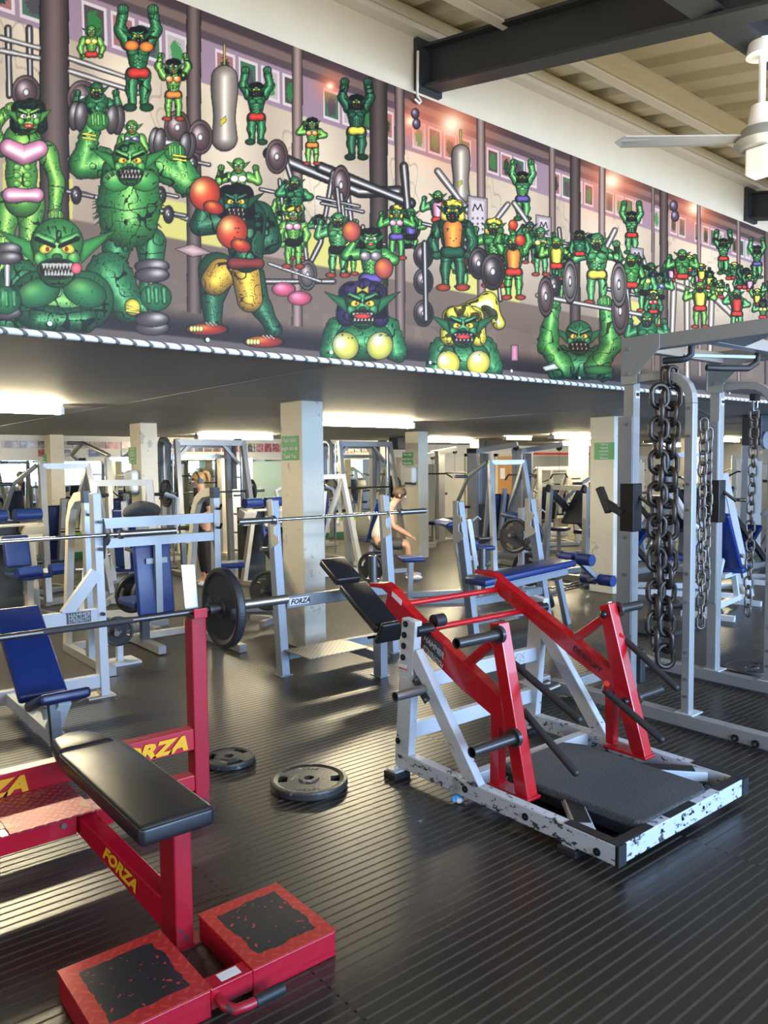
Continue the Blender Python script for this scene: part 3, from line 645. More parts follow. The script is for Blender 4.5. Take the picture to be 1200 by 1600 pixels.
    stand(578, 395, 24, 0, C(120, 100, 110), BLK, True, 'press', PUR); ell(548, 362, 14, 16, C(176, 70, 60), ow=1.4, hi=ORG); ell(598, 420, 14, 16, C(176, 70, 60), ow=1.4, hi=ORG)
    # tall girl in pink on the left, her neighbour with the round belly
    for q in (-1, 1): limb([(30 + q * 17, 320, 21), (24 + q * 20, 380, 16), (20 + q * 20, 430, 12)], 2)
    limb([(72, 238, 15), (88, 285, 12), (84, 335, 10)], 2); fist(86, 338, 12, 2); limb([(0, 232, 14), (-14, 200, 12), (8, 178, 9)], 2); fist(18, 172, 12, 2)
    chain([(34, 222, 30), (32, 262, 22), (34, 312, 27)], G[2], H[2], tex=.8)
    chain([(12, 232, 14), (36, 244, 16), (60, 234, 14)], PINK, WHT); chain([(14, 306, 11), (56, 306, 11)], PINK, WHT)
    for k in range(3): 
        for s in (-1, 1): ell(34 + s * 8, 262 + k * 13, 6, 5, G[2] * 1.1, ow=.7, hi=H[2])
    face(44, 185, 24, 2, G[3] * .5, .5, 2)
    for q in (-1, 1): limb([(208 + q * 26, 380, 24), (206 + q * 30, 420, 17), (200 + q * 26, 460, 13)], 1)
    limb([(158, 255, 24), (128, 260, 20), (140, 205, 16)], 0, 2.0); limb([(248, 258, 24), (290, 285, 22), (272, 235, 15)], 0, 2.0)
    dumbbell(150, 185, 22, 34, .1); dumbbell(268, 225, 20, 28, .15); fist(152, 190, 17, 0); fist(272, 238, 16, 0)
    chain([(202, 275, 44), (200, 320, 50), (200, 342, 46)], G[0], H[0], tex=.8, fur=2.5)
    for s in (-1, 1): ell(203 + s * 22, 283, 22, 17, G[0] * 1.08, ow=1, hi=H[0])
    ell(195, 348, 3, 5, BLK); face(202, 255, 33, 0, None, 1.0, 1)
    # boxer with red gloves
    limb([(338, 425, 30), (330, 470, 18), (332, 505, 13)], 3); limb([(388, 435, 26), (405, 475, 16), (428, 515, 12)], 3); ell(322, 515, 32, 9, C(150, 36, 26), ow=1.4, hi=ORG); ell(412, 534, 30, 9, C(150, 36, 26), ow=1.4, hi=ORG)
    chain([(345, 428, 24), (335, 440, 22)], C(196, 142, 40), YEL, tex=1); chain([(384, 430, 22), (390, 468, 20)], C(196, 142, 40), YEL, tex=1)
    limb([(402, 340, 26), (418, 375, 22), (380, 385, 16)], 3); limb([(345, 345, 20), (312, 352, 17), (318, 330, 13)], 3)
    chain([(382, 345, 34), (384, 400, 26)], G[3], H[1], tex=1.3); chain([(362, 412, 8), (404, 412, 8)], C(120, 40, 34))
    face(368, 318, 25, 3, BLK, .9, 1)
    for x, y in ((319, 303), (362, 362)): ell(x, y, 24, 26, C(196, 52, 30), ow=1.6, hi=C(255, 190, 110)); ell(x + 14, y + 22, 16, 10, C(170, 40, 30), ow=1.2, ang=.3, hi=ORG)
    # foreground row at the foot of the banner
    limb([(30, 440, 34), (10, 500, 26)], 1, 2); limb([(168, 430, 36), (198, 480, 26), (230, 480, 18)], 1, 2.5)
    chain([(60, 470, 46), (130, 470, 46)], G[1], H[0], tex=1.0); chain([(60, 500, 20), (130, 500, 20)], G[1] * .8, H[1], tex=1)
    for s in (-1, 1): ell(95 + s * 36, 458, 34, 22, G[1] * 1.05, ow=1.2, ang=s * .3, hi=G[0] * .5 + H[0] * .5)
    face(88, 395, 50, 0, None, 1.0, 1, True); ell(118, 420, 8, 9, C(226, 90, 100), ow=1)
    dumbbell(236, 465, 26, 48, math.pi / 2); fist(242, 465, 24, 1); dumbbell(10, 440, 22, 50, math.pi / 2); fist(8, 470, 24, 1); chain([(205, 480, 12), (206, 482, 12)], YEL)
    for (x, y, r, hair, g, sh) in ((565, 478, 33, C(44, 34, 80), 1, C(200, 190, 70)), (722, 512, 29, YEL, 1, YEL), (904, 528, 25, None, 1, None)):
        limb([(x - r * 1.1, y + r * 1.2, r * .7), (x - r * 1.5, y + r * 2.2, r * .5)], g, 2); limb([(x + r * 1.1, y + r * 1.2, r * .7), (x + r * 1.6, y + r * 2.2, r * .5)], g, 2)
        chain([(x - r * .4, y + r * 1.7, r * .9), (x + r * .5, y + r * 1.7, r * .9)], G[g], H[g], tex=1)
        if sh is not None:
            for s in (-1, 1): ell(x + s * r * .8, y + r * 1.9, r * .6, r * .65, sh, ow=1.2, ang=s * .4, hi=WHT)
        if hair is YEL: chain([(x + r * .3, y - r * .9, r * .4), (x + r * 1.3, y - r * 1.4, r * .5), (x + r * 1.9, y - r * .2, r * .3)], YEL, WHT, tex=2)
        face(x, y, r, g, hair, .9, 1)
        if sh is not None: ell(x, y + r * .5, r * .42, r * .12, C(200, 50, 50), ow=.8)
    poly([(556, 447), (565, 453), (574, 447), (574, 459), (565, 454), (556, 459)], YEL)
    # barbell lifted overhead in front
    for q in (-1, 1): limb([(904 + q * 26, 575, 17), (904 + q * 50, 540, 16), (904 + q * 42, 480, 11)], 0, 1.5); fist(904 + q * 40, 472, 11, 0)
    barx([(838, 462), (1000, 492)], 3.4); disc(851, 464, 12, 30); disc(968, 486, 13, 36); disc(890, 440, 11, 33, C(130, 116, 112)); disc(966, 445, 12, 34, C(130, 116, 112))
    poly([(796, 540), (806, 540), (806, 564), (796, 564)], PINK); poly([(272, 390), (300, 382), (330, 396), (300, 402)], C(180, 140, 140)); poly([(845, 574), (865, 568), (872, 576), (850, 580)], WHT)
    ell(935, 578, 22, 7, G[0] * .8, ow=1)
    rs = random.Random(12)
    for cx, cy, wx, wy, n in ((200, 335, 38, 30, 26), (95, 470, 60, 20, 14), (385, 360, 26, 40, 20), (706, 380, 20, 30, 12), (565, 520, 40, 10, 14), (722, 545, 34, 10, 10)):
        for k in range(n): ell(cx + rs.uniform(-wx, wx), cy + rs.uniform(-wy, wy), rs.uniform(.8, 2.2), rs.uniform(.8, 1.8), C(16, 60, 26))
    for k in range(40):   # ragged fur strokes round the big belly
        a = rs.uniform(0, 2 * math.pi); bx, by = 200 + 50 * math.cos(a), 325 + 58 * math.sin(a); chain([(bx, by, 1.6), (bx + 7 * math.cos(a), by + 8 * math.sin(a) + 2, .5)], G[0] * .6, ow=.5)
    for x, y in ((139, 212), (280, 245), (206, 482)):
        for k in range(2): chain([(x - 10, y + k * 6 - 2, 1.6), (x + 9, y + k * 6 + 1, 1.6)], YEL, ow=.7)
    for x, y in ((322, 510), (412, 530)):
        for k in range(4): ell(x - 24 + k * 5, y + 4, 3.2, 4.5, C(220, 205, 110), ow=.8)
        for k in range(3): chain([(x - 2 + k * 6, y - 6, .8), (x + 4 + k * 6, y - 1, .8)], WHT, ow=.2)
    for x, y in ((178, 345), (205, 352)): chain([(x, y, .8), (x + 16, y + 3, .8)], BLK, ow=.1)
    chain([(150, 322, .9), (198, 330, .9), (246, 322, .9)], BLK, ow=.2); chain([(95, 445, .9), (95, 485, .9)], BLK, ow=.2); chain([(50, 484, 1), (95, 492, 1), (140, 484, 1)], BLK, ow=.2)
    # ---- the sheet itself
    gy = img.mean(-1, keepdims=True); img = gy + (img - gy) * 0.88; img = img * np.array([1.0, 0.99, 0.94]); img2 = np.clip(img, 0, 1); lin = np.where(img2 <= .04045, img2 / 12.92, ((img2 + .055) / 1.055) ** 2.4)
    nx = len(xs); co = np.empty((nv, nx, 3), np.float32); co[..., 0] = GX; co[..., 1] = YM; co[..., 2] = GZ
    co[..., 1] -= 0.006 * (1 + np.sin(GX * 2.1)) * (1 - V) + 0.004 * np.sin(GX * 5.0) * (1 - V)      # slight sag of the sheet
    me = bpy.data.meshes.new('printed_sheet'); nf = (nv - 1) * (nx - 1)
    me.vertices.add(nv * nx); me.vertices.foreach_set('co', co.ravel())
    idx = np.arange(nv * nx, dtype=np.int32).reshape(nv, nx)
    q = np.stack([idx[:-1, :-1], idx[:-1, 1:], idx[1:, 1:], idx[1:, :-1]], -1).reshape(-1)
    me.loops.add(nf * 4); me.loops.foreach_set('vertex_index', q)
    me.polygons.add(nf); me.polygons.foreach_set('loop_start', np.arange(nf, dtype=np.int32) * 4)
    try: me.polygons.foreach_set('loop_total', np.full(nf, 4, np.int32))
    except Exception: pass
    me.update(calc_edges=True)
    ca = me.color_attributes.new('print', 'FLOAT_COLOR', 'POINT')
    ca.data.foreach_set('color', np.concatenate([lin, np.ones(lin.shape[:2] + (1,))], -1).astype(np.float32).ravel())
    m, N, L, b = nodes_of('mural_print'); a = N.new('ShaderNodeVertexColor'); a.layer_name = 'print'; L.new(a.outputs[0], b.inputs['Base Color']); b.inputs['Roughness'].default_value = 0.55; b.inputs['Specular IOR Level'].default_value = 0.25
    me.materials.append(m)
    return me
root = thing('mural_banner', 'long printed mural banner of green muscle creatures in a gym, hung on the mezzanine front', 'banner', (0, YM, ZMB))
o = bpy.data.objects.new('printed_sheet', build_mural()); COL.objects.link(o); o.parent = root; o.location = (0, -YM - 0.004, -ZMB)
hm = MB(); hm.cyl((-1.5, YM - 0.022, ZMB - 0.012), (13.5, YM - 0.022, ZMB - 0.012), 0.016, n=8)
ropem = mat('white_lacing_rope', (0.70, 0.69, 0.66), 0.6)
m_, N_, L_, b_ = ropem, ropem.node_tree.nodes, ropem.node_tree.links, ropem.node_tree.nodes['Principled BSDF']
tc = N_.new('ShaderNodeTexCoord'); wv = N_.new('ShaderNodeTexWave'); wv.inputs['Scale'].default_value = 8.0; wv.bands_direction = 'DIAGONAL'
L_.new(tc.outputs['Object'], wv.inputs['Vector']); rp = N_.new('ShaderNodeValToRGB'); rp.color_ramp.elements[0].position = .12; rp.color_ramp.elements[1].position = .2
rp.color_ramp.elements[0].color = (.12, .12, .12, 1); rp.color_ramp.elements[1].color = (.72, .71, .68, 1); L_.new(wv.outputs[0], rp.inputs[0]); L_.new(rp.outputs[0], b_.inputs['Base Color'])
hm.build('lacing_rope', ropem, root)
for k in range(20):
    ey = MB(); x = -1.2 + k * 0.74; ey.cyl((x, YM - 0.026, ZMB + 0.035), (x, YM - 0.018, ZMB + 0.035), 0.010, n=10)
    ey.build('eyelet', DISPW, root)
# ============================================================ COLUMNS, TUBE LIGHTS, SIGNS
def column(k, x, y, wx=0.24, wy=0.37):
    m = MB(); m.box(x, x + wx, y, y + wy, 0, ZC); o = m.build('trim_%d' % k, COLUMN, None, bevel=0.012, seg=2); return tag(o, kind='structure')
COLS = [(3.87, 5.93), (8.53, 5.83), (4.02, 10.08), (9.26, 10.40), (4.10, 14.40), (-0.7, 5.9), (-0.6, 10.2), (13.4, 5.85), (13.9, 10.3), (18.3, 5.85), (18.5, 10.3)]
for i, (x, y) in enumerate(COLS): column(10 + i, x, y)
def tube_light(x, y, label, L=1.5, group='tube lights under the low ceiling'):
    r = thing('tube_light', label, 'light', (x + L / 2, y, ZC), 0, group)
    m = MB(); m.box(x - 0.03, x + L + 0.03, y - 0.035, y + 0.035, ZC - 0.05, ZC - 0.001); m.build('housing', DISPW, r)
    for s in (-1, 1):
        m = MB(); m.cyl((x, y + s * 0.055, ZC - 0.075), (x + L, y + s * 0.055, ZC - 0.075), 0.019, n=10); m.build('tube', TUBE, r)
    m = None
    for xx in (x - 0.03, x + L): MB().box(xx, xx + 0.03, y - 0.075, y + 0.075, ZC - 0.10, ZC - 0.03).build('end_cap', DISPW, r)
TL = [(5.47, 8.0, 'right of the near column'), (6.2, 12.9, 'between the two left columns, over the standing person'), (11.6, 12.9, 'just right of the middle column'),
      (0.72, 7.5, 'at the left edge of the ceiling'), (12.5, 10.0, 'against the right column'), (18.0, 9.7, 'far right, seen between the rack posts'),
      (17.4, 13.6, 'far, left of the column behind the rack'), (0.9, 12.9, 'far left, near the photographs'), (22.0, 13.6, 'deep in the far right of the hall'), (22.5, 9.8, 'far right behind the chains')]
for x, y, t in TL: tube_light(x, y, 'lit fluorescent tube under the grey ceiling, ' + t)
# one unlit batten and a smoke alarm
r = thing('ceiling_batten', 'small unlit cream batten on the grey ceiling beyond the bright tubes', 'light', (12.6, 11.0, ZC))
MB().box(12.2, 13.0, 10.95, 11.05, ZC - 0.10, ZC - 0.03).build('cover', CREAMF, r); MB().box(12.15, 13.05, 10.97, 11.03, ZC - 0.035, ZC - 0.001).build('base', DISPW, r)

# green notices on the columns: a column's left face is the plane X = x, its front face the plane Y = y
def sign_x(px0, py0, px1, py1, X, lines, label, size=None):
    a = at(px0, py0, X=X); b = at(px1, py1, X=X); y0, y1 = a.y, b.y; z1, z0 = a.z, b.z
    r = thing('green_sign', label, 'sign', (X, (y0 + y1) / 2, z0), 0, 'green notices on the columns')
    m = MB(); m.box(X - 0.006, X - 0.001, min(y0, y1), max(y0, y1), z0, z1); m.build('panel', GREENS, r)
    h = z1 - z0; n = len(lines); s = h / (n * 1.25)
    for i, t in enumerate(lines):
        text(t, s, (X - 0.007, (y0 + y1) / 2, z1 - h * (i + 0.75) / n), (0, -1, 0), (0, 0, 1), WHITEL, r, align='CENTER', sx=0.82 if len(t) < 13 else 0.66, bold=0.0)
A3 = ['Please replace', 'weights after use.', 'Thank You.']; T5 = ['T-shirt or', 'training vest', 'to be worn', 'at all times.', 'Thank you.']
sign_x(441, 682, 467, 719, 3.87, A3, 'green weights notice on the big near column')
sign_x(929, 692, 960, 718, 8.53, T5, 'green five-line clothing notice on the right column')
sign_x(629, 707, 646, 727, 9.26, A3, 'green notice on the middle far column beside the tube light')
sign_x(201, 699, 213, 725, 4.02, T5, 'green notice on the second column from the left')
sign_x(66, 710, 73, 731, 4.10, T5, 'smallest green notice, on the leftmost column')
# soap and towel dispensers
def dispenser(x, y, z, label):
    r = thing('towel_dispenser', label, 'dispenser', (x, y, z), 0, 'white dispensers on the columns')
    m = MB(); m.box(x - 0.13, x, y - 0.13, y + 0.13, z, z + 0.30); m.build('housing', DISPW, r, bevel=0.05, seg=3)
    m = MB(); m.box(x - 0.125, x - 0.01, y - 0.10, y + 0.10, z - 0.02, z + 0.02); m.build('outlet', BLACKV, r, bevel=0.01)
dispenser(4.02, 10.25, 1.36, 'white towel dispenser on the second column from the left'); dispenser(9.26, 10.55, 1.36, 'white towel dispenser on the middle far column')
dispenser(13.4, 6.05, 1.36, 'white towel dispenser on the column behind the right one')

# ============================================================ RED LEVER DEADLIFT MACHINE
XL, XR, ZB = 2.665, 3.77, 0.09
dm = thing('deadlift_machine', 'white framed lever deadlift machine with red arms and a grey carpet platform', 'exercise machine', (3.2, 2.5, 0))
SF = []
for xc in (XL + 0.0275, XR - 0.0275):
    f = MB(); f.bar((xc, 3.20, ZB), (xc, 1.80, ZB), 0.055, 0.088); f.bar((xc, 3.155, 0.06), (xc, 3.085, 0.875), 0.0525, 0.11, (1, 0, 0))
    f.bar((xc, 3.06, 0.70), (xc, 2.60, 0.10), 0.050, 0.085, (1, 0, 0)); SF.append(f.build('side_frame', WHITE, dm, bevel=0.006))
f = MB(); f.bar((XL, 1.815, ZB), (XR, 1.815, ZB), 0.05, 0.085); f.build('front_rail', WHITE, dm, bevel=0.004)
f = MB(); f.bar((XL, 3.11, 0.52), (XR, 3.11, 0.52), 0.05, 0.085); f.build('upper_cross_rail', WHITE2, dm, bevel=0.005)
f = MB(); f.bar((XL, 3.15, 0.245), (XR, 3.15, 0.245), 0.05, 0.085); f.build('lower_cross_rail', WHITE2, dm, bevel=0.005)
f = MB(); f.bar((XL, 2.73, ZB - 0.005), (XR, 2.73, ZB - 0.005), 0.06, 0.075); f.build('floor_cross_rail', WHITE2, dm, bevel=0.005)
for s, xa, xb in ((1, XL + 0.05, 3.05), (-1, XR - 0.05, 3.40)):
    a = Vector((xa, 1.98, 0.098)); b = Vector((xb, 2.35, 0.098)); m = MB().bar(a, b, 0.085, 0.05); m.build('brace', WHITE2, dm, bevel=0.004)
    a2 = a.lerp(b, 0.12); b2 = a.lerp(b, 0.75); m = MB().bar(a2 + Vector((0, 0, 0.027)), b2 + Vector((0, 0, 0.027)), 0.07, 0.004); m.build('grip_tape', RUBBER, dm)
for xx in (XL + 0.33, XL + 0.50, XL + 0.68): MB().cyl((xx, 1.7905, 0.10), (xx, 1.786, 0.10), 0.008, n=10).build('hole', BOLT, dm)
for x0, x1 in ((XL + 0.03, XL + 0.27), (XL + 0.40, XL + 0.62), (XR - 0.27, XR - 0.03)):
    m = MB(); m.box(x0, x1, 1.792, 1.838, 0.1325, 0.136); m.build('grip_tape', RUBBER, dm)
for xx in (XL + 0.002, XR - 0.053):
    m = MB(); m.box(xx, xx + 0.05, 1.80, 2.06, 0.134, 0.1375); m.build('grip_tape', RUBBER, dm)
    m = MB(); m.box(xx - 0.002, xx + 0.053, 1.783, 1.80, 0.046, 0.134); m.build('end_cap', RUBBER, dm)
pf = MB(); px_ = [(2.88, 2.43), (2.90, 1.86), (2.93, 1.83), (3.44, 1.83), (3.50, 1.88), (3.50, 2.56), (3.44, 2.67), (2.95, 2.67)]
pf.prism([(x, y, 0.105) for x, y in px_], (0, 0, 0.042)); pf.build('platform', CARPET, dm, bevel=0.012, seg=3)
MB().box(2.93, 3.46, 1.86, 2.62, 0.045, 0.104).build('platform_box', BADGE, dm)
for x, y in ((XL - 0.01, 3.17), (XL + 0.05, 2.04), (XR - 0.03, 3.17), (XR - 0.03, 2.04)):
    m = MB(); m.box(x - 0.06, x + 0.05, y - 0.05, y + 0.05, 0.0, 0.035); m.build('foot', RUBBER, dm, bevel=0.006)
    m = MB(); m.box(x - 0.045, x + 0.035, y - 0.035, y + 0.035, 0.035, 0.047); m.cyl((x - 0.01, y, 0.047), (x - 0.01, y, 0.062), 0.011, n=6); m.build('foot_plate', WHITE2, dm)
def boltx(px, py, X, r=0.017, m=BOLT, name='bolt', par=None):
    c = at(px, py, X=X); q = MB(); q.cyl((X + 0.002, c.y, c.z), (X - 0.006, c.y, c.z), r, n=16); q.cyl((X - 0.006, c.y, c.z), (X - 0.014, c.y, c.z), r * 0.55, r * 0.45, n=6); return q.build(name, m, par or dm)
for px, py in ((634, 975), (632, 992), (631, 1009), (630, 1027), (622, 1157), (727, 1233), (821, 1276), (933, 1331)): boltx(px, py, XL, par=SF[0])
XA, XB, TH = 2.765, 3.585, 0.072
LEG, ARM = [], []
def arm_side(X, leg, rleg, arm, post, braceab, plate, name):
    o = []
    m = MB(); m.prism([at(*p, X=X) for p in leg], (TH, 0, 0)); LEG.append(m.build('lever_leg', RED2, dm, bevel=0.005))
    m = MB(); m.prism([at(*p, X=X + 0.01) for p in rleg], (TH - 0.02, 0, 0)); m.build('lever_leg', RED2, dm, bevel=0.004)
    m = MB(); m.prism([at(*p, X=X + 0.004) for p in arm], (TH - 0.008, 0, 0)); ARM.append(m.build('lever_arm', RED2, dm, bevel=0.005))
    a, b = at(*braceab[0], X=X + 0.03), at(*braceab[1], X=X + 0.03); MB().bar(a, b, 0.04, 0.045, (1, 0, 0)).build('gusset', RED2, dm, bevel=0.003)
    b0, b1 = at(*post[0], X=X + 0.036), at(*post[1], X=X + 0.036); b1.y = b0.y; q = MB(); q.cyl(b0, b1, 0.026, n=20, hole=0.02); q.cyl(b0, b0 + Vector((0, 0, 0.02)), 0.036, n=20); q.build('weight_post', DARKST, dm)
    a, b = at(*plate[0], X=X), at(*plate[1], X=X); zf = at(*leg[2], X=X).z; m = MB(); m.box(X - 0.012, X + TH + 0.012, at(*leg[2], X=X).y - 0.01, at(*rleg[3], X=X).y + 0.01, zf - 0.012, zf + 0.002); m.build('foot_plate', RED2, dm, bevel=0.003)
arm_side(XA, [(764, 974), (780, 974), (825, 1249), (805, 1243)], [(766, 1110), (781, 1118), (779, 1231), (765, 1226)],
         [(577, 910), (600, 911), (613, 921), (632, 947), (652, 968), (783, 1090), (790, 1150), (768, 1118), (720, 1077), (648, 1003), (601, 945), (605, 928), (596, 920), (577, 917)],
         [(583, 909), (583, 868)], [(724, 1043), (771, 1003)], [(765, 1232), (834, 1258)], 'left')
arm_side(XB, [(936, 946), (951, 943), (1008, 1184), (986, 1176), (958, 1080)], [(944, 1060), (958, 1075), (958, 1164), (946, 1160)],
         [(741, 890), (757, 892), (772, 897), (785, 909), (812, 930), (958, 1049), (968, 1090), (941, 1064), (891, 1025), (825, 967), (781, 932), (771, 917), (776, 905), (757, 900), (741, 896)],
         [(754, 889), (755, 857)], [(894, 1002), (943, 967)], [(942, 1166), (1014, 1188)], 'right')
# cross tubes between the arms
for px, py in ((632, 944), (668, 983)):
    a = at(px, py, X=XA + TH); MB().cyl(a, (XB + 0.02, a.y, a.z), 0.017, n=16).build('cross_tube', RED2, dm)
# pivots and horns
for px, py, s in ((655, 985, 0),):
    c = at(px, py, X=XL + 0.05); MB().cyl((XL + 0.02, c.y, c.z), (XA + 0.03, c.y, c.z), 0.035, n=18).build('pivot', BOLT, dm); MB().cyl((XB + 0.04, c.y, c.z), (XR - 0.02, c.y, c.z), 0.035, n=18).build('pivot', BOLT, dm)
    q = MB(); q.cyl((XA + TH, c.y + 0.02, c.z + 0.03), (XA + TH + 0.07, c.y + 0.02, c.z + 0.03), 0.036, n=18); q.build('bumper', RUBBER, dm)
def horn(a, pend, X, par, r=0.026, sgn=-1, mt=DARKST, fl=True):
    c = at(*a, X=X); e = at(*pend, Y=c.y); q = MB(); q.cyl((X, c.y, c.z), (e.x, c.y, c.z), r, n=20, hole=r * 0.78)
    if fl: q.cyl((X, c.y, c.z), (X + sgn * 0.022, c.y, c.z), r * 1.7, n=20)
    q.build('weight_horn', mt, par)
horn((781, 991), (713, 997), XA, LEG[0]); horn((806, 1152), (737, 1166), XA, LEG[0])
horn((962, 953), (999, 943), XB + TH, LEG[1], sgn=1); horn((990, 1091), (1031, 1079), XB + TH, LEG[1], sgn=1)
horn((662, 1077), (617, 1088), XL, SF[0], fl=False, mt=STEEL)
a = at(648, 1060, X=XL - 0.002); b = at(668, 1096, X=XL - 0.002); MB().bar(a, b, 0.008, 0.05, (1, 0, 0)).build('horn_plate', BADGE, dm)
for px, py in ((651, 1062), (666, 1093)): boltx(px, py, XL - 0.006, 0.011, STEEL, par=SF[0])
for px, py in ((943, 960), (977, 1096)): c = at(px, py, X=XB - 0.012); MB().ball(c, 0.022).build('knob', BOLT, dm)
# hand grips
for (sx, sy), (gx, gy), (ex, ey), X in (((793, 1033), (803, 1037), (904, 1124), XA + TH + 0.06), ((808, 1104), (817, 1110), (899, 1207), XA + TH + 0.06), ((966, 992), (975, 998), (1056, 1074), XB + TH + 0.01), ((948, 1068), (944, 1078), (1033, 1155), XB - 0.07)):
    s, g, e = at(sx, sy, X=X - 0.05), at(gx, gy, X=X), at(ex, ey, X=X)
    e.z = max(e.z, 0.15)
    pr_ = LEG[0] if X < 3.2 else LEG[1]
    MB().path([s, g.lerp(s, 0.3), g, g.lerp(e, 0.04)], 0.016, n=12).build('handle_stub', RED2, pr_)
    q = MB(); q.cyl(g, e, 0.0185, n=16); q.ball(e, 0.0185); q.build('hand_grip', RUBBER, pr_)
# writing
def on_x(s, size, p0, p1, X, m, par, **k):
    a, b = at(*p0, X=X), at(*p1, X=X); d = b - a; up = Vector((0, -d.z, d.y)) if d.y < 0 else Vector((0, d.z, -d.y))
    if up.z < 0: up = -up
    return text(s, size, a, d, up, m, par, **k)
on_x('DEADLIFT', 0.042, (894, 1014), (926, 1042), XB + 0.002, BLACKL, ARM[1], sx=1.15, bold=0.0008)
a, b, c, d = [at(*p, X=XA + 0.002) for p in ((664, 985), (691, 1010), (689, 1038), (660, 1008))]
MB().prism([a, b, c, d], (-0.004, 0, 0)).build('badge', BADGE, ARM[0])
on_x('HAMMER', 0.043, (661.5, 999), (688, 1025), XA - 0.003, GREYL, ARM[0], sx=0.98, bold=0.001); on_x('STRENGTH', 0.043, (660, 1014), (686, 1041), XA - 0.003, GREYL, ARM[0], sx=0.80, bold=0.001)
def sticker_x(pts, X, par, m=STICKER, name='sticker'): return MB().prism([at(*p, X=X) for p in pts], (-0.0015, 0, 0)).build(name, m, par)
sticker_x([(613, 924), (628, 938), (627, 946), (612, 931)], XA + 0.002, dm)
sticker_x([(622, 1036), (636, 1040), (635, 1049), (622, 1045)], XL, dm); on_x('HEAVY USE', 0.014, (623, 1044), (636, 1048), XL - 0.003, MATS['red_banner'], dm)
def face_y(px0, py0, px1, py1, Y, m, par, name='sticker'):
    a, b = at(px0, py0, Y=Y), at(px1, py1, Y=Y); return MB().box(a.x, b.x, Y - 0.0015, Y, b.z, a.z).build(name, m, par)
a = at(787, 985, X=XA + 0.05); 
for (px, py), X0 in (((788, 988), XA), ((954, 953), XB)):
    a = at(px, py, X=X0 + 0.042); d = Vector((0, a.y * 0 - 0.16, -1)).normalized(); n_ = Vector((0, -1, 0.16)).normalized()
    MB().obox(a, (0.014, 0, 0), d * 0.045, n_ * 0.004).build('sticker', STICKER, dm)
q = MB(); q.box(3.42, 3.60, 3.11 - 0.027, 3.11 - 0.0255, 0.49, 0.55); q.build('sticker', mat('printed_label', (0.5, 0.5, 0.5), 0.5, chip=(0.2, 0.2, 0.2), chip_amt=0.2, chip_scale=60), dm)
# blue packet lying under the frame
bp_ = thing('crumpled_packet', 'small crumpled blue and white packet on the floor under the machine frame', 'litter', at(716, 1250, z=0)[:])
q = MB(); c = at(716, 1247, z=0.02); rr = random.Random(4); q.ball(c, 0.035, n=10, sc=(1.1, .8, .55)); q.v = [v + Vector((rr.uniform(-.006, .006), rr.uniform(-.006, .006), rr.uniform(0, .006))) for v in q.v]; q.build('wrapper', BOTTLE, bp_, smooth=False)
q = MB(); q.ball(c + Vector((-0.01, -0.02, -0.002)), 0.022, n=8, sc=(1, .6, .7)); q.build('white_end', DISPW, bp_, smooth=False)
# ============================================================ WEIGHT PLATES
def disc_plate(name, R, th, rb, style, material, loc=(0, 0, 0)):
    """a plate lying flat in local coordinates, centred on its axis, with hand holes cut through"""
    m = MB(); n = 48
    holes = []
    if style == 'two': holes = [(0.68 * R, 0.0, 0.17 * R, 0.10 * R), (0.68 * R, math.pi, 0.17 * R, 0.10 * R)]
    if style == 'three': holes = [(0.66 * R, a, 0.20 * R, 0.11 * R) for a in (0.5, 0.5 + 2.094, 0.5 + 4.188)]
    return m, holes
def plate_mesh(R=0.205, th=0.045, hub=0.027, holes='two'):
    bm = bmesh.new()
    na, rings = 72, [hub, hub * 1.9, hub * 2.05, R * 0.42, R * 0.56, R * 0.80, R * 0.90, R * 0.98, R]
    hz = [th / 2, th / 2, th * 0.34, th * 0.34, th * 0.34, th * 0.34, th / 2, th / 2 * 0.92, th / 2 * 0.55]
    def hole(i, j):
        if j != 4: return False      # the ring band that carries the hand holes
        a = 2 * math.pi * (i + 0.5) / na
        if holes == 'two': return min(abs((a - q + math.pi) % (2 * math.pi) - math.pi) for q in (0, math.pi)) < 0.24
        if holes == 'three': return min(abs((a - q + math.pi) % (2 * math.pi) - math.pi) for q in (0.5, 2.594, 4.688)) < 0.42
        return False
    V = {}
    for s in (1, -1):
        for j, (r, z) in enumerate(zip(rings, hz)):
            for i in range(na):
                a = 2 * math.pi * i / na; V[s, i, j] = bm.verts.new((r * math.cos(a), r * math.sin(a), s * z))
    nr = len(rings)
    for s in (1, -1):
        for j in range(nr - 1):
            for i in range(na):
                if hole(i, j): continue
                q = [V[s, i, j], V[s, (i + 1) % na, j], V[s, (i + 1) % na, j + 1], V[s, i, j + 1]]
                bm.faces.new(q if s < 0 else q[::-1])
    for i in range(na):
        k = (i + 1) % na
        bm.faces.new([V[1, i, nr - 1], V[1, k, nr - 1], V[-1, k, nr - 1], V[-1, i, nr - 1]][::-1])
        bm.faces.new([V[1, i, 0], V[1, k, 0], V[-1, k, 0], V[-1, i, 0]])
        for j in (4,):
            if hole(i, j):
                bm.faces.new([V[1, i, j], V[1, k, j], V[-1, k, j], V[-1, i, j]][::-1]); bm.faces.new([V[1, i, j + 1], V[1, k, j + 1], V[-1, k, j + 1], V[-1, i, j + 1]])
                if not hole((i - 1) % na, j): bm.faces.new([V[1, i, j], V[1, i, j + 1], V[-1, i, j + 1], V[-1, i, j]])
                if not hole(k, j): bm.faces.new([V[1, k, j], V[1, k, j + 1], V[-1, k, j + 1], V[-1, k, j]][::-1])
    bmesh.ops.recalc_face_normals(bm, faces=bm.faces[:])
    me = bpy.data.meshes.new('weight_plate'); bm.to_mesh(me); bm.free()
    for p in me.polygons: p.use_smooth = False
    return me
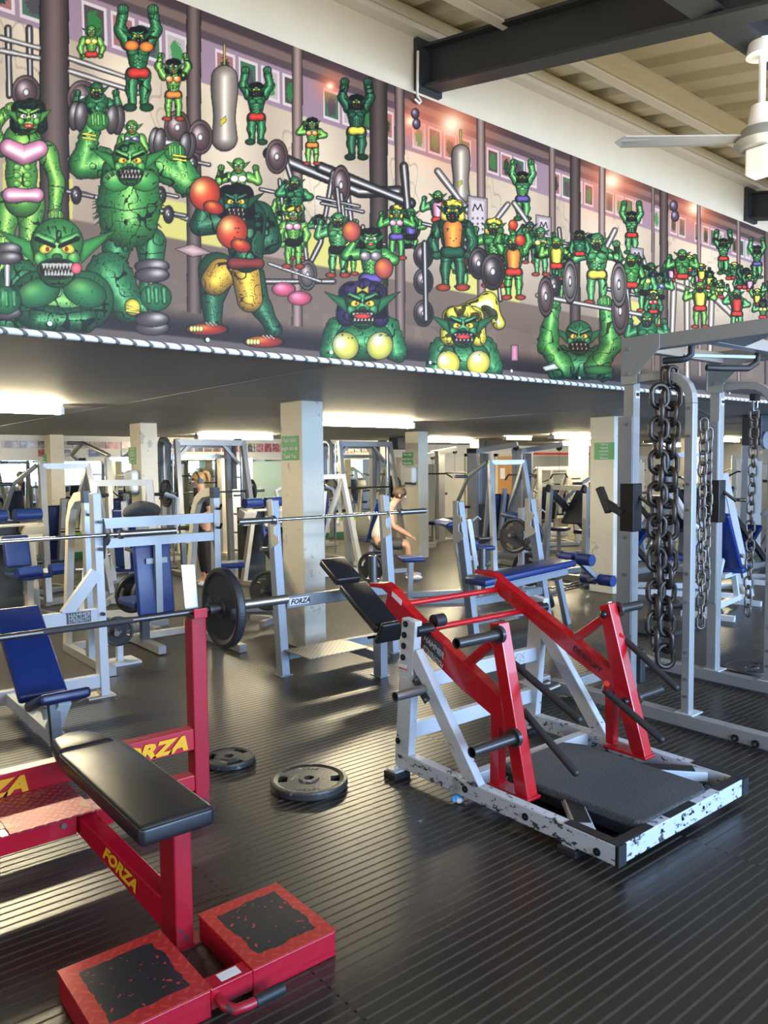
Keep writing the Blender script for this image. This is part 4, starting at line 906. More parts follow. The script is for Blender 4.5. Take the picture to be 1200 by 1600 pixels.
PM_BIG = plate_mesh(0.205, 0.045, 0.027, 'two'); PM_BIG.materials.append(IRON)
PM_BIGD = PM_BIG.copy(); PM_BIGD.materials.clear(); PM_BIGD.materials.append(PLATE)
PM_MID = plate_mesh(0.150, 0.035, 0.027, 'three'); PM_MID.materials.append(IRON)
PM_T = plate_mesh(0.215, 0.045, 0.027, 'three'); PM_T.materials.append(PLATE)
PM_S = plate_mesh(0.125, 0.03, 0.027, 'two'); PM_S.materials.append(PLATE)
def plate(me, loc, label, axis=(0, 0, 1), spin=0.0, group=None, name='weight_plate'):
    o = bpy.data.objects.new(name, me); COL.objects.link(o)
    q = Vector(axis).to_track_quat('Z', 'Y'); o.rotation_euler = (q.to_matrix() @ Matrix.Rotation(spin, 3, 'Z')).to_euler(); o.location = loc
    return tag(o, label, 'weight plate', group)
c = at(483, 1228, z=0.0); bigp = plate(PM_BIG, (c.x, c.y, 0.0235), 'big dusty black weight plate lying on the floor in front of the grey bench', spin=-0.65)
for i, (s, rad, flip) in enumerate((('20KG', 0.150, 1), ('JORDAN', 0.150, -1))):
    a = -0.65 + math.pi / 2 if flip == 1 else -0.65 - math.pi / 2
    for k, chx in enumerate(s):
        b = a - (k - (len(s) - 1) / 2) * 0.17; p = Vector((math.cos(b), math.sin(b), 0)); t = Vector((math.sin(b), -math.cos(b), 0))
        text(chx, 0.034, Vector((c.x, c.y, 0.0235 + 0.0155)) + p * 0.126, t, p, mat('raised_lettering', (0.10, 0.095, 0.085), 0.4) if (i == 0 and k == 0) else MATS['raised_lettering'], bigp, align='CENTER', depth=0.001)
c = at(358, 1190, z=0.0); plate(PM_MID, (c.x, c.y, 0.018), 'smaller dusty three-hole plate on the floor beside the red bench', spin=0.9)

# ============================================================ RED FLAT BENCH WITH RACK AND FOOT STEPS (frame lettered FORZA)
rb = thing('bench_press', 'red bench press bench with black pad, yellow lettering and two tread steps', 'bench', (1.07, 2.9, 0))
YU = 3.53                         # front face of the uprights and rear rails
XU0 = -0.52                       # left upright, outside the picture
ux0, ux1 = at(305, 1200, Y=YU).x, at(328, 1200, Y=YU).x
ztop = at(310, 962, Y=YU).z
uo = MB(); uo.box(ux0, ux1, YU, YU + 0.085, 0.0, ztop); uo.build('upright', REDWORN, rb, bevel=0.006)
uo = MB(); uo.box(XU0 - 0.07, XU0, YU, YU + 0.085, 0.0, ztop); uo.build('upright', RED, rb, bevel=0.006)
z1, z0 = at(300, 1140, Y=YU).z, at(300, 1173, Y=YU).z
URL = MB().box(XU0, ux0, YU + 0.004, YU + 0.075, z0, z1).build('upper_rail', RED, rb, bevel=0.004)
zr1, zr0 = at(300, 1213, Y=YU).z, at(300, 1238, Y=YU).z
MB().box(XU0, ux0, YU + 0.004, YU + 0.075, zr0, zr1).build('lower_rail', RED, rb, bevel=0.004)
# steel back plate of the J hook, standing above the right upright
for xx in ((ux0 + ux1) / 2 - 0.005, XU0 - 0.035):
    a = [(xx - 0.036, YU + 0.06, ztop - 0.03), (xx + 0.036, YU + 0.06, ztop - 0.03), (xx + 0.030, YU + 0.085, ztop + 0.245), (xx - 0.030 - 0.014, YU + 0.085, ztop + 0.25)]
    HP = MB().prism(a, (0, 0.008, 0)).build('hook_plate', STEEL, rb, bevel=0.002)
    MB().box(xx - 0.036, xx + 0.036, YU - 0.03, YU + 0.06, ztop - 0.008, ztop + 0.004).build('hook_rest', DARKST, HP)
    MB().box(xx - 0.036, xx + 0.036, YU - 0.034, YU - 0.024, ztop - 0.008, ztop + 0.04).build('hook_lip', RED, HP, bevel=0.003)
# front cross rail, spine and post
YC = 3.165; xs0 = at(120, 1273, Y=YC).x; zc1 = 0.293; zc0 = at(112, 1306, Y=YC).z
MB().box(XU0, xs0 + 0.0, YC, YC + 0.07, zc0, zc1).build('front_cross_rail', RED, rb, bevel=0.004)
MB().box(xs0 + 0.075, 1.16, YC, YC + 0.07, zc0, zc1).build('front_cross_rail', RED, rb, bevel=0.004)
XP0, XP1, YP0, YP1 = 1.075, 1.142, 2.50, 2.63
ztp = at(262, 1316, X=XP0).z
sz1, sz0 = at(248, 1400, X=XP0).z, at(248, 1448, X=XP0).z
sp_ = MB(); sp_.hexa([(xs0, YC + 0.05, zc0 + 0.005), (xs0 + 0.07, YC + 0.05, zc0 + 0.005), (XP1 - 0.003, YP1 - 0.02, sz0), (XP0 + 0.003, YP1 - 0.02, sz0), (xs0, YC + 0.05, zc1), (xs0 + 0.07, YC + 0.05, zc1), (XP1 - 0.003, YP1 - 0.02, sz1), (XP0 + 0.003, YP1 - 0.02, sz1)]); SPN = sp_.build('spine', RED, rb, bevel=0.004)
MB().box(XP0, XP1, YP0, YP1, 0.0, 0.445).build('front_post', REDWORN, rb, bevel=0.006)
MB().box(XP0 - 0.02, XP1 + 0.035, YP0 - 0.01, YP1 - 0.04, 0.0, 0.006).build('post_foot', REDWORN, rb)
MB().box(0.98, 1.20, 2.50, 3.45, 0.436, 0.446).build('pad_support', RED, rb, bevel=0.002)
tp = MB(); a = at(0, 1250, Y=YU); b = at(15, 1303, Y=YC)
zt = zc1 + 0.001; tx0 = at(14, 1303, z=zt).x
tp.box(tx0, ux0 - 0.02 if False else at(147, 1266, z=zt).x, YC - 0.012, YU, zt, zt + 0.006); tp.build('tread_plate', TREAD_RED, rb)
MB().box(XU0, tx0 - 0.03, YC - 0.012, YU, zt, zt + 0.006).build('tread_plate', TREAD_RED, rb)
# the pad: slightly crowned, tapering head end with a sewn roll
def pad(name, outline, z0, z1, crown, m, par, bevel=0.02):
    q = MB(); q.prism([(x, y, z0) for x, y in outline], (0, 0, z1 - z0)); return q.build(name, m, par, bevel=bevel, seg=4, smooth=True)
PX0, PX1 = 0.925, 1.198
pad('pad', [(PX0, 2.42), (PX1, 2.42), (PX1, 3.22), (PX1 - 0.03, 3.30), (PX0 + 0.0, 3.30), (PX0, 3.2)], 0.447, 0.522, 0, BLACKV, rb, 0.022)
hd = MB(); hd.prism([(PX0 + 0.0, 3.285, 0.447), (PX1 - 0.03, 3.285, 0.447), (PX1 - 0.055, 3.42, 0.447), (PX1 - 0.10, 3.50, 0.447), (PX0 + 0.10, 3.515, 0.447), (PX0 + 0.02, 3.47, 0.447)], (0, 0, 0.085)); hd.build('head_roll', BLACKV, rb, bevel=0.028, seg=4, smooth=True)
MB().box(PX0 + 0.002, PX1 - 0.002, 2.417, 3.29, 0.508, 0.511).build('seam_piping', RUBBER, rb, bevel=0.001)
# steps
def step(x0, x1, y0, y1, lbl):
    MB().box(x0, x1, y0, y1, 0.0, 0.088).build('step_box', RED, rb, bevel=0.004)
    tr = tread('worn_tread_' + lbl, (0.50, 0.035, 0.03), (0.60, 0.06, 0.05), worn=(0.030, 0.031, 0.033), rough=0.32, metal=0.2, scale=26, region=((x0 + x1) / 2 - 1.07, (y0 + y1) / 2 - 2.9, (x1 - x0) * 0.37, (y1 - y0) * 0.37))
    MB().box(x0 - 0.002, x1 + 0.002, y0 - 0.002, y1 + 0.002, 0.088, 0.095).build('step_tread', tr, rb)
step(1.168, 1.492, 2.125, 2.515, 'right'); step(0.683, 1.022, 2.125, 2.515, 'left')
MB().box(1.022, 1.168, 2.125, 2.19, 0.02, 0.088).build('step_link', RED, rb, bevel=0.003)
q = MB(); q.box(1.065, 1.135, 2.14, 2.18, 0.0882, 0.0892); q.build('sticker', STICKER, rb)
hp = [(1.045, 2.13, 0.055), (1.045, 2.08, 0.05), (1.065, 2.05, 0.047), (1.11, 2.045, 0.045), (1.135, 2.045, 0.045)]
HT = MB().path(hp, 0.016, n=12).build('handle_tube', REDWORN, rb); MB().cyl((1.13, 2.045, 0.045), (1.23, 2.045, 0.045), 0.019, n=16).build('handle_grip', RUBBER, HT)
boltp = at(99, 1290, Y=YC); MB().cyl((boltp.x, YC + 0.002, boltp.z), (boltp.x, YC - 0.010, boltp.z), 0.012, n=6).build('bolt', STEEL, rb)
MB().cyl((0.99, 2.98, 0.40), (0.99, 2.965, 0.40), 0.012, n=6).build('bolt', STEEL, rb)
# lettering
zc_ = (z0 + z1) / 2; xr = at(300, 1150, Y=YU).x
text('FORZA', 0.094, (xr - 0.03, YU - 0.0005, zc_ - 0.037), (1, 0, 0), (0, 0, 1), YELLOW, URL, shear=0.30, sx=1.34, bold=0.005, align='RIGHT')
xl = at(41, 1215, Y=YU).x
text('FORZA', 0.094, (xl, YU - 0.0005, zc_ - 0.037), (1, 0, 0), (0, 0, 1), YELLOW, URL, shear=0.30, sx=1.34, bold=0.005, align='RIGHT')
aa = Vector((xs0 - 0.001, YC + 0.05, zc0)); ab = Vector((XP0, YP1 - 0.02, sz0)); dd = (ab - aa)
text('FORZA', 0.072, aa + dd * 0.36 + Vector((-0.001, 0, 0.032)), dd, (0, 0, 1), YELLOW, SPN, shear=0.25, sx=1.0, bold=0.003)
# barbell across the uprights
bb_ = thing('barbell', 'dark barbell racked on the red bench with one black plate on its sleeve', 'barbell', (0.5, YU + 0.0, ztop + 0.02))
yb = YU - 0.005 + 0.02; zb = ztop + 0.022
def bar_pt(px, py): return at(px, py, Y=yb).x
xsl = bar_pt(333, 950); xse = bar_pt(448, 934)
zb = ztop + 0.0205
MB().cyl((-1.1, yb, zb), (xsl, yb, zb), 0.0145, n=16).build('shaft', DARKST, bb_)
for a, b in ((-0.35, 0.05), (0.25, 0.75), (0.95, 1.35)): MB().cyl((a, yb, zb), (b, yb, zb), 0.0152, n=16).build('knurling', mat('knurled_steel', (0.07, 0.068, 0.07), 0.5, 0.7, bump=0.6, bump_scale=500) if a == -0.35 else MATS['knurled_steel'], bb_)
MB().cyl((xsl - 0.03, yb, zb), (xsl, yb, zb), 0.036, n=24).build('collar', DARKST, bb_); MB().cyl((xsl, yb, zb), (xse, yb, zb), 0.0245, n=24, hole=0.014).build('sleeve', STEEL, bb_)
MB().cyl((-1.1, yb, zb), (-1.13, yb, zb), 0.036, n=24).build('collar', DARKST, bb_); MB().cyl((-1.13, yb, zb), (-1.55, yb, zb), 0.0245, n=24).build('sleeve', STEEL, bb_)
plate(PM_BIGD, (xsl + 0.055, yb, zb), 'black two-hole plate loaded on the red bench barbell', axis=(1, 0, 0), spin=0.15)
# ============================================================ GREY POWER RACK WITH CHAINS (right)
rk = thing('power_rack', 'tall grey power rack with curved side tubes and black rack blocks, at the right', 'power rack', (5.1, 2.6, 0))
RX = (4.5, 5.62)
for i, X in enumerate(RX):
    xo = X + 0.075
    RPO = MB().box(X, xo, 2.93, 3.005, 0.105, 2.50).build('rear_post', RACKP, rk, bevel=0.005)
    FPO = MB().box(X, X + 0.06, 2.515, 2.57, 0.105, 2.062).build('front_post', RACKP, rk, bevel=0.005)
    q = MB(); pts = [(X + 0.03, 2.94, 2.245)] + [(X + 0.03, y, z) for y, z in [(2.80, 2.25), (2.72, 2.247), (2.66, 2.236), (2.61, 2.21), (2.57, 2.17), (2.548, 2.12), (2.5425, 2.06)]]
    q.rpath(pts, 0.06, 0.055, (1, 0, 0)); q.build('curved_tube', RACKP, rk, bevel=0.004)
    MB().box(X - 0.01, xo - 0.01, -0.1 if i == 0 else 1.2, 3.62, 0.02, 0.105).build('base_rail', RACKP, rk, bevel=0.006)
    MB().box(X - 0.005, xo, 0.9, 3.02, 2.42, 2.51).build('top_beam', RACKP, rk, bevel=0.005)
    MB().prism([(X - 0.008, 3.02, 2.515), (X - 0.008, 2.74, 2.515), (X - 0.008, 2.74, 2.42), (X - 0.008, 2.90, 2.27), (X - 0.008, 2.90, 2.21), (X - 0.008, 3.02, 2.21)], (-0.006, 0, 0)).build('corner_gusset', RACKP, rk, bevel=0.002)
    st = MB(); st.box(X - 0.012, X, 2.935, 3.04, 0.55 if i == 0 else 0.62, 2.0)
    if i == 1:
        for k in range(12): MB().box(X - 0.010, X - 0.002, 3.04, 3.07, 0.72 + k * 0.105, 0.745 + k * 0.105).build('tooth', CREAMF, rk)
    st.build('toothed_plate', GREYP, rk)
    for y, w in ((2.93 - 0.0, 0.075), (2.515, 0.06)):
        q = MB(); q.box(X - 0.012, X + 0.12, y - 0.03, y + 0.09, 0.105, 0.112); q.build('post_foot', WHITE2, rk)
    bl = MB(); bl.box(X - 0.015, xo + 0.012, 2.915, 3.02, 1.24, 1.56); BLK_ = bl.build('rack_block', BOLT, rk, bevel=0.006)
    h = MB(); h.bar((X - 0.0, 3.00, 1.36), (X - 0.0, 3.15, 1.43), 0.05, 0.05, (1, 0, 0)); h.bar((X, 3.11, 1.36), (X, 3.19, 1.53), 0.055, 0.04, (1, 0, 0)); h.build('bar_hook', BLACKV, BLK_, bevel=0.006)
    h = MB(); h.cyl((X + 0.06, 2.915, 1.47), (X + 0.10, 2.84, 1.40), 0.012, n=10); h.build('lever', DARKST, BLK_)
    for z in (2.44, 2.28): MB().cyl((X - 0.012, 2.96, z), (X - 0.022, 2.96, z), 0.014, n=6).build('bolt', RACKP, rk)
    for z in (2.03, 1.86, 1.56, 1.40, 1.0, 0.82, 0.50, 0.33, 0.22): MB().cyl((X, 2.54, z), (X - 0.006, 2.54, z), 0.010, n=8).build('bolt', STEEL, FPO)
    for z in (1.95, 1.2, 0.95): MB().cyl((X - 0.012, 2.98, z), (X - 0.018, 2.98, z), 0.012, n=8).build('bolt', STEEL, RPO)
    for z in (2.12, 2.30):
        MB().box(X + 0.012, X + 0.062, 2.926, 2.93, z, z + 0.05).build('white_plate', DISPW, rk); MB().box(X + 0.024, X + 0.05, 2.920, 2.926, z + 0.015, z + 0.035).build('latch', BOLT, rk)
for px, py in ((1149, 1153), (1181, 1162)):
    c = at(px, py, X=4.49); MB().cyl((4.492, c.y, c.z), (4.478, c.y, c.z), 0.022, n=14).build('bolt', BOLT, rk); MB().cyl((4.48, c.y, c.z), (4.468, c.y, c.z), 0.010, n=6).build('bolt', STEEL, rk)
MB().box(4.57, 5.62, 2.42, 2.50, 2.425, 2.50).build('cross_beam', RACKP, rk, bevel=0.004); MB().box(4.57, 5.62, 2.90, 2.96, 2.425, 2.50).build('cross_beam', RACKP, rk, bevel=0.004)
MB().box(4.57, 5.62, 1.95, 2.03, 0.03, 0.10).build('cross_rail', RACKP, rk, bevel=0.004); MB().box(4.57, 5.62, 3.50, 3.57, 0.03, 0.10).build('cross_rail', RACKP, rk, bevel=0.004)
MB().prism([(4.58, 2.42, 2.43), (4.95, 2.42, 2.43), (4.58, 2.05, 2.43)], (0, 0, 0.05)).build('corner_plate', RACKP, rk)
for pts in ([(4.62, 2.60, 2.43), (4.62, 2.60, 2.375), (4.60, 2.62, 2.35), (4.58, 2.65, 2.345), (4.55, 2.75, 2.345)], [(5.30, 2.50, 2.43), (5.28, 2.50, 2.36), (5.20, 2.52, 2.32), (5.0, 2.60, 2.315), (4.92, 2.66, 2.32)]):
    MB().path(pts, 0.021, n=12).build('pull_up_grip', RUBBER, rk)
MB().bar((4.80, 2.75, 2.40), (5.3, 2.50, 2.40), 0.02, 0.02).build('grip_bracket', RACKP, rk)
q = MB(); q.box(4.565, 4.64, 2.90, 3.0, 0.20, 0.44); q.build('bumper_block', RUBBER, rk, bevel=0.02)
for z in (0.41, 0.40): MB().cyl((4.66, 2.86, z), (4.66, 2.84, z), 0.014, n=10).build('bolt', CHROME, rk)
for dy in (0, 0.09): q = MB().cyl((4.45, 3.50 + dy, 0.09), (4.25, 3.50 + dy, 0.075), 0.028, n=16, hole=0.02); q.build('storage_peg', STEEL, rk)
MB().box(4.20, 4.5, 3.60, 3.66, 0.02, 0.14).build('rear_plate', RACKP, rk, bevel=0.01)

def link_mesh(L, W, r, n=18, m=7):
    pts = []
    s = (L - W) / 2
    for i in range(n):
        a = 2 * math.pi * i / n; pts.append((W / 2 * math.cos(a) - 0, 0, (s if math.sin(a) >= 0 else -s) + (W / 2) * math.sin(a)))
    b = MB().path([Vector(p) for p in pts], r, n=m, closed=True)
    me = bpy.data.meshes.new('link'); me.from_pydata(b.v, [], b.f)
    for p in me.polygons: p.use_smooth = True
    return me
def chain(label, tops, L, W, r, m, pitch, z0, group=None):
    """tops: (x, y) of each strand, all strands of one doubled chain; every link is a part"""
    t = thing('hanging_chain', label, 'chain', (tops[0][0], tops[0][1], z0), 0, group)
    me = link_mesh(L, W, r); me.materials.append(m)
    for k, (x, y, dx, top, bot) in enumerate(tops):
        z = top; i = 0
        while z - L / 2 > bot:
            o = bpy.data.objects.new('link', me); COL.objects.link(o); o.parent = t
            f_ = (top - z) / (top - bot + 1e-6)
            o.location = (x + dx * f_ - t.location.x + random.uniform(-.003, .003), y - t.location.y + random.uniform(-.003, .003), z - L / 2 - z0)
            o.rotation_euler = (random.uniform(-.06, .06), random.uniform(-.05, .05), (AZ - math.pi / 2) + (math.pi / 2 if i % 2 else 0) + random.uniform(-.35, .35) + 0.25 * k)
            z -= pitch; i += 1
    return t
p1, p2 = at(1031, 600, Y=2.715), at(1050, 600, Y=2.672)
hc_ = chain('heavy rusty doubled chain looped over the curved tube of the grey rack', [(p1.x + 0.0, 2.715, -0.03, 2.185, at(1024, 1016, Y=2.715).z), (p2.x, 2.672, -0.04, 2.175, at(1038, 1028, Y=2.672).z)], 0.142, 0.104, 0.0175, CHAIN, 0.103, 1.0)
for yy, x_ in ((2.715, p1.x), (2.672, p2.x)): MB().path([(x_, yy, 2.165), (4.485, yy, 2.20), (4.478, yy, 2.26), (4.49, yy, 2.295), (4.53, yy, 2.300), (4.574, yy, 2.295), (4.590, yy, 2.26), (4.590, yy, 2.20), (x_, yy, 2.165)], 0.0125, n=8).build('top_loop', CHAIN, hc_)
p3 = at(1101, 700, Y=2.5); p4 = at(1109, 700, Y=2.52)
xa = at(1100, 700, X=4.72)
chain('thin doubled steel chain hanging behind the front post of the grey rack', [(at(1099, 700, Y=2.62).x, 2.62, -0.005, at(1100, 653, Y=2.62).z, at(1096, 985, Y=2.62).z), (at(1108, 700, Y=2.66).x, 2.66, -0.02, at(1108, 668, Y=2.66).z, at(1102, 940, Y=2.66).z)], 0.092, 0.050, 0.0078, CHAIN2, 0.072, 1.0)
k_ = at(1098, 640, Y=2.60); MB().path([(4.56, 2.55, k_.z - 0.02), (4.62, 2.58, k_.z + 0.005), (k_.x, 2.62, k_.z - 0.005), (at(1108, 660, Y=2.66).x, 2.66, k_.z - 0.03)], 0.009, n=8).build('chain_hook', DARKST, rk)
c4 = at(1180, 620, X=5.64)
chain('single rusty chain hanging from a chrome clip at the right edge', [(c4.x, c4.y, -0.05, c4.z - 0.08, at(1172, 955, Y=c4.y).z)], 0.088, 0.056, 0.0085, CHAIN2, 0.068, 1.0)
cp = thing('spring_clip', 'square chrome clip holding the single chain on the curved rack tube', 'clip', (c4.x, c4.y, c4.z))
MB().box(c4.x - 0.045, c4.x + 0.035, c4.y - 0.02, c4.y + 0.02, c4.z - 0.03, c4.z + 0.02).build('clip_body', BOLT, cp); MB().path([(c4.x + 0.03, c4.y, c4.z + 0.02), (c4.x + 0.03, c4.y, c4.z - 0.10), (c4.x - 0.03, c4.y, c4.z - 0.10), (c4.x - 0.03, c4.y, c4.z)], 0.008, n=8).build('clip_loop', CHROME, cp)
# plates and mats lying by the rack
plate(PM_BIG, (at(1175, 1050, z=0).x, at(1175, 1050, z=0).y, 0.0235), 'dusty plate lying inside the grey rack by its far side rail', spin=0.4)
plate(PM_BIG, (at(1040, 945, z=0).x, at(1040, 945, z=0).y, 0.0235), 'dusty plate on the floor seen between the rack posts', spin=1.2); plate(PM_BIG, (at(1100, 958, z=0).x, at(1100, 958, z=0).y, 0.0235), 'dusty plate on the floor behind the thin doubled chain', spin=0.7)
a = at(1030, 985, z=0); fm = MB(); fm.box(a.x - 0.35, a.x + 0.45, a.y - 0.22, a.y + 0.35, 0, 0.03); tag(fm.build('rubber_mat', RUBBER), 'thick black rubber mat piece behind the grey rack', 'mat')

# ============================================================ GREY INCLINE BENCH, lettered FORZA
def incline_bench(name, label, x0, yb, w=1.165, lean=0.13, htop=1.42, lettering=True, padm=BLACKV, loc=None):
    t = thing(name, label, 'bench', (x0 + w / 2, yb - 0.2, 0))
    P = 0.075; m = GREYP
    for s, xx in enumerate((x0, x0 + w)):
        q = MB(); q.hexa([(xx, yb, 0), (xx + P, yb, 0), (xx + P, yb + 0.09, 0), (xx, yb + 0.09, 0), (xx, yb + lean, htop), (xx + P, yb + lean, htop), (xx + P, yb + lean + 0.08, htop), (xx, yb + lean + 0.08, htop)])
        q.build('upright', m, t, bevel=0.005)
        MB().box(xx - 0.02, xx + P + 0.02, yb - 0.01, yb + 0.11, 0, 0.008).build('foot', m, t)
        pl_ = [(0.035, htop + 0.01), (-0.015, htop + 0.01), (-0.02, 1.30), (-0.038, 1.25), (-0.075, 1.25), (-0.079, 1.285), (-0.088, 1.285), (-0.09, 1.24), (-0.06, 1.228), (-0.03, 1.215), (-0.025, 1.15), (-0.045, 1.12), (-0.06, 1.125), (-0.070, 1.15), (-0.082, 1.15), (-0.085, 1.10), (-0.06, 1.07), (-0.02, 1.06), (0.03, 1.03)]
        q = MB(); q.prism([(xx - 0.008, yb + lean * z / htop + dy, z) for dy, z in pl_], (0.010, 0, 0)); q.build('bar_hook', CREAMF, t, bevel=0.001)
    yr = yb + 0.05
    MB().box(x0 + P, x0 + w, yr - 0.02, yr + 0.04, 0.54, 0.637).build('upper_rail', m, t, bevel=0.004)
    MB().box(x0 + P, x0 + w, yr - 0.04, yr + 0.02, 0.125, 0.20).build('lower_rail', m, t, bevel=0.004)
    xm = x0 + w / 2 + 0.0375
    for s in (-1, 1): q = MB(); q.bar((xm + s * 0.0, yb, 0.165), (xm, yb - 0.47, 0.155), 0.06, 0.075)
    q.build('spine', m, t, bevel=0.004)
    MB().box(xm - 0.035, xm + 0.035, yb - 0.54, yb - 0.44, 0, 0.335).build('front_post', m, t, bevel=0.004); MB().box(xm - 0.05, xm + 0.05, yb - 0.55, yb - 0.42, 0, 0.008).build('foot', m, t)
    tz = 0.325
    MB().box(x0 + 0.03, x0 + 0.60, yb - 0.36, yb + 0.02, 0.205, 0.212).build('tread_plate', TREAD_GREY, t)
    a = Vector((xm, yb - 0.60, 0.40)); b = Vector((xm, yb + 0.15, 0.86)); d = (b - a).normalized(); n_ = Vector((0, -d.z, d.y))
    pc = (a + b) / 2; q = MB(); q.obox(pc, (0.135, 0, 0), d * (b - a).length / 2 * 0.64, n_ * 0.034); q.v = [v - d * 0.16 for v in q.v]; q.build('pad', padm, t, bevel=0.02, seg=3, smooth=True)
    q = MB(); q.obox(b - d * 0.12, (0.128, 0, 0), d * 0.15, n_ * 0.037); q.build('head_pad', padm, t, bevel=0.022, seg=3, smooth=True)
    MB().bar(a - n_ * 0.06 + d * 0.1, b - n_ * 0.06 - d * 0.1, 0.06, 0.06, (1, 0, 0)).build('pad_beam', m, t, bevel=0.003)
    q = MB(); q.obox(a + Vector((0, -0.02, -0.02)), (0.125, 0, 0), (0, 0.02, 0.012), (0, -0.05, 0.085)); q.build('seat', padm, t, bevel=0.02, seg=3, smooth=True)
    MB().cyl((xm - 0.04, yb - 0.5, 0.33), (xm - 0.13, yb - 0.5, 0.33), 0.012, n=10).build('adjuster', BOLT, t)
    if lettering:
        q = MB(); q.box(x0 + P + 0.02, x0 + P + 0.21, yr - 0.022, yr - 0.0205, 0.562, 0.622); stk = q.build('sticker', STICKER, t)
        text('FORZA', 0.058, (x0 + P + 0.03, yr - 0.0225, 0.571), (1, 0, 0), (0, 0, 1), BLACKL, stk, shear=0.3, sx=1.0, bold=0.002)
    return t
gb = incline_bench('incline_bench', 'grey incline bench with black pad and a small white lettered sticker, behind the floor plates', 3.237, 5.30)
def barbell(label, x0, xs0, xs1, x1, y, z, m=CHROME, group=None):
    t = thing('barbell', label, 'barbell', ((x0 + x1) / 2, y, z), 0, group)
    MB().cyl((xs0, y, z), (xs1, y, z), 0.014, n=14).build('shaft', m, t)
    for a, b in ((x0, xs0), (x1, xs1)):
        s = 1 if b > a else -1
        MB().cyl((b, y, z), (a, y, z), 0.025, n=20, hole=0.016).build('sleeve', STEEL if m is CHROME else m, t); MB().cyl((b, y, z), (b + s * 0.03, y, z), 0.036, n=20).build('collar', STEEL, t)
    return t
barbell('chrome barbell racked on the grey incline bench, crossing the near cream column', 2.90, 3.192, 4.56, 4.85, 5.36, 1.267)
# the second one of the same make further right, with the long blue decline bench before it
g2 = thing('bench_rack', 'grey two-post bench rack with a tread plate, right behind the red arms', 'bench', (5.6, 5.2, 0))
ya = 5.30
for (bx, by), (tx, ty), yy in (((742, 1003), (716, 784), ya), ((850, 935), (828, 780), ya + 0.02)):
    b_ = at(bx, by, Y=yy); t_ = at(tx, ty, Y=yy + 0.13)
    bb0 = b_ + (b_ - t_) * (b_.z / max(0.01, (t_.z - b_.z)))
    q = MB(); q.bar((bb0.x, bb0.y, 0), t_, 0.075, 0.09, (1, 0, 0)); q.build('upright', GREYP, g2, bevel=0.004)
    q = MB(); q.prism([(t_.x - 0.045, t_.y + dy, t_.z + dz) for dy, dz in ((0.03, 0.01), (-0.03, 0.01), (-0.03, -0.12), (-0.08, -0.16), (-0.10, -0.13), (-0.105, -0.18), (-0.05, -0.22), (-0.045, -0.28), (-0.09, -0.32), (-0.11, -0.28), (-0.115, -0.34), (-0.06, -0.38), (0.03, -0.42))], (0.012, 0, 0)); q.build('bar_hook', CREAMF, g2)
x1_, x2_ = at(742, 1003, Y=ya).x, at(850, 935, Y=ya).x
MB().box(x1_, x2_, ya, ya + 0.06, 0.30, 0.38).build('upper_rail', GREYP, g2, bevel=0.004); MB().box(x1_, x2_, ya, ya + 0.06, 0.11, 0.19).build('lower_rail', GREYP, g2, bevel=0.004)
MB().box(x1_ + 0.05, x2_ - 0.8, ya - 0.35, ya + 0.02, 0.20, 0.207).build('tread_plate', TREAD_GREY, g2)
# long blue decline bench with rollers
db = thing('decline_bench', 'long blue decline bench with blue rollers, beside the grey rack posts', 'bench', (6.3, 5.0, 0))
YD = 4.97
pA, pB = at(757, 912, Y=YD), at(900, 880, Y=YD)
d = (pB - pA).normalized(); n_ = Vector((-d.z, 0, d.x)); c_ = (pA + pB) / 2
q = MB(); q.obox(c_ + Vector((0, 0.13, 0)), d * (pB - pA).length / 2, (0, 0.14, 0), n_ * 0.035); q.build('pad', BLUEV, db, bevel=0.022, seg=3, smooth=True)
MB().bar(pA + Vector((0.12, .13, -0.085)), pB + Vector((0, .13, -0.085)), 0.06, 0.09, (0, 1, 0)).build('beam', GREYP, db, bevel=0.004)
for px, py in ((818, 925), (872, 905)):
    a_ = at(px, py, Y=YD + 0.1); MB().bar(a_, (a_.x + 0.16, a_.y, 0.0), 0.06, 0.06, (0, 1, 0)).build('leg', GREYP, db, bevel=0.004)
for (px, py), k in (((901, 873), 0), ((934, 905), 1)):
    a_ = at(px, py, Y=YD + 0.13)
    for s in (-1, 1): MB().cyl(a_ + Vector((0, s * 0.03, 0)), a_ + Vector((0, s * 0.20, 0)), 0.062, n=20).build('roller', BLUEV, db, bevel=0.012, seg=3)
a_, b_ = at(901, 873, Y=YD + .13), at(934, 905, Y=YD + .13); MB().bar(a_, b_, 0.05, 0.05, (0, 1, 0)).build('roller_arm', GREYP, db, bevel=0.003)
MB().cyl(b_ + Vector((-0.02, 0, 0.02)), b_ + Vector((-0.17, 0, 0.01)), 0.022, n=14).build('peg', STEEL, db)

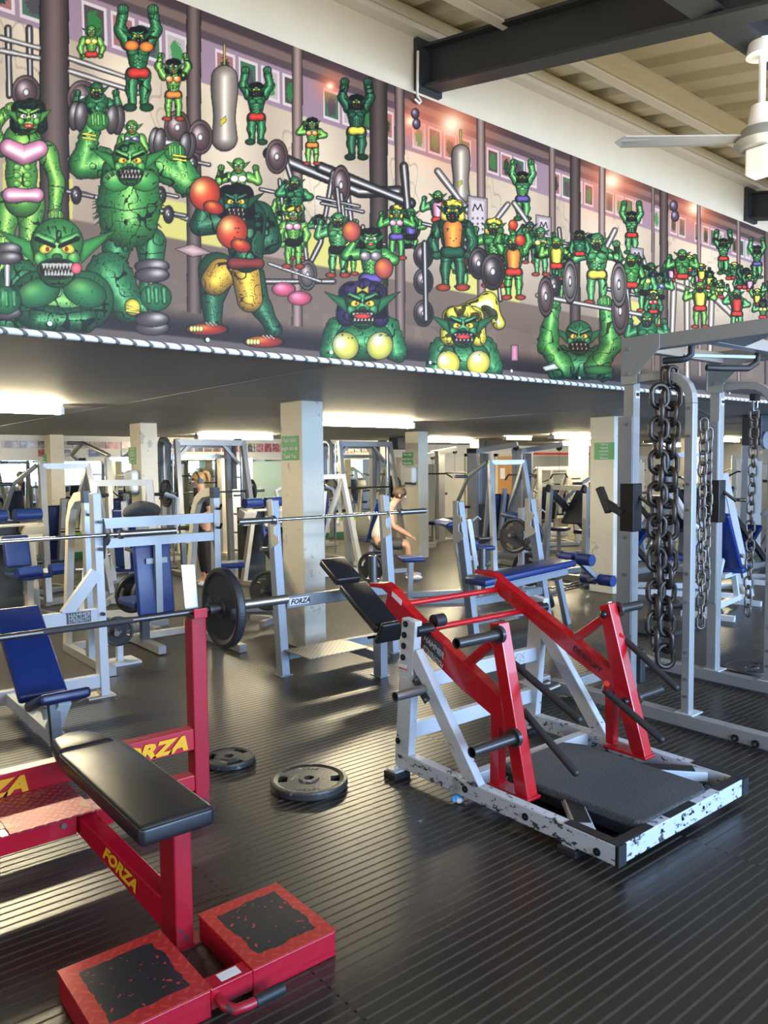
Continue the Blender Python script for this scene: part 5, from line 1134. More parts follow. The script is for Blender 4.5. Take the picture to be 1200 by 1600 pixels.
# ============================================================ WHITE INCLINE BENCH AT THE LEFT, lettered HAMMER STRENGTH
wb = thing('incline_bench', 'white framed incline bench with blue pads and a small black badge, at the left edge', 'bench', (1.4, 5.3, 0))
YW = 5.70
for xx in (0.72, 1.925):
    q = MB(); q.hexa([(xx, YW, 0), (xx + 0.065, YW, 0), (xx + 0.065, YW + 0.11, 0), (xx, YW + 0.11, 0), (xx, YW + 0.06, 1.51), (xx + 0.06, YW + 0.06, 1.51), (xx + 0.06, YW + 0.15, 1.51), (xx, YW + 0.15, 1.51)]); q.build('upright', WHITE2, wb, bevel=0.005)
    MB().box(xx - 0.10, xx + 0.10, YW - 0.02, YW + 0.16, 0, 0.01).build('foot', CREAMF, wb)
    MB().prism([(xx + 0.062, YW + 0.02 + dy, z) for dy, z in ((0.03, 1.32), (-0.0, 1.26), (-0.02, 1.188), (-0.07, 1.188), (-0.08, 1.22), (-0.1, 1.17), (-0.05, 1.13), (0.0, 1.12), (0.03, 1.02))], (0.012, 0, 0)).build('bar_hook', BADGE, wb)
    for z in (1.30, 1.10, 0.62): MB().cyl((xx + 0.03, YW + 0.02, z), (xx + 0.03, YW - 0.012, z), 0.014, n=8).build('bolt', BOLT, wb)
z1_, z0_ = 0.66, 0.565
MB().box(0.72, 1.925, YW + 0.02, YW + 0.08, z0_, z1_).build('upper_rail', WHITE2, wb, bevel=0.004); MB().box(0.72, 1.925, YW + 0.02, YW + 0.08, 0.07, 0.165).build('lower_rail', WHITE2, wb, bevel=0.004)
MB().bar((1.93, YW + 0.05, 0.93), (1.70, YW + 0.05, 0.64), 0.06, 0.085, (0, 1, 0)).build('brace', WHITE2, wb, bevel=0.004)
bdg = MB().box(1.70, 1.87, YW + 0.012, YW + 0.02, 0.575, 0.655).build('badge', BADGE, wb)
text('HAMMER', 0.046, (1.708, YW + 0.0115, 0.618), (1, 0, 0), (0, 0, 1), GREYL, bdg, sx=0.86, bold=0.001); text('STRENGTH', 0.046, (1.708, YW + 0.0115, 0.582), (1, 0, 0), (0, 0, 1), GREYL, bdg, sx=0.66, bold=0.001)
cs = [at(-22, 938, Y=5.35), at(43, 931, Y=5.35), at(91, 1041, Y=4.85), at(20, 1066, Y=4.85)]
def slab(pts, nrm, th, name, m, par, bevel=0.02):
    q = MB(); q.prism(pts, Vector(nrm).normalized() * th); return q.build(name, m, par, bevel=bevel, seg=3, smooth=True)
x_l, x_r = 1.16, 1.44
slab([(x_l, 5.42, 0.80), (x_r, 5.42, 0.80), (x_r, 4.86, 0.34), (x_l, 4.86, 0.34)], (0, 0.46 * 0 - 0.45, 0.6), -0.065, 'back_pad', BLUEV, wb)
slab([(x_l + 0.02, 4.86, 0.31), (x_r + 0.02, 4.86, 0.31), (x_r + 0.02, 4.50, 0.44), (x_l + 0.02, 4.50, 0.44)], (0, 0.2, 0.8), -0.06, 'seat', BLUED, wb)
MB().bar((1.32, 5.35, 0.62), (1.32, 4.85, 0.20), 0.06, 0.06, (1, 0, 0)).build('pad_beam', WHITE2, wb, bevel=0.003); MB().box(1.28, 1.35, 4.45, 5.75, 0.07, 0.15).build('spine', WHITE2, wb, bevel=0.003)
MB().bar((1.33, 4.58, 0.36), (1.30, 4.72, 0.16), 0.075, 0.06, (1, 0, 0)).build('seat_bracket', WHITE2, wb, bevel=0.003)
MB().bar((1.28, 4.62, 0.36), (1.28, 4.55, 0.0), 0.055, 0.055, (1, 0, 0)).build('front_leg', BADGE, wb)
barbell('dark chrome barbell racked on the white incline bench at the left', -0.2, 0.1, at(190, 832, Y=YW).x, at(272, 827, Y=YW).x, YW - 0.026, 1.2045)
# ============================================================ THE GYM UNDER THE MEZZANINE
def rp(x, y, z): return Vector((x, y, z))
def rbox(q, x0, x1, y0, y1, z0, z1): return q.box(x0, x1, y0, y1, z0, z1)
def padbox(name, c, ux, uy, uz, m, par, bv=0.02):
    return MB().obox(c, ux, uy, uz).build(name, m, par, bevel=bv, seg=3, smooth=True)
def dirv(a): return Vector((0, math.cos(a), math.sin(a)))
def lever_press(fm, pm, hi=1.75, arms='press', horns=2):
    """plate loaded seated machine; the user sits facing -Y, back pad at +Y"""
    t = thing('lever_machine', 'x', 'exercise machine'); L_ = []
    for s in (-1, 1):
        MB().bar((s * 0.28, -0.75, 0.04), (s * 0.42, 0.62, 0.04), 0.07, 0.07).build('base_rail', fm, t)
        MB().bar((s * 0.42, 0.60, 0.05), (s * 0.30, 0.30, hi), 0.075, 0.075, (1, 0, 0)).build('upright', fm, t)
        MB().bar((s * 0.30, 0.32, hi - 0.05), (s * 0.16, -0.10, 0.5), 0.06, 0.06, (1, 0, 0)).build('brace', fm, t)
        if arms == 'press': pts = [(s * 0.34, 0.25, hi - 0.02), (s * 0.50, -0.05, hi - 0.25), (s * 0.50, -0.42, 1.05), (s * 0.34, -0.50, 0.98)]
        elif arms == 'pull': pts = [(s * 0.30, 0.35, hi + 0.02), (s * 0.44, -0.25, hi + 0.22), (s * 0.46, -0.62, hi + 0.05), (s * 0.36, -0.66, hi - 0.02)]
        else: pts = [(s * 0.32, 0.15, 0.75), (s * 0.55, -0.1, 0.95), (s * 0.55, -0.3, 1.30), (s * 0.40, -0.32, 1.36)]
        la = MB().path(pts, 0.032, n=8).build('lever_arm', fm, t); e = Vector(pts[-1]); MB().cyl(e, e - Vector((s * 0.13, 0, 0)), 0.02, n=8).build('handle', RUBBER, la)
        p = Vector(pts[1]); MB().cyl(p, p + Vector((s * 0.24, 0, 0)), 0.025, n=10).build('weight_horn', DARKST, la)
        if horns > 1: MB().cyl((s * 0.38, 0.5, 0.55), (s * 0.62, 0.5, 0.55), 0.025, n=10).build('weight_horn', STEEL, t)
    MB().bar((-0.42, 0.58, 0.05), (0.42, 0.58, 0.05), 0.07).build('rear_rail', fm, t); MB().bar((-0.30, 0.31, hi - 0.03), (0.30, 0.31, hi - 0.03), 0.07).build('top_rail', fm, t); MB().bar((-0.35, -0.35, 0.04), (0.35, -0.35, 0.04), 0.06).build('cross_rail', fm, t)
    MB().bar((0, -0.35, 0.05), (0, -0.22, 0.44), 0.08, 0.08, (1, 0, 0)).build('seat_post', fm, t)
    padbox('seat', (0, -0.28, 0.47), (0.18, 0, 0), (0, 0.20, 0), (0, 0, 0.035), pm, t); d = dirv(1.35)
    padbox('back_pad', (0, 0.04, 0.86), (0.16, 0, 0), d * 0.36, Vector((0, -d.z, d.y)) * 0.035, pm, t, 0.025); MB().bar((0, 0.10, 0.5), (0, 0.24, 1.3), 0.06, 0.06, (1, 0, 0)).build('back_post', fm, t)
    return t
def preacher(fm, pm):
    """curl bench: sloping arm pad at -Y, seat at +Y"""
    t = thing('preacher_bench', 'x', 'bench')
    for s in (-1, 1):
        MB().bar((s * 0.30, -0.42, 0.03), (s * 0.24, 0.55, 0.03), 0.06).build('base_rail', fm, t)
        MB().bar((s * 0.33, -0.40, 0.03), (s * 0.30, -0.26, 1.02), 0.055, 0.055, (1, 0, 0)).build('upright', fm, t)
        MB().path([(s * 0.33, -0.29, 1.0), (s * 0.33, -0.36, 1.06), (s * 0.33, -0.40, 1.02)], 0.014, n=6).build('bar_hook', fm, t)
    MB().bar((-0.33, -0.30, 0.55), (0.33, -0.30, 0.55), 0.06).build('cross_rail', fm, t); MB().bar((0, -0.30, 0.05), (0, -0.18, 0.85), 0.07, 0.07, (1, 0, 0)).build('pad_post', fm, t)
    d = dirv(-0.75); q = MB(); q.obox((0, -0.22, 0.84), (0.30, 0, 0), Vector((0, -0.16, -0.15)), Vector((0, -0.028, 0.028))); q.build('arm_pad', pm, t, bevel=0.022, seg=3, smooth=True)
    q = MB(); q.obox((0, -0.05, 0.965), (0.30, 0, 0), Vector((0, 0.07, -0.012)), Vector((0, 0.004, 0.032))); q.build('arm_rest', pm, t, bevel=0.025, seg=3, smooth=True)
    MB().bar((0, 0.42, 0.03), (0, 0.40, 0.50), 0.06, 0.06, (1, 0, 0)).build('seat_post', fm, t); MB().bar((0, -0.3, 0.08), (0, 0.45, 0.08), 0.06).build('spine', fm, t)
    padbox('seat', (0, 0.40, 0.53), (0.17, 0, 0), (0, 0.14, 0), (0, 0, 0.03), pm, t); return t
def smith(fm):
    t = thing('smith_machine', 'x', 'exercise machine')
    for s in (-1, 1):
        MB().bar((s * 0.62, 0.35, 0.03), (s * 0.56, 0.30, 2.10), 0.09, 0.09, (1, 0, 0)).build('rear_post', fm, t); MB().bar((s * 0.66, -0.55, 0.03), (s * 0.58, -0.20, 2.13), 0.075, 0.075, (1, 0, 0)).build('front_post', fm, t)
        MB().path([(s * 0.66, -0.05, 0.4), (s * 0.66, -0.05, 2.05), (s * 0.66, 0.02, 2.12), (s * 0.66, 0.18, 2.13), (s * 0.66, 0.26, 2.05), (s * 0.66, 0.26, 1.3)], 0.05, n=8).build('counterweight_tube', GREYP, t)
        MB().cyl((s * 0.63, -0.1, 0.1), (s * 0.60, -0.1, 2.1), 0.016, n=8).build('guide_rod', CHROME, t); MB().bar((s * 0.66, -0.6, 0.03), (s * 0.66, 0.55, 0.03), 0.08).build('base_rail', fm, t)
        MB().bar((s * 0.58, -0.05, 1.75), (s * 0.30, -0.05, 2.05), 0.05).build('brace', fm, t)
        MB().cyl((s * 0.68, -0.12, 1.28), (s * 1.02, -0.12, 1.28), 0.025, n=10).build('sleeve', STEEL, t)
        for k in range(4): MB().cyl((s * 0.70, 0.36, 0.55 + k * 0.32), (s * 0.92, 0.36, 0.55 + k * 0.32), 0.02, n=8).build('plate_peg', STEEL, t)
    MB().bar((-0.58, -0.2, 2.08), (0.58, -0.2, 2.08), 0.09).build('top_beam', fm, t); MB().bar((-0.6, 0.3, 2.05), (0.6, 0.3, 2.05), 0.08).build('top_beam', fm, t); MB().bar((-0.6, 0.3, 1.86), (0.6, 0.3, 1.86), 0.06).build('cross_tube', STEEL, t)
    MB().cyl((-0.68, -0.12, 1.28), (0.68, -0.12, 1.28), 0.016, n=8).build('bar', DARKST, t); return t
def cable_tower(fm, h=1.98):
    t = thing('cable_machine', 'x', 'exercise machine')
    for s in (-1, 1):
        MB().box(s * 0.28 - 0.05, s * 0.28 + 0.05, -0.09, 0.09, 0, h).build('column', fm, t); MB().box(s * 0.12 - 0.012, s * 0.12 + 0.012, -0.01, 0.015, 0.05, h - 0.05).build('guide_rod', CHROME, t)
    MB().box(-0.33, 0.33, -0.10, 0.10, h - 0.09, h).build('top_housing', fm, t); MB().box(-0.36, 0.36, -0.35, 0.25, 0, 0.06).build('base', fm, t)
    MB().box(-0.19, 0.19, -0.06, 0.06, 0.08, 0.95).build('weight_stack', BADGE, t); MB().box(-0.20, 0.20, 0.07, 0.085, 0.1, 1.7).build('shroud', DISPW, t)
    MB().bar((0, 0, h - 0.04), (0, -0.75, h + 0.06), 0.07, 0.09).build('pulley_arm', fm, t); MB().cyl((-0.02, -0.72, h), (0.02, -0.72, h), 0.055, n=14).build('pulley', BOLT, t)
    MB().cyl((0, -0.72, h - 0.05), (0, -0.72, 1.5), 0.004, n=5).build('cable', BOLT, t); MB().path([(-0.5, -0.72, 1.42), (-0.35, -0.72, 1.5), (0.35, -0.72, 1.5), (0.5, -0.72, 1.42)], 0.016, n=8).build('pull_bar', RUBBER, t)
    padbox('seat', (0, -0.72, 0.46), (0.16, 0, 0), (0, 0.18, 0), (0, 0, 0.03), BLUED, t); MB().bar((0, -0.72, 0.0), (0, -0.72, 0.44), 0.06, 0.06, (1, 0, 0)).build('seat_post', fm, t); MB().bar((0, -0.8, 0.03), (0, 0, 0.03), 0.07).build('spine', fm, t)
    return t
def leg_curl(fm, pm):
    t = thing('leg_curl_machine', 'x', 'exercise machine')
    for s in (-1, 1):
        MB().bar((s * 0.3, -0.6, 0.03), (s * 0.3, 0.6, 0.03), 0.07).build('base_rail', fm, t); MB().bar((s * 0.3, 0.35, 0.05), (s * 0.22, 0.25, 0.88), 0.07, 0.07, (1, 0, 0)).build('upright', fm, t)
        q = MB(); q.cyl((s * 0.05, 0.25, 1.17), (s * 0.34, 0.25, 1.17), 0.07, n=18); q.build('roller', pm, t, bevel=0.015, seg=2)
        q = MB(); q.cyl((s * 0.05, -0.55, 0.62), (s * 0.30, -0.55, 0.62), 0.06, n=18); q.build('roller', pm, t, bevel=0.015, seg=2)
        padbox('block', (s * 0.26, 0.30, 1.01), (0.11, 0, 0), (0, 0.07, 0.03), (0, -0.03, 0.06), fm, t, 0.006)
    MB().bar((-0.36, 0.28, 0.90), (0.36, 0.28, 0.90), 0.06, 0.09).build('cross_rail', fm, t); MB().cyl((-0.3, 0.25, 1.06), (0.3, 0.25, 1.06), 0.02, n=8).build('cross_tube', fm, t)
    padbox('back_pad', (0, 0.12, 0.78), (0.14, 0, 0), (0, 0.03, 0.17), (0, -0.035, 0.0), pm, t); padbox('seat', (0, -0.15, 0.54), (0.17, 0, 0), (0, 0.22, 0), (0, 0, 0.03), pm, t)
    MB().bar((0, -0.15, 0.03), (0, -0.15, 0.5), 0.07, 0.07, (1, 0, 0)).build('seat_post', fm, t); MB().bar((0, -0.55, 0.62), (0, -0.2, 0.5), 0.05, 0.05, (1, 0, 0)).build('roller_arm', fm, t); MB().box(-0.2, 0.2, 0.45, 0.6, 0.03, 1.1).build('weight_stack', BADGE, t)
    return t
def leg_press(fm, pm):
    t = thing('leg_press', 'x', 'exercise machine')
    for s in (-1, 1):
        MB().bar((s * 0.32, -0.9, 0.05), (s * 0.32, 0.9, 1.35), 0.05, 0.09, (1, 0, 0)).build('sled_rail', DARKST, t); MB().bar((s * 0.36, -1.0, 0.04), (s * 0.36, 1.0, 0.04), 0.08).build('base_rail', fm, t); MB().bar((s * 0.36, 0.9, 0.05), (s * 0.32, 0.82, 1.35), 0.07, 0.07, (1, 0, 0)).build('upright', fm, t)
        MB().cyl((s * 0.33, 0.45, 1.12), (s * 0.62, 0.45, 1.12), 0.026, n=10).build('weight_horn', STEEL, t); MB().path([(s * 0.30, -0.75, 0.35), (s * 0.42, -0.72, 0.55), (s * 0.42, -0.60, 0.6)], 0.02, n=8).build('handle', fm, t)
    MB().bar((-0.36, 0.9, 0.05), (0.36, 0.9, 0.05), 0.08).build('rear_rail', fm, t); MB().bar((-0.3, 0.82, 1.34), (0.3, 0.82, 1.34), 0.07).build('top_rail', fm, t)
    padbox('foot_plate', (0, 0.38, 1.05), (0.30, 0, 0), (0, 0.20, -0.25), (0, 0.016, 0.014), BADGE, t, 0.004); d = dirv(2.5)
    padbox('back_pad', (0, -0.72, 0.42), (0.20, 0, 0), d * 0.34, Vector((0, -d.z, d.y)) * 0.04, pm, t); padbox('seat', (0, -0.42, 0.28), (0.20, 0, 0), (0, 0.14, 0.05), (0, -0.014, 0.035), pm, t)
    MB().bar((0, -0.6, 0.05), (0, -0.65, 0.35), 0.08, 0.08, (1, 0, 0)).build('seat_post', fm, t); return t
def cardio(fm):
    t = thing('exercise_bike', 'x', 'exercise machine')
    MB().bar((-0.25, -0.5, 0.04), (0.25, -0.5, 0.04), 0.07).build('front_foot', fm, t); MB().bar((-0.25, 0.5, 0.04), (0.25, 0.5, 0.04), 0.07).build('rear_foot', fm, t); MB().bar((0, -0.5, 0.08), (0, 0.5, 0.08), 0.08).build('base', fm, t)
    MB().cyl((-0.05, -0.15, 0.35), (0.05, -0.15, 0.35), 0.26, n=24).build('flywheel_cover', DISPW, t, bevel=0.02); MB().bar((0, -0.45, 0.1), (0, -0.30, 1.15), 0.06, 0.08, (1, 0, 0)).build('mast', fm, t)
    MB().bar((0, 0.35, 0.1), (0, 0.25, 0.85), 0.06, 0.07, (1, 0, 0)).build('seat_post', fm, t); padbox('saddle', (0, 0.26, 0.90), (0.11, 0, 0), (0, 0.13, 0), (0, 0, 0.035), BLACKV, t, 0.03)
    padbox('console', (0, -0.30, 1.25), (0.14, 0, 0), (0, -0.03, 0.10), (0, 0.03, 0.01), BADGE, t, 0.01); MB().path([(-0.25, 0.0, 1.2), (-0.25, -0.25, 1.12), (0, -0.30, 1.10), (0.25, -0.25, 1.12), (0.25, 0.0, 1.2)], 0.018, n=8).build('handlebar', RUBBER, t); return t
def flat_bench(fm, pm):
    t = thing('adjustable_bench', 'x', 'bench')
    MB().bar((-0.25, -0.5, 0.03), (0.25, -0.5, 0.03), 0.06).build('front_foot', fm, t); MB().bar((-0.28, 0.6, 0.03), (0.28, 0.6, 0.03), 0.06).build('rear_foot', fm, t); MB().bar((0, -0.5, 0.09), (0, 0.6, 0.09), 0.06).build('spine', fm, t)
    MB().bar((0, -0.45, 0.05), (0, -0.28, 0.42), 0.055, 0.055, (1, 0, 0)).build('front_leg', fm, t); MB().bar((0, 0.55, 0.05), (0, 0.15, 0.6), 0.055, 0.055, (1, 0, 0)).build('rear_leg', fm, t); MB().bar((0, -0.45, 0.40), (0, 0.1, 0.40), 0.05).build('seat_beam', fm, t)
    padbox('seat', (0, -0.30, 0.45), (0.15, 0, 0), (0, 0.17, 0), (0, 0, 0.035), pm, t); d = dirv(0.9); padbox('back_pad', Vector((0, -0.10, 0.48)) + d * 0.42, (0.15, 0, 0), d * 0.40, Vector((0, -d.z, d.y)) * 0.035, pm, t); return t
def press_seat(fm, pm):
    """shoulder press bench: two uprights, curved rear legs, beams, back pad seen from behind"""
    t = thing('shoulder_press_bench', 'x', 'bench'); W = 0.60
    for s in (-1, 1):
        MB().box(s * W - 0.03, s * W + 0.03, -0.04, 0.04, 0.02, 1.40).build('upright', fm, t); MB().box(s * W - 0.032, s * W + 0.032, -0.042, 0.042, 1.40, 1.50).build('post_cap', BOLT, t)
        q = MB(); q.rpath([(s * W, 0.02, 1.46), (s * W, 0.22, 1.44), (s * W, 0.36, 1.36), (s * W, 0.44, 1.22), (s * W, 0.52, 0.8), (s * W, 0.66, 0.03)], 0.06, 0.08, (1, 0, 0)); q.build('curved_leg', CREAMF, t)
        MB().bar((s * W, -0.5, 0.04), (s * W, 0.68, 0.04), 0.07).build('base_rail', fm, t)
        for z in (1.30, 1.12): MB().path([(s * W, -0.04, z), (s * W, -0.10, z), (s * W, -0.13, z + 0.04)], 0.013, n=6).build('bar_hook', BOLT, t)
    MB().box(-W, W, -0.03, 0.03, 1.17, 1.26).build('upper_beam', fm, t); MB().box(-W, W, -0.03, 0.03, 1.00, 1.08).build('lower_beam', fm, t); MB().bar((-W, 0.6, 0.05), (W, 0.6, 0.05), 0.06).build('rear_rail', CREAMF, t)
    padbox('back_pad', (0.0, 0.06, 0.72), (0.17, 0, 0), (0, 0.05, 0.36), (0, 0.03, -0.004), BLUEV, t); MB().bar((0.02, 0.0, 0.38), (0.02, 0.0, 1.05), 0.06, 0.05, (1, 0, 0)).build('back_post', fm, t)
    for z in (0.85, 0.55): MB().box(-0.08, 0.12, 0.018, 0.026, z - 0.025, z + 0.025).build('bracket', STEEL, t)
    padbox('seat', (0, 0.32, 0.44), (0.17, 0, 0), (0, 0.2, 0), (0, 0, 0.035), BLUEV, t); MB().bar((0, 0.3, 0.05), (0, 0.3, 0.41), 0.07, 0.07, (1, 0, 0)).build('seat_post', BADGE, t); MB().bar((0, 0.6, 0.05), (0, -0.1, 0.05), 0.07).build('spine', fm, t)
    return t
def plate_tree():
    t = thing('plate_rack', 'x', 'rack')
    MB().bar((-0.3, 0, 0.03), (0.3, 0, 0.03), 0.06).build('foot', SILVER, t); MB().bar((0, -0.3, 0.03), (0, 0.3, 0.03), 0.06).build('foot', SILVER, t); MB().bar((0, 0, 0.03), (0, 0, 1.15), 0.06, 0.06, (1, 0, 0)).build('post', SILVER, t)
    for s in (-1, 1):
        for z in (0.35, 0.80): MB().cyl((0, 0, z), (s * 0.28, 0, z + 0.03), 0.022, n=8).build('peg', STEEL, t)
    return t
def dumbbell_rack():
    t = thing('dumbbell_rack', 'x', 'rack')
    for s in (-1, 1): MB().bar((s * 0.9, 0.25, 0.0), (s * 0.9, 0.02, 1.0), 0.06, 0.06, (1, 0, 0)).build('upright', SILVER, t); MB().bar((s * 0.9, -0.3, 0.03), (s * 0.9, 0.3, 0.03), 0.06).build('foot', SILVER, t)
    for z, y in ((0.35, 0.05), (0.68, 0.0), (0.98, -0.05)): MB().bar((-0.95, y, z), (0.95, y, z), 0.30, 0.03, (0, 1, 0.3)).build('shelf', SILVER, t)
    return t

PLIST = []
def put(src, px, py, rot, label, group=None, first={}):
    """stand a machine on the floor; px, py = the floor point under its middle"""
    c = at(px, py, z=0); k = id(src)
    if k in first: o = copy_tree(src)
    else: o = src; first[k] = 1
    o.location = (c.x, c.y, 0); o.rotation_euler = (0, 0, math.radians(rot)); o['label'] = label
    if group: o['group'] = group
    elif 'group' in o: del o['group']
    return o
LP_S = lever_press(SILVER, BLUED); LP_C = lever_press(CREAMF, BLACKV, 1.62); LP_P = lever_press(SILVER, BLUED, 1.85, 'pull'); LP_R = lever_press(WHITE2, BLUEV, 1.55, 'row'); LP_B = lever_press(WHITE2, BLUED, 1.60)
PR = preacher(SILVER, BLUEV); SM = smith(RACKP); CT = cable_tower(SILVER); CTC = cable_tower(CREAMF, 1.85); LC = leg_curl(CREAMF, BLUEV); LG = leg_press(SILVER, BLUEV); CD = cardio(CREAMF); AB = flat_bench(WHITE2, BLUEV); PS = press_seat(SILVER, BLUEV); PT = plate_tree(); DR = dumbbell_rack()
def putw(src, x, y, rot, label, group=None, first={}):
    k = id(src)
    o = put(src, 600, 1000, rot, label, group); o.location = (x, y, 0); return o
# nearest row
putw(PS, 2.79, 6.72, 0, 'silver shoulder press bench with curved cream legs, seen from behind at the left')
putw(PS, 0.62, 7.1, 0, 'silver shoulder press bench cut by the left edge of the photo')
putw(PR, 6.66, 7.05, 62, 'silver preacher curl bench with blue pads, right of the near cream column')
putw(PR, 4.75, 8.10, 62, 'blue padded preacher bench just left of the near cream column')
putw(PR, 8.25, 7.35, 62, 'blue padded preacher bench beneath the tall blue backrest')
putw(AB, 7.9, 9.9, 160, 'white framed adjustable bench with blue pad tilted, beyond the middle barbell end')
putw(LC, 2.25, 9.1, 10, 'cream leg curl machine with two blue rollers on top, at the left')
putw(LC, 5.75, 9.55, 10, 'cream leg curl machine with blue rollers behind the standing person')
putw(LP_R, 3.45, 9.1, 150, 'white lever row machine with blue pads behind the silver press bench')
putw(LG, 10.0, 7.05, 90, 'silver leg press with blue seat left of the right column')
putw(LP_S, 9.35, 8.6, 165, 'silver lever machine with a tall dark blue backrest, centre right')
PT0 = putw(PT, 3.1, 7.85, 100, 'silver plate rack behind the blue back pad of the press bench')
putw(LP_B, 11.5, 8.1, 180, 'white lever machine with dark blue pads by the right column')
# middle rows
putw(SM, 5.75, 11.7, 0, 'tall grey smith machine over the standing person, left of the near column')
putw(SM, 8.75, 11.5, 0, 'tall grey smith machine seen right of the near cream column')
putw(LP_P, 2.1, 12.2, 175, 'silver pulldown machine with raised arms, left of the leftmost column')
putw(LP_P, 4.35, 11.8, 185, 'silver pulldown machine with raised arms, between the two left columns')
putw(LP_S, 3.05, 10.6, 190, 'silver lever machine with blue pads in front of the leftmost column')
putw(LP_C, 0.9, 9.9, 170, 'cream lever machine with black pads near the left edge')
putw(LP_S, 0.3, 11.6, 190, 'silver lever machine with blue pads far at the left edge')
putw(LP_R, 6.9, 10.2, 180, 'white lever row machine beyond the blue preacher bench')
putw(CT, 10.4, 10.0, 20, 'silver cable machine right of the middle far column, front one'); putw(CT, 11.5, 9.9, 20, 'silver cable machine beside the front one, nearer the doors')
putw(CTC, 10.4, 11.9, 100, 'cream cable machine behind the silver cable columns'); putw(CTC, 7.2, 13.4, 180, 'cream cable machine against the far mirrors, behind the smith machines')
putw(CT, 11.6, 12.6, 90, 'silver cable machine far beyond the middle far column')
putw(LP_P, 12.9, 7.35, 130, 'silver pulldown machine behind the right column'); putw(LP_C, 13.0, 10.5, 150, 'cream lever machine far under the wooden doors, nearer one')
putw(LP_C, 15.0, 11.8, 150, 'cream lever machine far under the wooden doors, further one'); putw(CTC, 16.4, 10.6, 120, 'cream cable machine far right of the wooden doors')
putw(LG, 13.6, 8.9, 90, 'silver leg press far behind the right column'); putw(LP_R, 15.6, 8.9, 180, 'white lever row machine far behind the grey rack')
putw(LP_C, 17.5, 12.6, 150, 'cream lever machine at the far red strip'); putw(LG, 11.9, 6.15, 90, 'silver leg press right behind the right column foot')
# right side, seen between the rack posts
putw(AB, 8.55, 4.35, 100, 'white framed blue bench standing behind the grey rack'); putw(LP_R, 9.4, 5.2, 215, 'white lever row machine behind the hanging chains')
putw(LP_B, 11.1, 4.55, 200, 'white lever machine with a plate arm behind the thin chain'); putw(LP_B, 12.9, 4.9, 190, 'white lever machine at the right edge behind the single chain')
putw(CT, 14.2, 6.6, 120, 'silver cable machine at the right edge, far behind the rack'); putw(LP_C, 16.6, 7.3, 180, 'cream lever machine at the right edge under the far tubes'); putw(CTC, 18.6, 9.0, 120, 'cream cable machine furthest at the right edge')
putw(LP_S, 19.2, 7.2, 160, 'silver lever machine in the far right distance')
# far row along the mirrors
for i, x in enumerate((0.2, 1.5, 2.8, 4.9, 6.0, 9.3, 10.7)): putw(CD, x, 13.7 + 0.12 * (i % 2), 180, 'cream exercise bike in the far row before the mirrors', 'exercise bikes before the mirrors')
for i, x in enumerate((14.5, 16.0, 19.2, 21.0)): putw(CD, x, 15.6 - 0.3 * (i % 2), 180, 'cream exercise bike in the recess by the wooden doors', 'exercise bikes in the recess')
putw(DR, 20.6, 12.5, 90, 'silver dumbbell rack far at the right'); PT1 = putw(PT, 4.35, 7.25, 30, 'silver plate rack standing behind the red bench upright'); PT2 = putw(PT, 7.35, 6.35, 10, 'silver plate rack between the preacher bench and the red arms')
# weight plates loaded or leaning
def wplate(me, x, y, z, axis, label, spin=0.0): plate(me, (x, y, z), label, axis=axis, spin=spin)
wplate(PM_S, 2.30, 6.367, 0.3333, (0.15, 0.35, -0.02), 'small black plate on a peg right of the white bench upright', 0.2)
MB_ = thing('plate_peg', 'steel peg on a white bracket carrying the small black plate', 'rack', (2.35, 6.6, 0.0)); MB().cyl((2.25, 6.25, 0.34), (2.40, 6.60, 0.32), 0.022, n=12, hole=0).build('peg', STEEL, MB_); MB().bar((2.40, 6.62, 0.32), (2.40, 6.62, 0.0), 0.05, 0.05, (1, 0, 0)).build('post', WHITE2, MB_); MB().box(2.25, 2.55, 6.5, 6.75, 0, 0.02).build('foot', WHITE2, MB_)
def on_peg(root, pp, side, z, t_, frac=0.55):
    """hang a plate coaxially on one of a plate rack's pegs"""
    W = Matrix.LocRotScale(root.location, root.rotation_euler.to_quaternion(), None); a = W @ Vector((0, 0, z)); b = W @ Vector((side * 0.28, 0, z + 0.03)); p = a.lerp(b, frac); plate(PM_T, p[:], t_, axis=(b - a)[:], spin=frac * 3)
on_peg(PT2, 0, 1, 0.35, 'black plate low on the rack beside the preacher bench'); on_peg(PT2, 0, -1, 0.80, 'black plate high on the rack beside the preacher bench'); on_peg(PT2, 0, 1, 0.80, 'black plate high on the right peg of the rack beside the red arms')
on_peg(PT1, 0, -1, 0.35, 'black plate low on the rack behind the red bench upright'); on_peg(PT1, 0, 1, 0.80, 'black plate high on the rack behind the red bench upright'); on_peg(PT0, 0, 1, 0.35, 'black three-hole plate low behind the blue back pad'); on_peg(PT0, 0, -1, 0.35, 'black plate on the far low peg behind the blue back pad')
for k, (x, y, z, ax, t_) in enumerate(((6.85, 8.75, 0.22, (1, .3, 0), 'black plate leaning beyond the seated person'), (7.05, 5.75, 0.22, (0.9, -.6, .5), 'black plate leaning low behind the two-post bench rack'),
        (5.75 - 0.74, 11.58, 1.28, (1, 0, 0), 'black plate on the left sleeve of the left smith machine'), (5.75 + 0.74, 11.58, 1.28, (1, 0, 0), 'black plate on the right sleeve of the left smith machine'), (8.75 - 0.74, 11.38, 1.28, (1, 0, 0), 'black plate on the left sleeve of the right smith machine'), (8.75 + 0.74, 11.38, 1.28, (1, 0, 0), 'black plate on the right sleeve of the right smith machine'))):
    wplate(PM_T, x, y, z, ax, t_, k * 0.7)
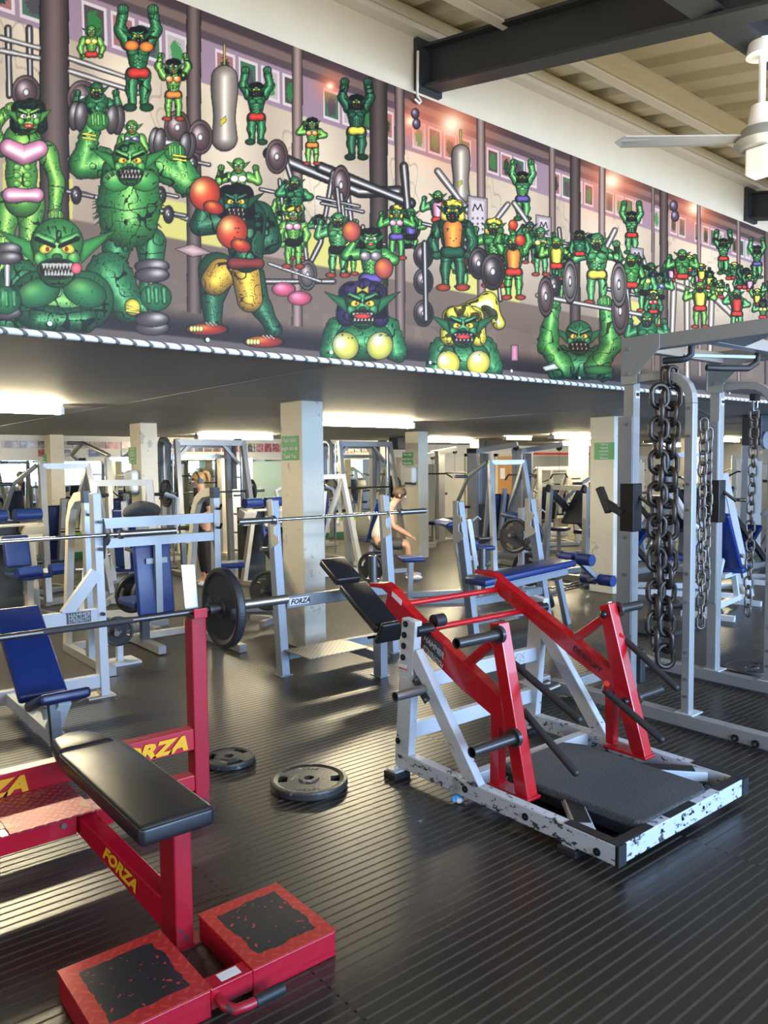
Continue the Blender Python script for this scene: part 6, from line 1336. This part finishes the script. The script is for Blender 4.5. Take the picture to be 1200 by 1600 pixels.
for k, (x, y, a, t_) in enumerate(((8.35, 6.36, 0.08, 'steel bar lying on the floor beyond the blue rollers, front one'), (8.38, 6.47, 0.10, 'steel bar lying on the floor beyond the blue rollers, middle one'), (8.33, 6.58, 0.06, 'steel bar lying on the floor beyond the blue rollers, rear one'))):
    b = thing('curl_bar', t_, 'bar', (x, y, 0.03)); d = Vector((math.cos(a), math.sin(a), 0)); MB().cyl(Vector((x, y, 0.030)) - d * 0.35, Vector((x, y, 0.030)) + d * 0.35, 0.014, n=10).build('shaft', CHROME, b)
    for s_ in (-1, 1): MB().cyl(Vector((x, y, 0.030)) + d * s_ * 0.35, Vector((x, y, 0.030)) + d * s_ * 0.58, 0.025, n=12).build('sleeve', STEEL, b)
# cap and jacket thrown over the back pad
jk = thing('jacket', 'dark jacket thrown over the blue pad behind the silver beam', 'jacket', (3.35, 7.9, 0)); q = MB()
rr = random.Random(2); c = at(221, 800, Y=7.6)
q.ball(c, 0.17, n=14, sc=(1.25, 0.6, 0.62)); q.v = [v + Vector((rr.uniform(-.02, .02), rr.uniform(-.02, .02), rr.uniform(-.02, .02))) for v in q.v]; q.build('cloth', GREYC, jk, sub=1)
# wooden doors, red strip, panels, speakers, whiteboard in the recess
for i, (x0, x1) in enumerate(((17.45, 18.15), (18.8, 19.6))):
    d = MB(); d.box(x0, x1, YF2 - 0.05, YF2 - 0.01, 0, 1.93); o = struct('door_%d' % (i + 1), d, WOOD)
    f = MB(); f.box(x0 - 0.12, x0, YF2 - 0.06, YF2, 0, 2.02); f.box(x1, x1 + 0.12, YF2 - 0.06, YF2, 0, 2.02); f.box(x0 - 0.12, x1 + 0.12, YF2 - 0.06, YF2, 1.93, 2.02); struct('trim_%d' % (30 + i), f, CREAMW)
    MB().box(x0 + 0.12, x0 + 0.35, YF2 - 0.056, YF2 - 0.05, 1.2, 1.55).build('door_notice', STICKER, o)
m = MB(); m.box(20.6, 22.6, YF2 - 0.03, YF2 - 0.01, 1.0, 1.95); tag(m.build('wall_mirror', MIRROR), 'wide mirror under the red strip right of the wooden doors', 'mirror')
m = MB(); m.box(20.6, 22.5, YF2 - 0.04, YF2 - 0.01, 1.98, 2.06); tag(m.build('red_strip', REDSTRIP), 'red lettered strip above the wide mirror far right of the doors', 'sign')
m = MB(); m.box(22.9, 25.6, YF2 - 0.04, YF2 - 0.01, 1.98, 2.06); tag(m.build('red_strip', REDSTRIP), 'red strip seen through the hanging chains', 'sign')
m = MB(); m.box(23.0, 25.6, YF2 - 0.03, YF2 - 0.01, 0.9, 1.95); tag(m.build('wall_mirror', MIRROR), 'wide mirror under the red strip behind the hanging chains', 'mirror')
m = MB(); m.box(8.0, 9.3, YF - 0.03, YF - 0.026, 0.95, 1.80); wbd = tag(m.build('notice_board', mat('pale_green_board', (0.42, 0.55, 0.46), 0.4)), 'pale green notice board on the far mirrors, right of the near column', 'board')
sk = thing('loudspeaker', 'black loudspeaker under the ceiling left of the middle far column', 'speaker', (10.9, 12.6, 2.0)); MB().box(10.55, 11.3, 12.5, 12.8, 2.02, 2.27).build('cabinet', SPKR, sk, bevel=0.01); MB().cyl((10.9, 12.5, 2.14), (10.9, 12.49, 2.14), 0.1, n=16).build('cone', BLACKV, sk)
sk = thing('loudspeaker', 'black loudspeaker under the ceiling above the cable columns', 'speaker', (13.2, 12.6, 2.0)); MB().box(13.0, 13.6, 12.5, 12.8, 2.02, 2.27).build('cabinet', SPKR, sk, bevel=0.01); MB().cyl((13.3, 12.5, 2.14), (13.3, 12.49, 2.14), 0.1, n=16).build('cone', BLACKV, sk)
c = at(1192, 693, Y=4.6); sk = thing('loudspeaker', 'round grey loudspeaker hanging at the right edge by the single chain', 'speaker', c[:]); MB().box(c.x - 0.05, c.x + 0.3, c.y, c.y + 0.25, c.z - 0.02, 2.288).build('cabinet', SPKR, sk, bevel=0.01); MB().cyl((c.x + 0.05, c.y - 0.03, c.z + 0.04), (c.x + 0.05, c.y + 0.01, c.z + 0.04), 0.11, n=20).build('cone', GREYP, sk)
# photographs on the far wall
PHM = []
for k, (a, b) in enumerate((((0.05, 0.05, 0.06), (0.35, 0.33, 0.34)), ((0.16, 0.10, 0.08), (0.45, 0.36, 0.30)), ((0.05, 0.07, 0.05), (0.5, 0.5, 0.42)), ((0.10, 0.09, 0.10), (0.22, 0.2, 0.2)), ((0.30, 0.05, 0.06), (0.5, 0.3, 0.28)))):
    m, N, L, b_ = nodes_of('framed_photo_%s' % 'abcde'[k]); tc = N.new('ShaderNodeTexCoord'); n = N.new('ShaderNodeTexNoise'); n.inputs['Scale'].default_value = 9 + k; n.inputs['Detail'].default_value = 4; L.new(tc.outputs['Object'], n.inputs['Vector'])
    r = N.new('ShaderNodeValToRGB'); r.color_ramp.elements[0].position = 0.45; r.color_ramp.elements[1].position = 0.65; r.color_ramp.elements[0].color = (*a, 1); r.color_ramp.elements[1].color = (*b, 1); L.new(n.outputs[0], r.inputs[0]); L.new(r.outputs[0], b_.inputs['Base Color']); b_.inputs['Roughness'].default_value = 0.25; PHM.append(m)
rr = random.Random(9); x = -3.0; k = 0
while x < 11.6:
    w = 0.27 if x < 6.2 else 0.17
    for row in (0, 1):
        if row == 1 and (x > 6.4 or rr.random() < 0.45): continue
        z0, z1 = (2.055, 2.185) if row == 0 else (1.905, 2.035)
        if x > 6.4: z0 = 2.0
        o = MB().box(x, x + w, YF - 0.02, YF - 0.002, z0, z1).build('photograph', PHM[rr.randrange(5)]); tag(o, 'small framed photograph in the row high on the far wall' if row == 0 else 'small framed photograph in the lower row on the far wall', 'picture', 'photographs on the far wall, upper row' if row == 0 else 'photographs on the far wall, lower row')
    x += w + 0.035; k += 1

# ============================================================ PEOPLE
def figure(label, loc, rot, J, shirt, sleeve, trousers, hair, hairm, shoe=WHITEC, knee_len=1.0, tank=False):
    """J: joint positions in the person's own frame, facing +X; one skinned body, clothes and hair as children"""
    t = thing('person', label, 'person', loc, rot)
    W = parent_world(t)
    def skin(name, pts, edges, rad, m, root=0, sub=2):
        me = bpy.data.meshes.new(name); me.from_pydata([Vector(p) for p in pts], edges, []); o = bpy.data.objects.new(name, me); COL.objects.link(o); o.parent = t
        s = o.modifiers.new('skin', 'SKIN'); s.use_smooth_shade = True
        if not me.skin_vertices: me.attributes  # layer is made by the modifier
        lay = me.skin_vertices[0].data if me.skin_vertices else None
        if lay:
            for i, r in enumerate(rad): lay[i].radius = (r, r) if isinstance(r, float) else r
            lay[root].use_root = True
        u = o.modifiers.new('subsurf', 'SUBSURF'); u.levels = sub; u.render_levels = sub; me.materials.append(m); return o
    def skin_b(name, pts, edges, rad, m, root=0, sub=2):
        me = bpy.data.meshes.new(name); bm = bmesh.new(); ly = bm.verts.layers.skin.verify(); vs = [bm.verts.new(Vector(p)) for p in pts]
        for i, v in enumerate(vs):
            r = rad[i]; v[ly].radius = (r, r) if not isinstance(r, tuple) else r; v[ly].use_root = (i == root)
        for a, b in edges: bm.edges.new((vs[a], vs[b]))
        bm.to_mesh(me); bm.free(); o = bpy.data.objects.new(name, me); COL.objects.link(o); o.parent = t
        s = o.modifiers.new('skin', 'SKIN'); s.use_smooth_shade = True; u = o.modifiers.new('subsurf', 'SUBSURF'); u.levels = sub; u.render_levels = sub; me.materials.append(m); return o
    P = []; E = []; R_ = []
    def v(p, r, par=None):
        P.append(p); R_.append(r); i = len(P) - 1
        if par is not None: E.append((par, i))
        return i
    pel = v(J['pelvis'], (0.13, 0.11)); ch = v(J['chest'], (0.15, 0.11), pel); nk0 = v(J['neck'], 0.055, ch); hd0 = v(Vector(J['neck']).lerp(Vector(J['head']), 0.55), 0.055, nk0)
    hv = Vector(J['head']); hd = v(hv, (0.078, 0.088), hd0); v(hv + Vector(J.get('up', (0, 0, 1))) * 0.07, (0.065, 0.07), hd)
    for s, n in ((-1, 'R'), (1, 'L')):
        sh = v(J['sh' + n], 0.062, ch); el = v(J['el' + n], 0.042, sh); wr = v(J['wr' + n], 0.027, el)
        d = (Vector(J['wr' + n]) - Vector(J['el' + n])).normalized(); w = Vector(J['wr' + n]); sd = Vector((0, 1, 0)) if abs(d.y) < .8 else Vector((1, 0, 0))
        pm = v(w + d * 0.05, (0.036, 0.018), wr)
        for k in range(4):
            off = sd * (k - 1.5) * 0.018; ln = (0.035, 0.042, 0.038, 0.028)[k]; f1 = v(w + d * 0.085 + off, 0.0085, pm); f2 = v(w + d * (0.085 + ln) + off + Vector((0.008, 0, -0.006)), 0.008, f1); v(w + d * (0.085 + ln * 1.6) + off + Vector((0.02, 0, -0.018)), 0.007, f2)
        th = v(w + d * 0.03 + sd * s * 0.035, 0.010, wr); v(w + d * 0.065 + sd * s * 0.05, 0.009, th)
        hp = v(J['hip' + n], 0.085, pel); kn = v(J['kn' + n], 0.055, hp); an = v(J['an' + n], 0.036, kn); fv = Vector(J['an' + n]); v(fv + Vector((0.12, 0, -0.045)), (0.035, 0.025), an)
    skin_b('body', P, E, R_, SKIN)
    # clothes
    pts = [J['pelvis'], J['chest'], Vector(J['chest']).lerp(Vector(J['neck']), .6)]; ed = [(0, 1), (1, 2)]; ra = [(0.15, 0.125), (0.172, 0.128), (0.09, 0.09)]
    for n in 'RL':
        pts.append(Vector(J['sh' + n])); ed.append((1, len(pts) - 1)); ra.append(0.078 if not tank else 0.05)
        if sleeve: pts.append(Vector(J['sh' + n]).lerp(Vector(J['el' + n]), sleeve)); ed.append((len(pts) - 2, len(pts) - 1)); ra.append(0.058)
    skin_b('shirt', pts, ed, ra, shirt)
    pts = [Vector(J['pelvis']) + Vector((0, 0, 0.03)), Vector(J['pelvis']) - Vector((0, 0, 0.05))]; ed = [(0, 1)]; ra = [(0.14, 0.12), (0.14, 0.12)]
    for n in 'RL':
        pts.append(Vector(J['hip' + n])); ed.append((1, len(pts) - 1)); ra.append(0.10); e = Vector(J['kn' + n]); pts.append(Vector(J['hip' + n]).lerp(e, min(1, knee_len))); ed.append((len(pts) - 2, len(pts) - 1)); ra.append(0.073)
        if knee_len > 1: pts.append(e.lerp(Vector(J['an' + n]), knee_len - 1)); ed.append((len(pts) - 2, len(pts) - 1)); ra.append(0.048)
    skin_b('trousers', pts, ed, ra, trousers)
    for n in 'RL': a = Vector(J['an' + n]); q = MB(); c = W @ (a + Vector((0.045, 0, -0.045))); q.ball(c, 0.05, n=12, sc=(1, 1, 1)); q.v = [W @ (Vector((2.6 * (W.inverted() @ p - (a + Vector((0.045, 0, -0.045)))).x, (W.inverted() @ p - (a + Vector((0.045, 0, -0.045)))).y, 0.85 * (W.inverted() @ p - (a + Vector((0.045, 0, -0.045)))).z)) + a + Vector((0.045, 0, -0.045))) for p in q.v]; q.build('shoe', shoe, t)
    up = Vector(J.get('up', (0, 0, 1))).normalized(); fwd = (Vector(J.get('look', (1, 0, 0))) - up * Vector(J.get('look', (1, 0, 0))).dot(up)).normalized(); side = up.cross(fwd)
    hc = hv + up * 0.03
    def hp_(f, s_, u_): return W @ (hc + fwd * f + side * s_ + up * u_)
    # face
    q = MB()
    for s_ in (-1, 1): q.ball(hp_(0.082, s_ * 0.031, 0.012), 0.0125, n=8)
    q.build('eyes', WHITEL, t)
    for s_ in (-1, 1): MB().ball(hp_(0.092, s_ * 0.031, 0.012), 0.006, n=8).build('pupil', HAIRB, t)
    q = MB(); q.add([hp_(0.083, -0.012, -0.02), hp_(0.083, 0.012, -0.02), hp_(0.083, 0, 0.022), hp_(0.112, 0, -0.018), hp_(0.083, 0, -0.026)], [(0, 3, 2), (3, 1, 2), (0, 4, 3), (4, 1, 3)], True); q.build('nose', SKIN, t)
    MB().obox(hp_(0.084, 0, -0.052), (W.to_3x3() @ side) * 0.021, (W.to_3x3() @ up) * 0.005, (W.to_3x3() @ fwd) * 0.006).build('mouth', mat('lips', (0.45, 0.12, 0.10), 0.5) if 'lips' not in MATS else MATS['lips'], t, bevel=0.002)
    for s_ in (-1, 1): q = MB(); q.ball(hp_(-0.005, s_ * 0.086, -0.005), 0.024, n=10, sc=(0.7, 0.7, 1.15)); q.build('ear', SKIN, t)
    # hair
    q = MB(); q.ball(Vector((0, 0, 0)), 0.103, n=20, sc=(1.02, 0.92, 1.0)); q.v = [hp_(-0.018 + p.x * 1.0, p.y, 0.022 + p.z) for p in q.v if True]
    keep = []
    for f in q.f:
        c = sum((q.v[i] for i in f), Vector()) / len(f); l = W.inverted() @ c - hc
        if l.dot(fwd) < 0.045 + max(0, (l.dot(up) - 0.03)) * 1.2 and l.dot(up) > -0.07 - l.dot(fwd) * 0.35: keep.append(f)
    q.f = keep; q.sm = [True] * len(keep); o = q.build('hair', hairm, t); sd_ = o.modifiers.new('solid', 'SOLIDIFY'); sd_.thickness = 0.012
    if hair == 'ponytail':
        q = MB(); q.path([hp_(-0.10, 0, 0.075), hp_(-0.14, 0, 0.085), hp_(-0.165, 0, 0.05), hp_(-0.165, 0, -0.01), hp_(-0.15, 0, -0.08)], [0.018, 0.026, 0.034, 0.030, 0.010], n=10); q.build('ponytail', hairm, t)
        q = MB(); pts = [hp_(-0.005, 0.108 * math.cos(a), 0.005 + 0.128 * math.sin(a)) for a in [math.pi * i / 10 for i in range(11)]]; q.path(pts, 0.008, n=6); q.build('headphone_band', BOLT, t)
        for s_ in (-1, 1): a = hp_(-0.005, s_ * 0.092, -0.005); b = hp_(-0.005, s_ * 0.122, -0.005); MB().cyl(a, b, 0.034, n=18).build('headphone_cup', BOLT, t, bevel=0.006)
    return t
c = at(322, 915, z=0)
JS = dict(pelvis=(0, 0, 0.90), chest=(0.02, 0, 1.17), neck=(0.03, 0, 1.37), head=(0.075, 0, 1.475), up=(0.32, 0, 0.95), look=(0.9, 0, -0.4), shR=(0.02, -0.155, 1.32), shL=(0.02, 0.155, 1.32), elR=(-0.02, -0.20, 1.05), elL=(-0.02, 0.20, 1.05), wrR=(0.20, -0.15, 0.98), wrL=(0.20, 0.15, 0.98),
          hipR=(0, -0.085, 0.86), hipL=(0, 0.085, 0.86), knR=(0.02, -0.09, 0.47), knL=(0.02, 0.09, 0.47), anR=(-0.01, -0.09, 0.09), anL=(-0.01, 0.09, 0.09))
figure('person with blonde ponytail, headphones and black T-shirt standing among the machines, looking down', (c.x, c.y, 0), math.radians(172), JS, BLACKC, 0.75, BLACKC, 'ponytail', HAIR, knee_len=1.8)
c = at(612, 905, z=0)
JM = dict(pelvis=(-0.22, 0, 0.55), chest=(-0.10, 0, 0.93), neck=(0.04, 0, 1.13), head=(0.12, 0, 1.22), up=(0.45, 0, 0.9), look=(0.9, 0, -0.4), shR=(-0.02, -0.20, 1.08), shL=(-0.02, 0.20, 1.08), elR=(0.02, -0.25, 0.80), elL=(0.02, 0.25, 0.80), wrR=(0.22, -0.18, 0.68), wrL=(0.22, 0.18, 0.68),
          hipR=(-0.18, -0.10, 0.53), hipL=(-0.18, 0.10, 0.53), knR=(0.24, -0.16, 0.53), knL=(0.24, 0.16, 0.53), anR=(0.28, -0.16, 0.09), anL=(0.28, 0.16, 0.09))
figure('seated person in a white vest and grey shorts leaning forward behind the bench upright', (c.x, c.y, 0), math.radians(-39), JM, WHITEC, 0, GREYC, 'short', HAIRB, knee_len=0.9, tank=True)
st = thing('stool', 'grey padded seat under the seated person in the white vest', 'bench', (c.x, c.y, 0), math.radians(-39)); W = parent_world(st)
q = MB(); q.box(-0.42, -0.05, -0.16, 0.16, 0.35, 0.40); q.v = [W @ v for v in q.v]; q.build('seat', BLUED, st, bevel=0.02, seg=2); q = MB(); q.box(-0.28, -0.20, -0.04, 0.04, 0, 0.35); q.v = [W @ v for v in q.v]; q.build('post', SILVER, st); q = MB(); q.box(-0.4, -0.05, -0.2, 0.2, 0, 0.03); q.v = [W @ v for v in q.v]; q.build('foot', SILVER, st)

# ============================================================ CEILING FAN AND CABLE TRAY OVER THE WALKWAY
fc = at(1189, 215, Y=1.72); top = roofz(fc.y) - 0.02
fan = thing('ceiling_fan', 'white ceiling fan on a rod under the dark steel beam, upper right', 'fan', (fc.x, fc.y, fc.z))
MB().cyl((fc.x, fc.y, fc.z + 0.10), (fc.x, fc.y, fc.z + 0.38), 0.016, n=12).build('rod', DISPW, fan)
MB().cyl((fc.x, fc.y, fc.z + 0.36), (fc.x, fc.y, fc.z + 0.42), 0.07, 0.06, n=20).build('ceiling_cup', DISPW, fan)
MB().cyl((fc.x, fc.y, fc.z + 0.03), (fc.x, fc.y, fc.z + 0.14), 0.065, 0.045, n=20).build('rod_cup', DISPW, fan)
q = MB(); q.cyl((fc.x, fc.y, fc.z - 0.02), (fc.x, fc.y, fc.z + 0.035), 0.115, 0.085, n=28); q.cyl((fc.x, fc.y, fc.z - 0.05), (fc.x, fc.y, fc.z - 0.02), 0.09, 0.115, n=28); q.build('motor', mat('grey_fan_motor', (0.30, 0.30, 0.29), 0.4, 0.3), fan)
MB().box(fc.x - 0.05, fc.x + 0.05, fc.y - 0.05, fc.y + 0.05, fc.z - 0.17, fc.z - 0.05).build('lamp_housing', DISPW, fan, bevel=0.01)
for k in range(3):
    a = math.radians(139 + 120 * k); d = Vector((math.cos(a), math.sin(a), 0)); s_ = Vector((-d.y, d.x, 0)); c = Vector((fc.x, fc.y, fc.z - 0.01))
    q = MB(); q.prism([c + d * 0.09 - s_ * 0.025, c + d * 0.20 - s_ * 0.06, c + d * 0.62 - s_ * 0.055, c + d * 0.66, c + d * 0.62 + s_ * 0.03 + Vector((0, 0, .015)), c + d * 0.09 + s_ * 0.025 + Vector((0, 0, .01))], (0, 0, 0.006)); q.build('blade', MATS['grey_fan_motor'], fan)
# dark beam along the hall carrying the fan and a cable tray
q = MB(); zb_ = fc.z + 0.50; ibeam(q, (XE0, fc.y + 0.04, zb_), (XE1, fc.y + 0.04, zb_), 0.17, 0.12, (0, 1, 0)); struct('trim_8', q, BEAMB)
q = MB(); q.box(fc.x - 0.6, XE1, fc.y - 0.50, fc.y - 0.34, zb_ + 0.02, zb_ + 0.08); q.box(fc.x - 0.1, XE1, fc.y - 0.22, fc.y - 0.17, zb_ - 0.01, zb_ + 0.05); tag(q.build('cable_tray', BEAMB), 'black cable tray beside the dark beam above the fan', 'cable tray')
# hanging cable with a hook end on the cream band
q = MB(); c = at(653, 80, Y=YM - 0.02); e = at(652, 150, Y=YM - 0.02); q.cyl(c, e, 0.008, n=8); q.path([e, e + Vector((0.02, -0.01, -0.03)), e + Vector((0.0, -0.02, -0.05)), e + Vector((-0.03, -0.01, -0.03))], 0.008, n=6); tag(q.build('conduit', PURL), 'thin cream conduit ending in a hook left of the beam end', 'conduit')
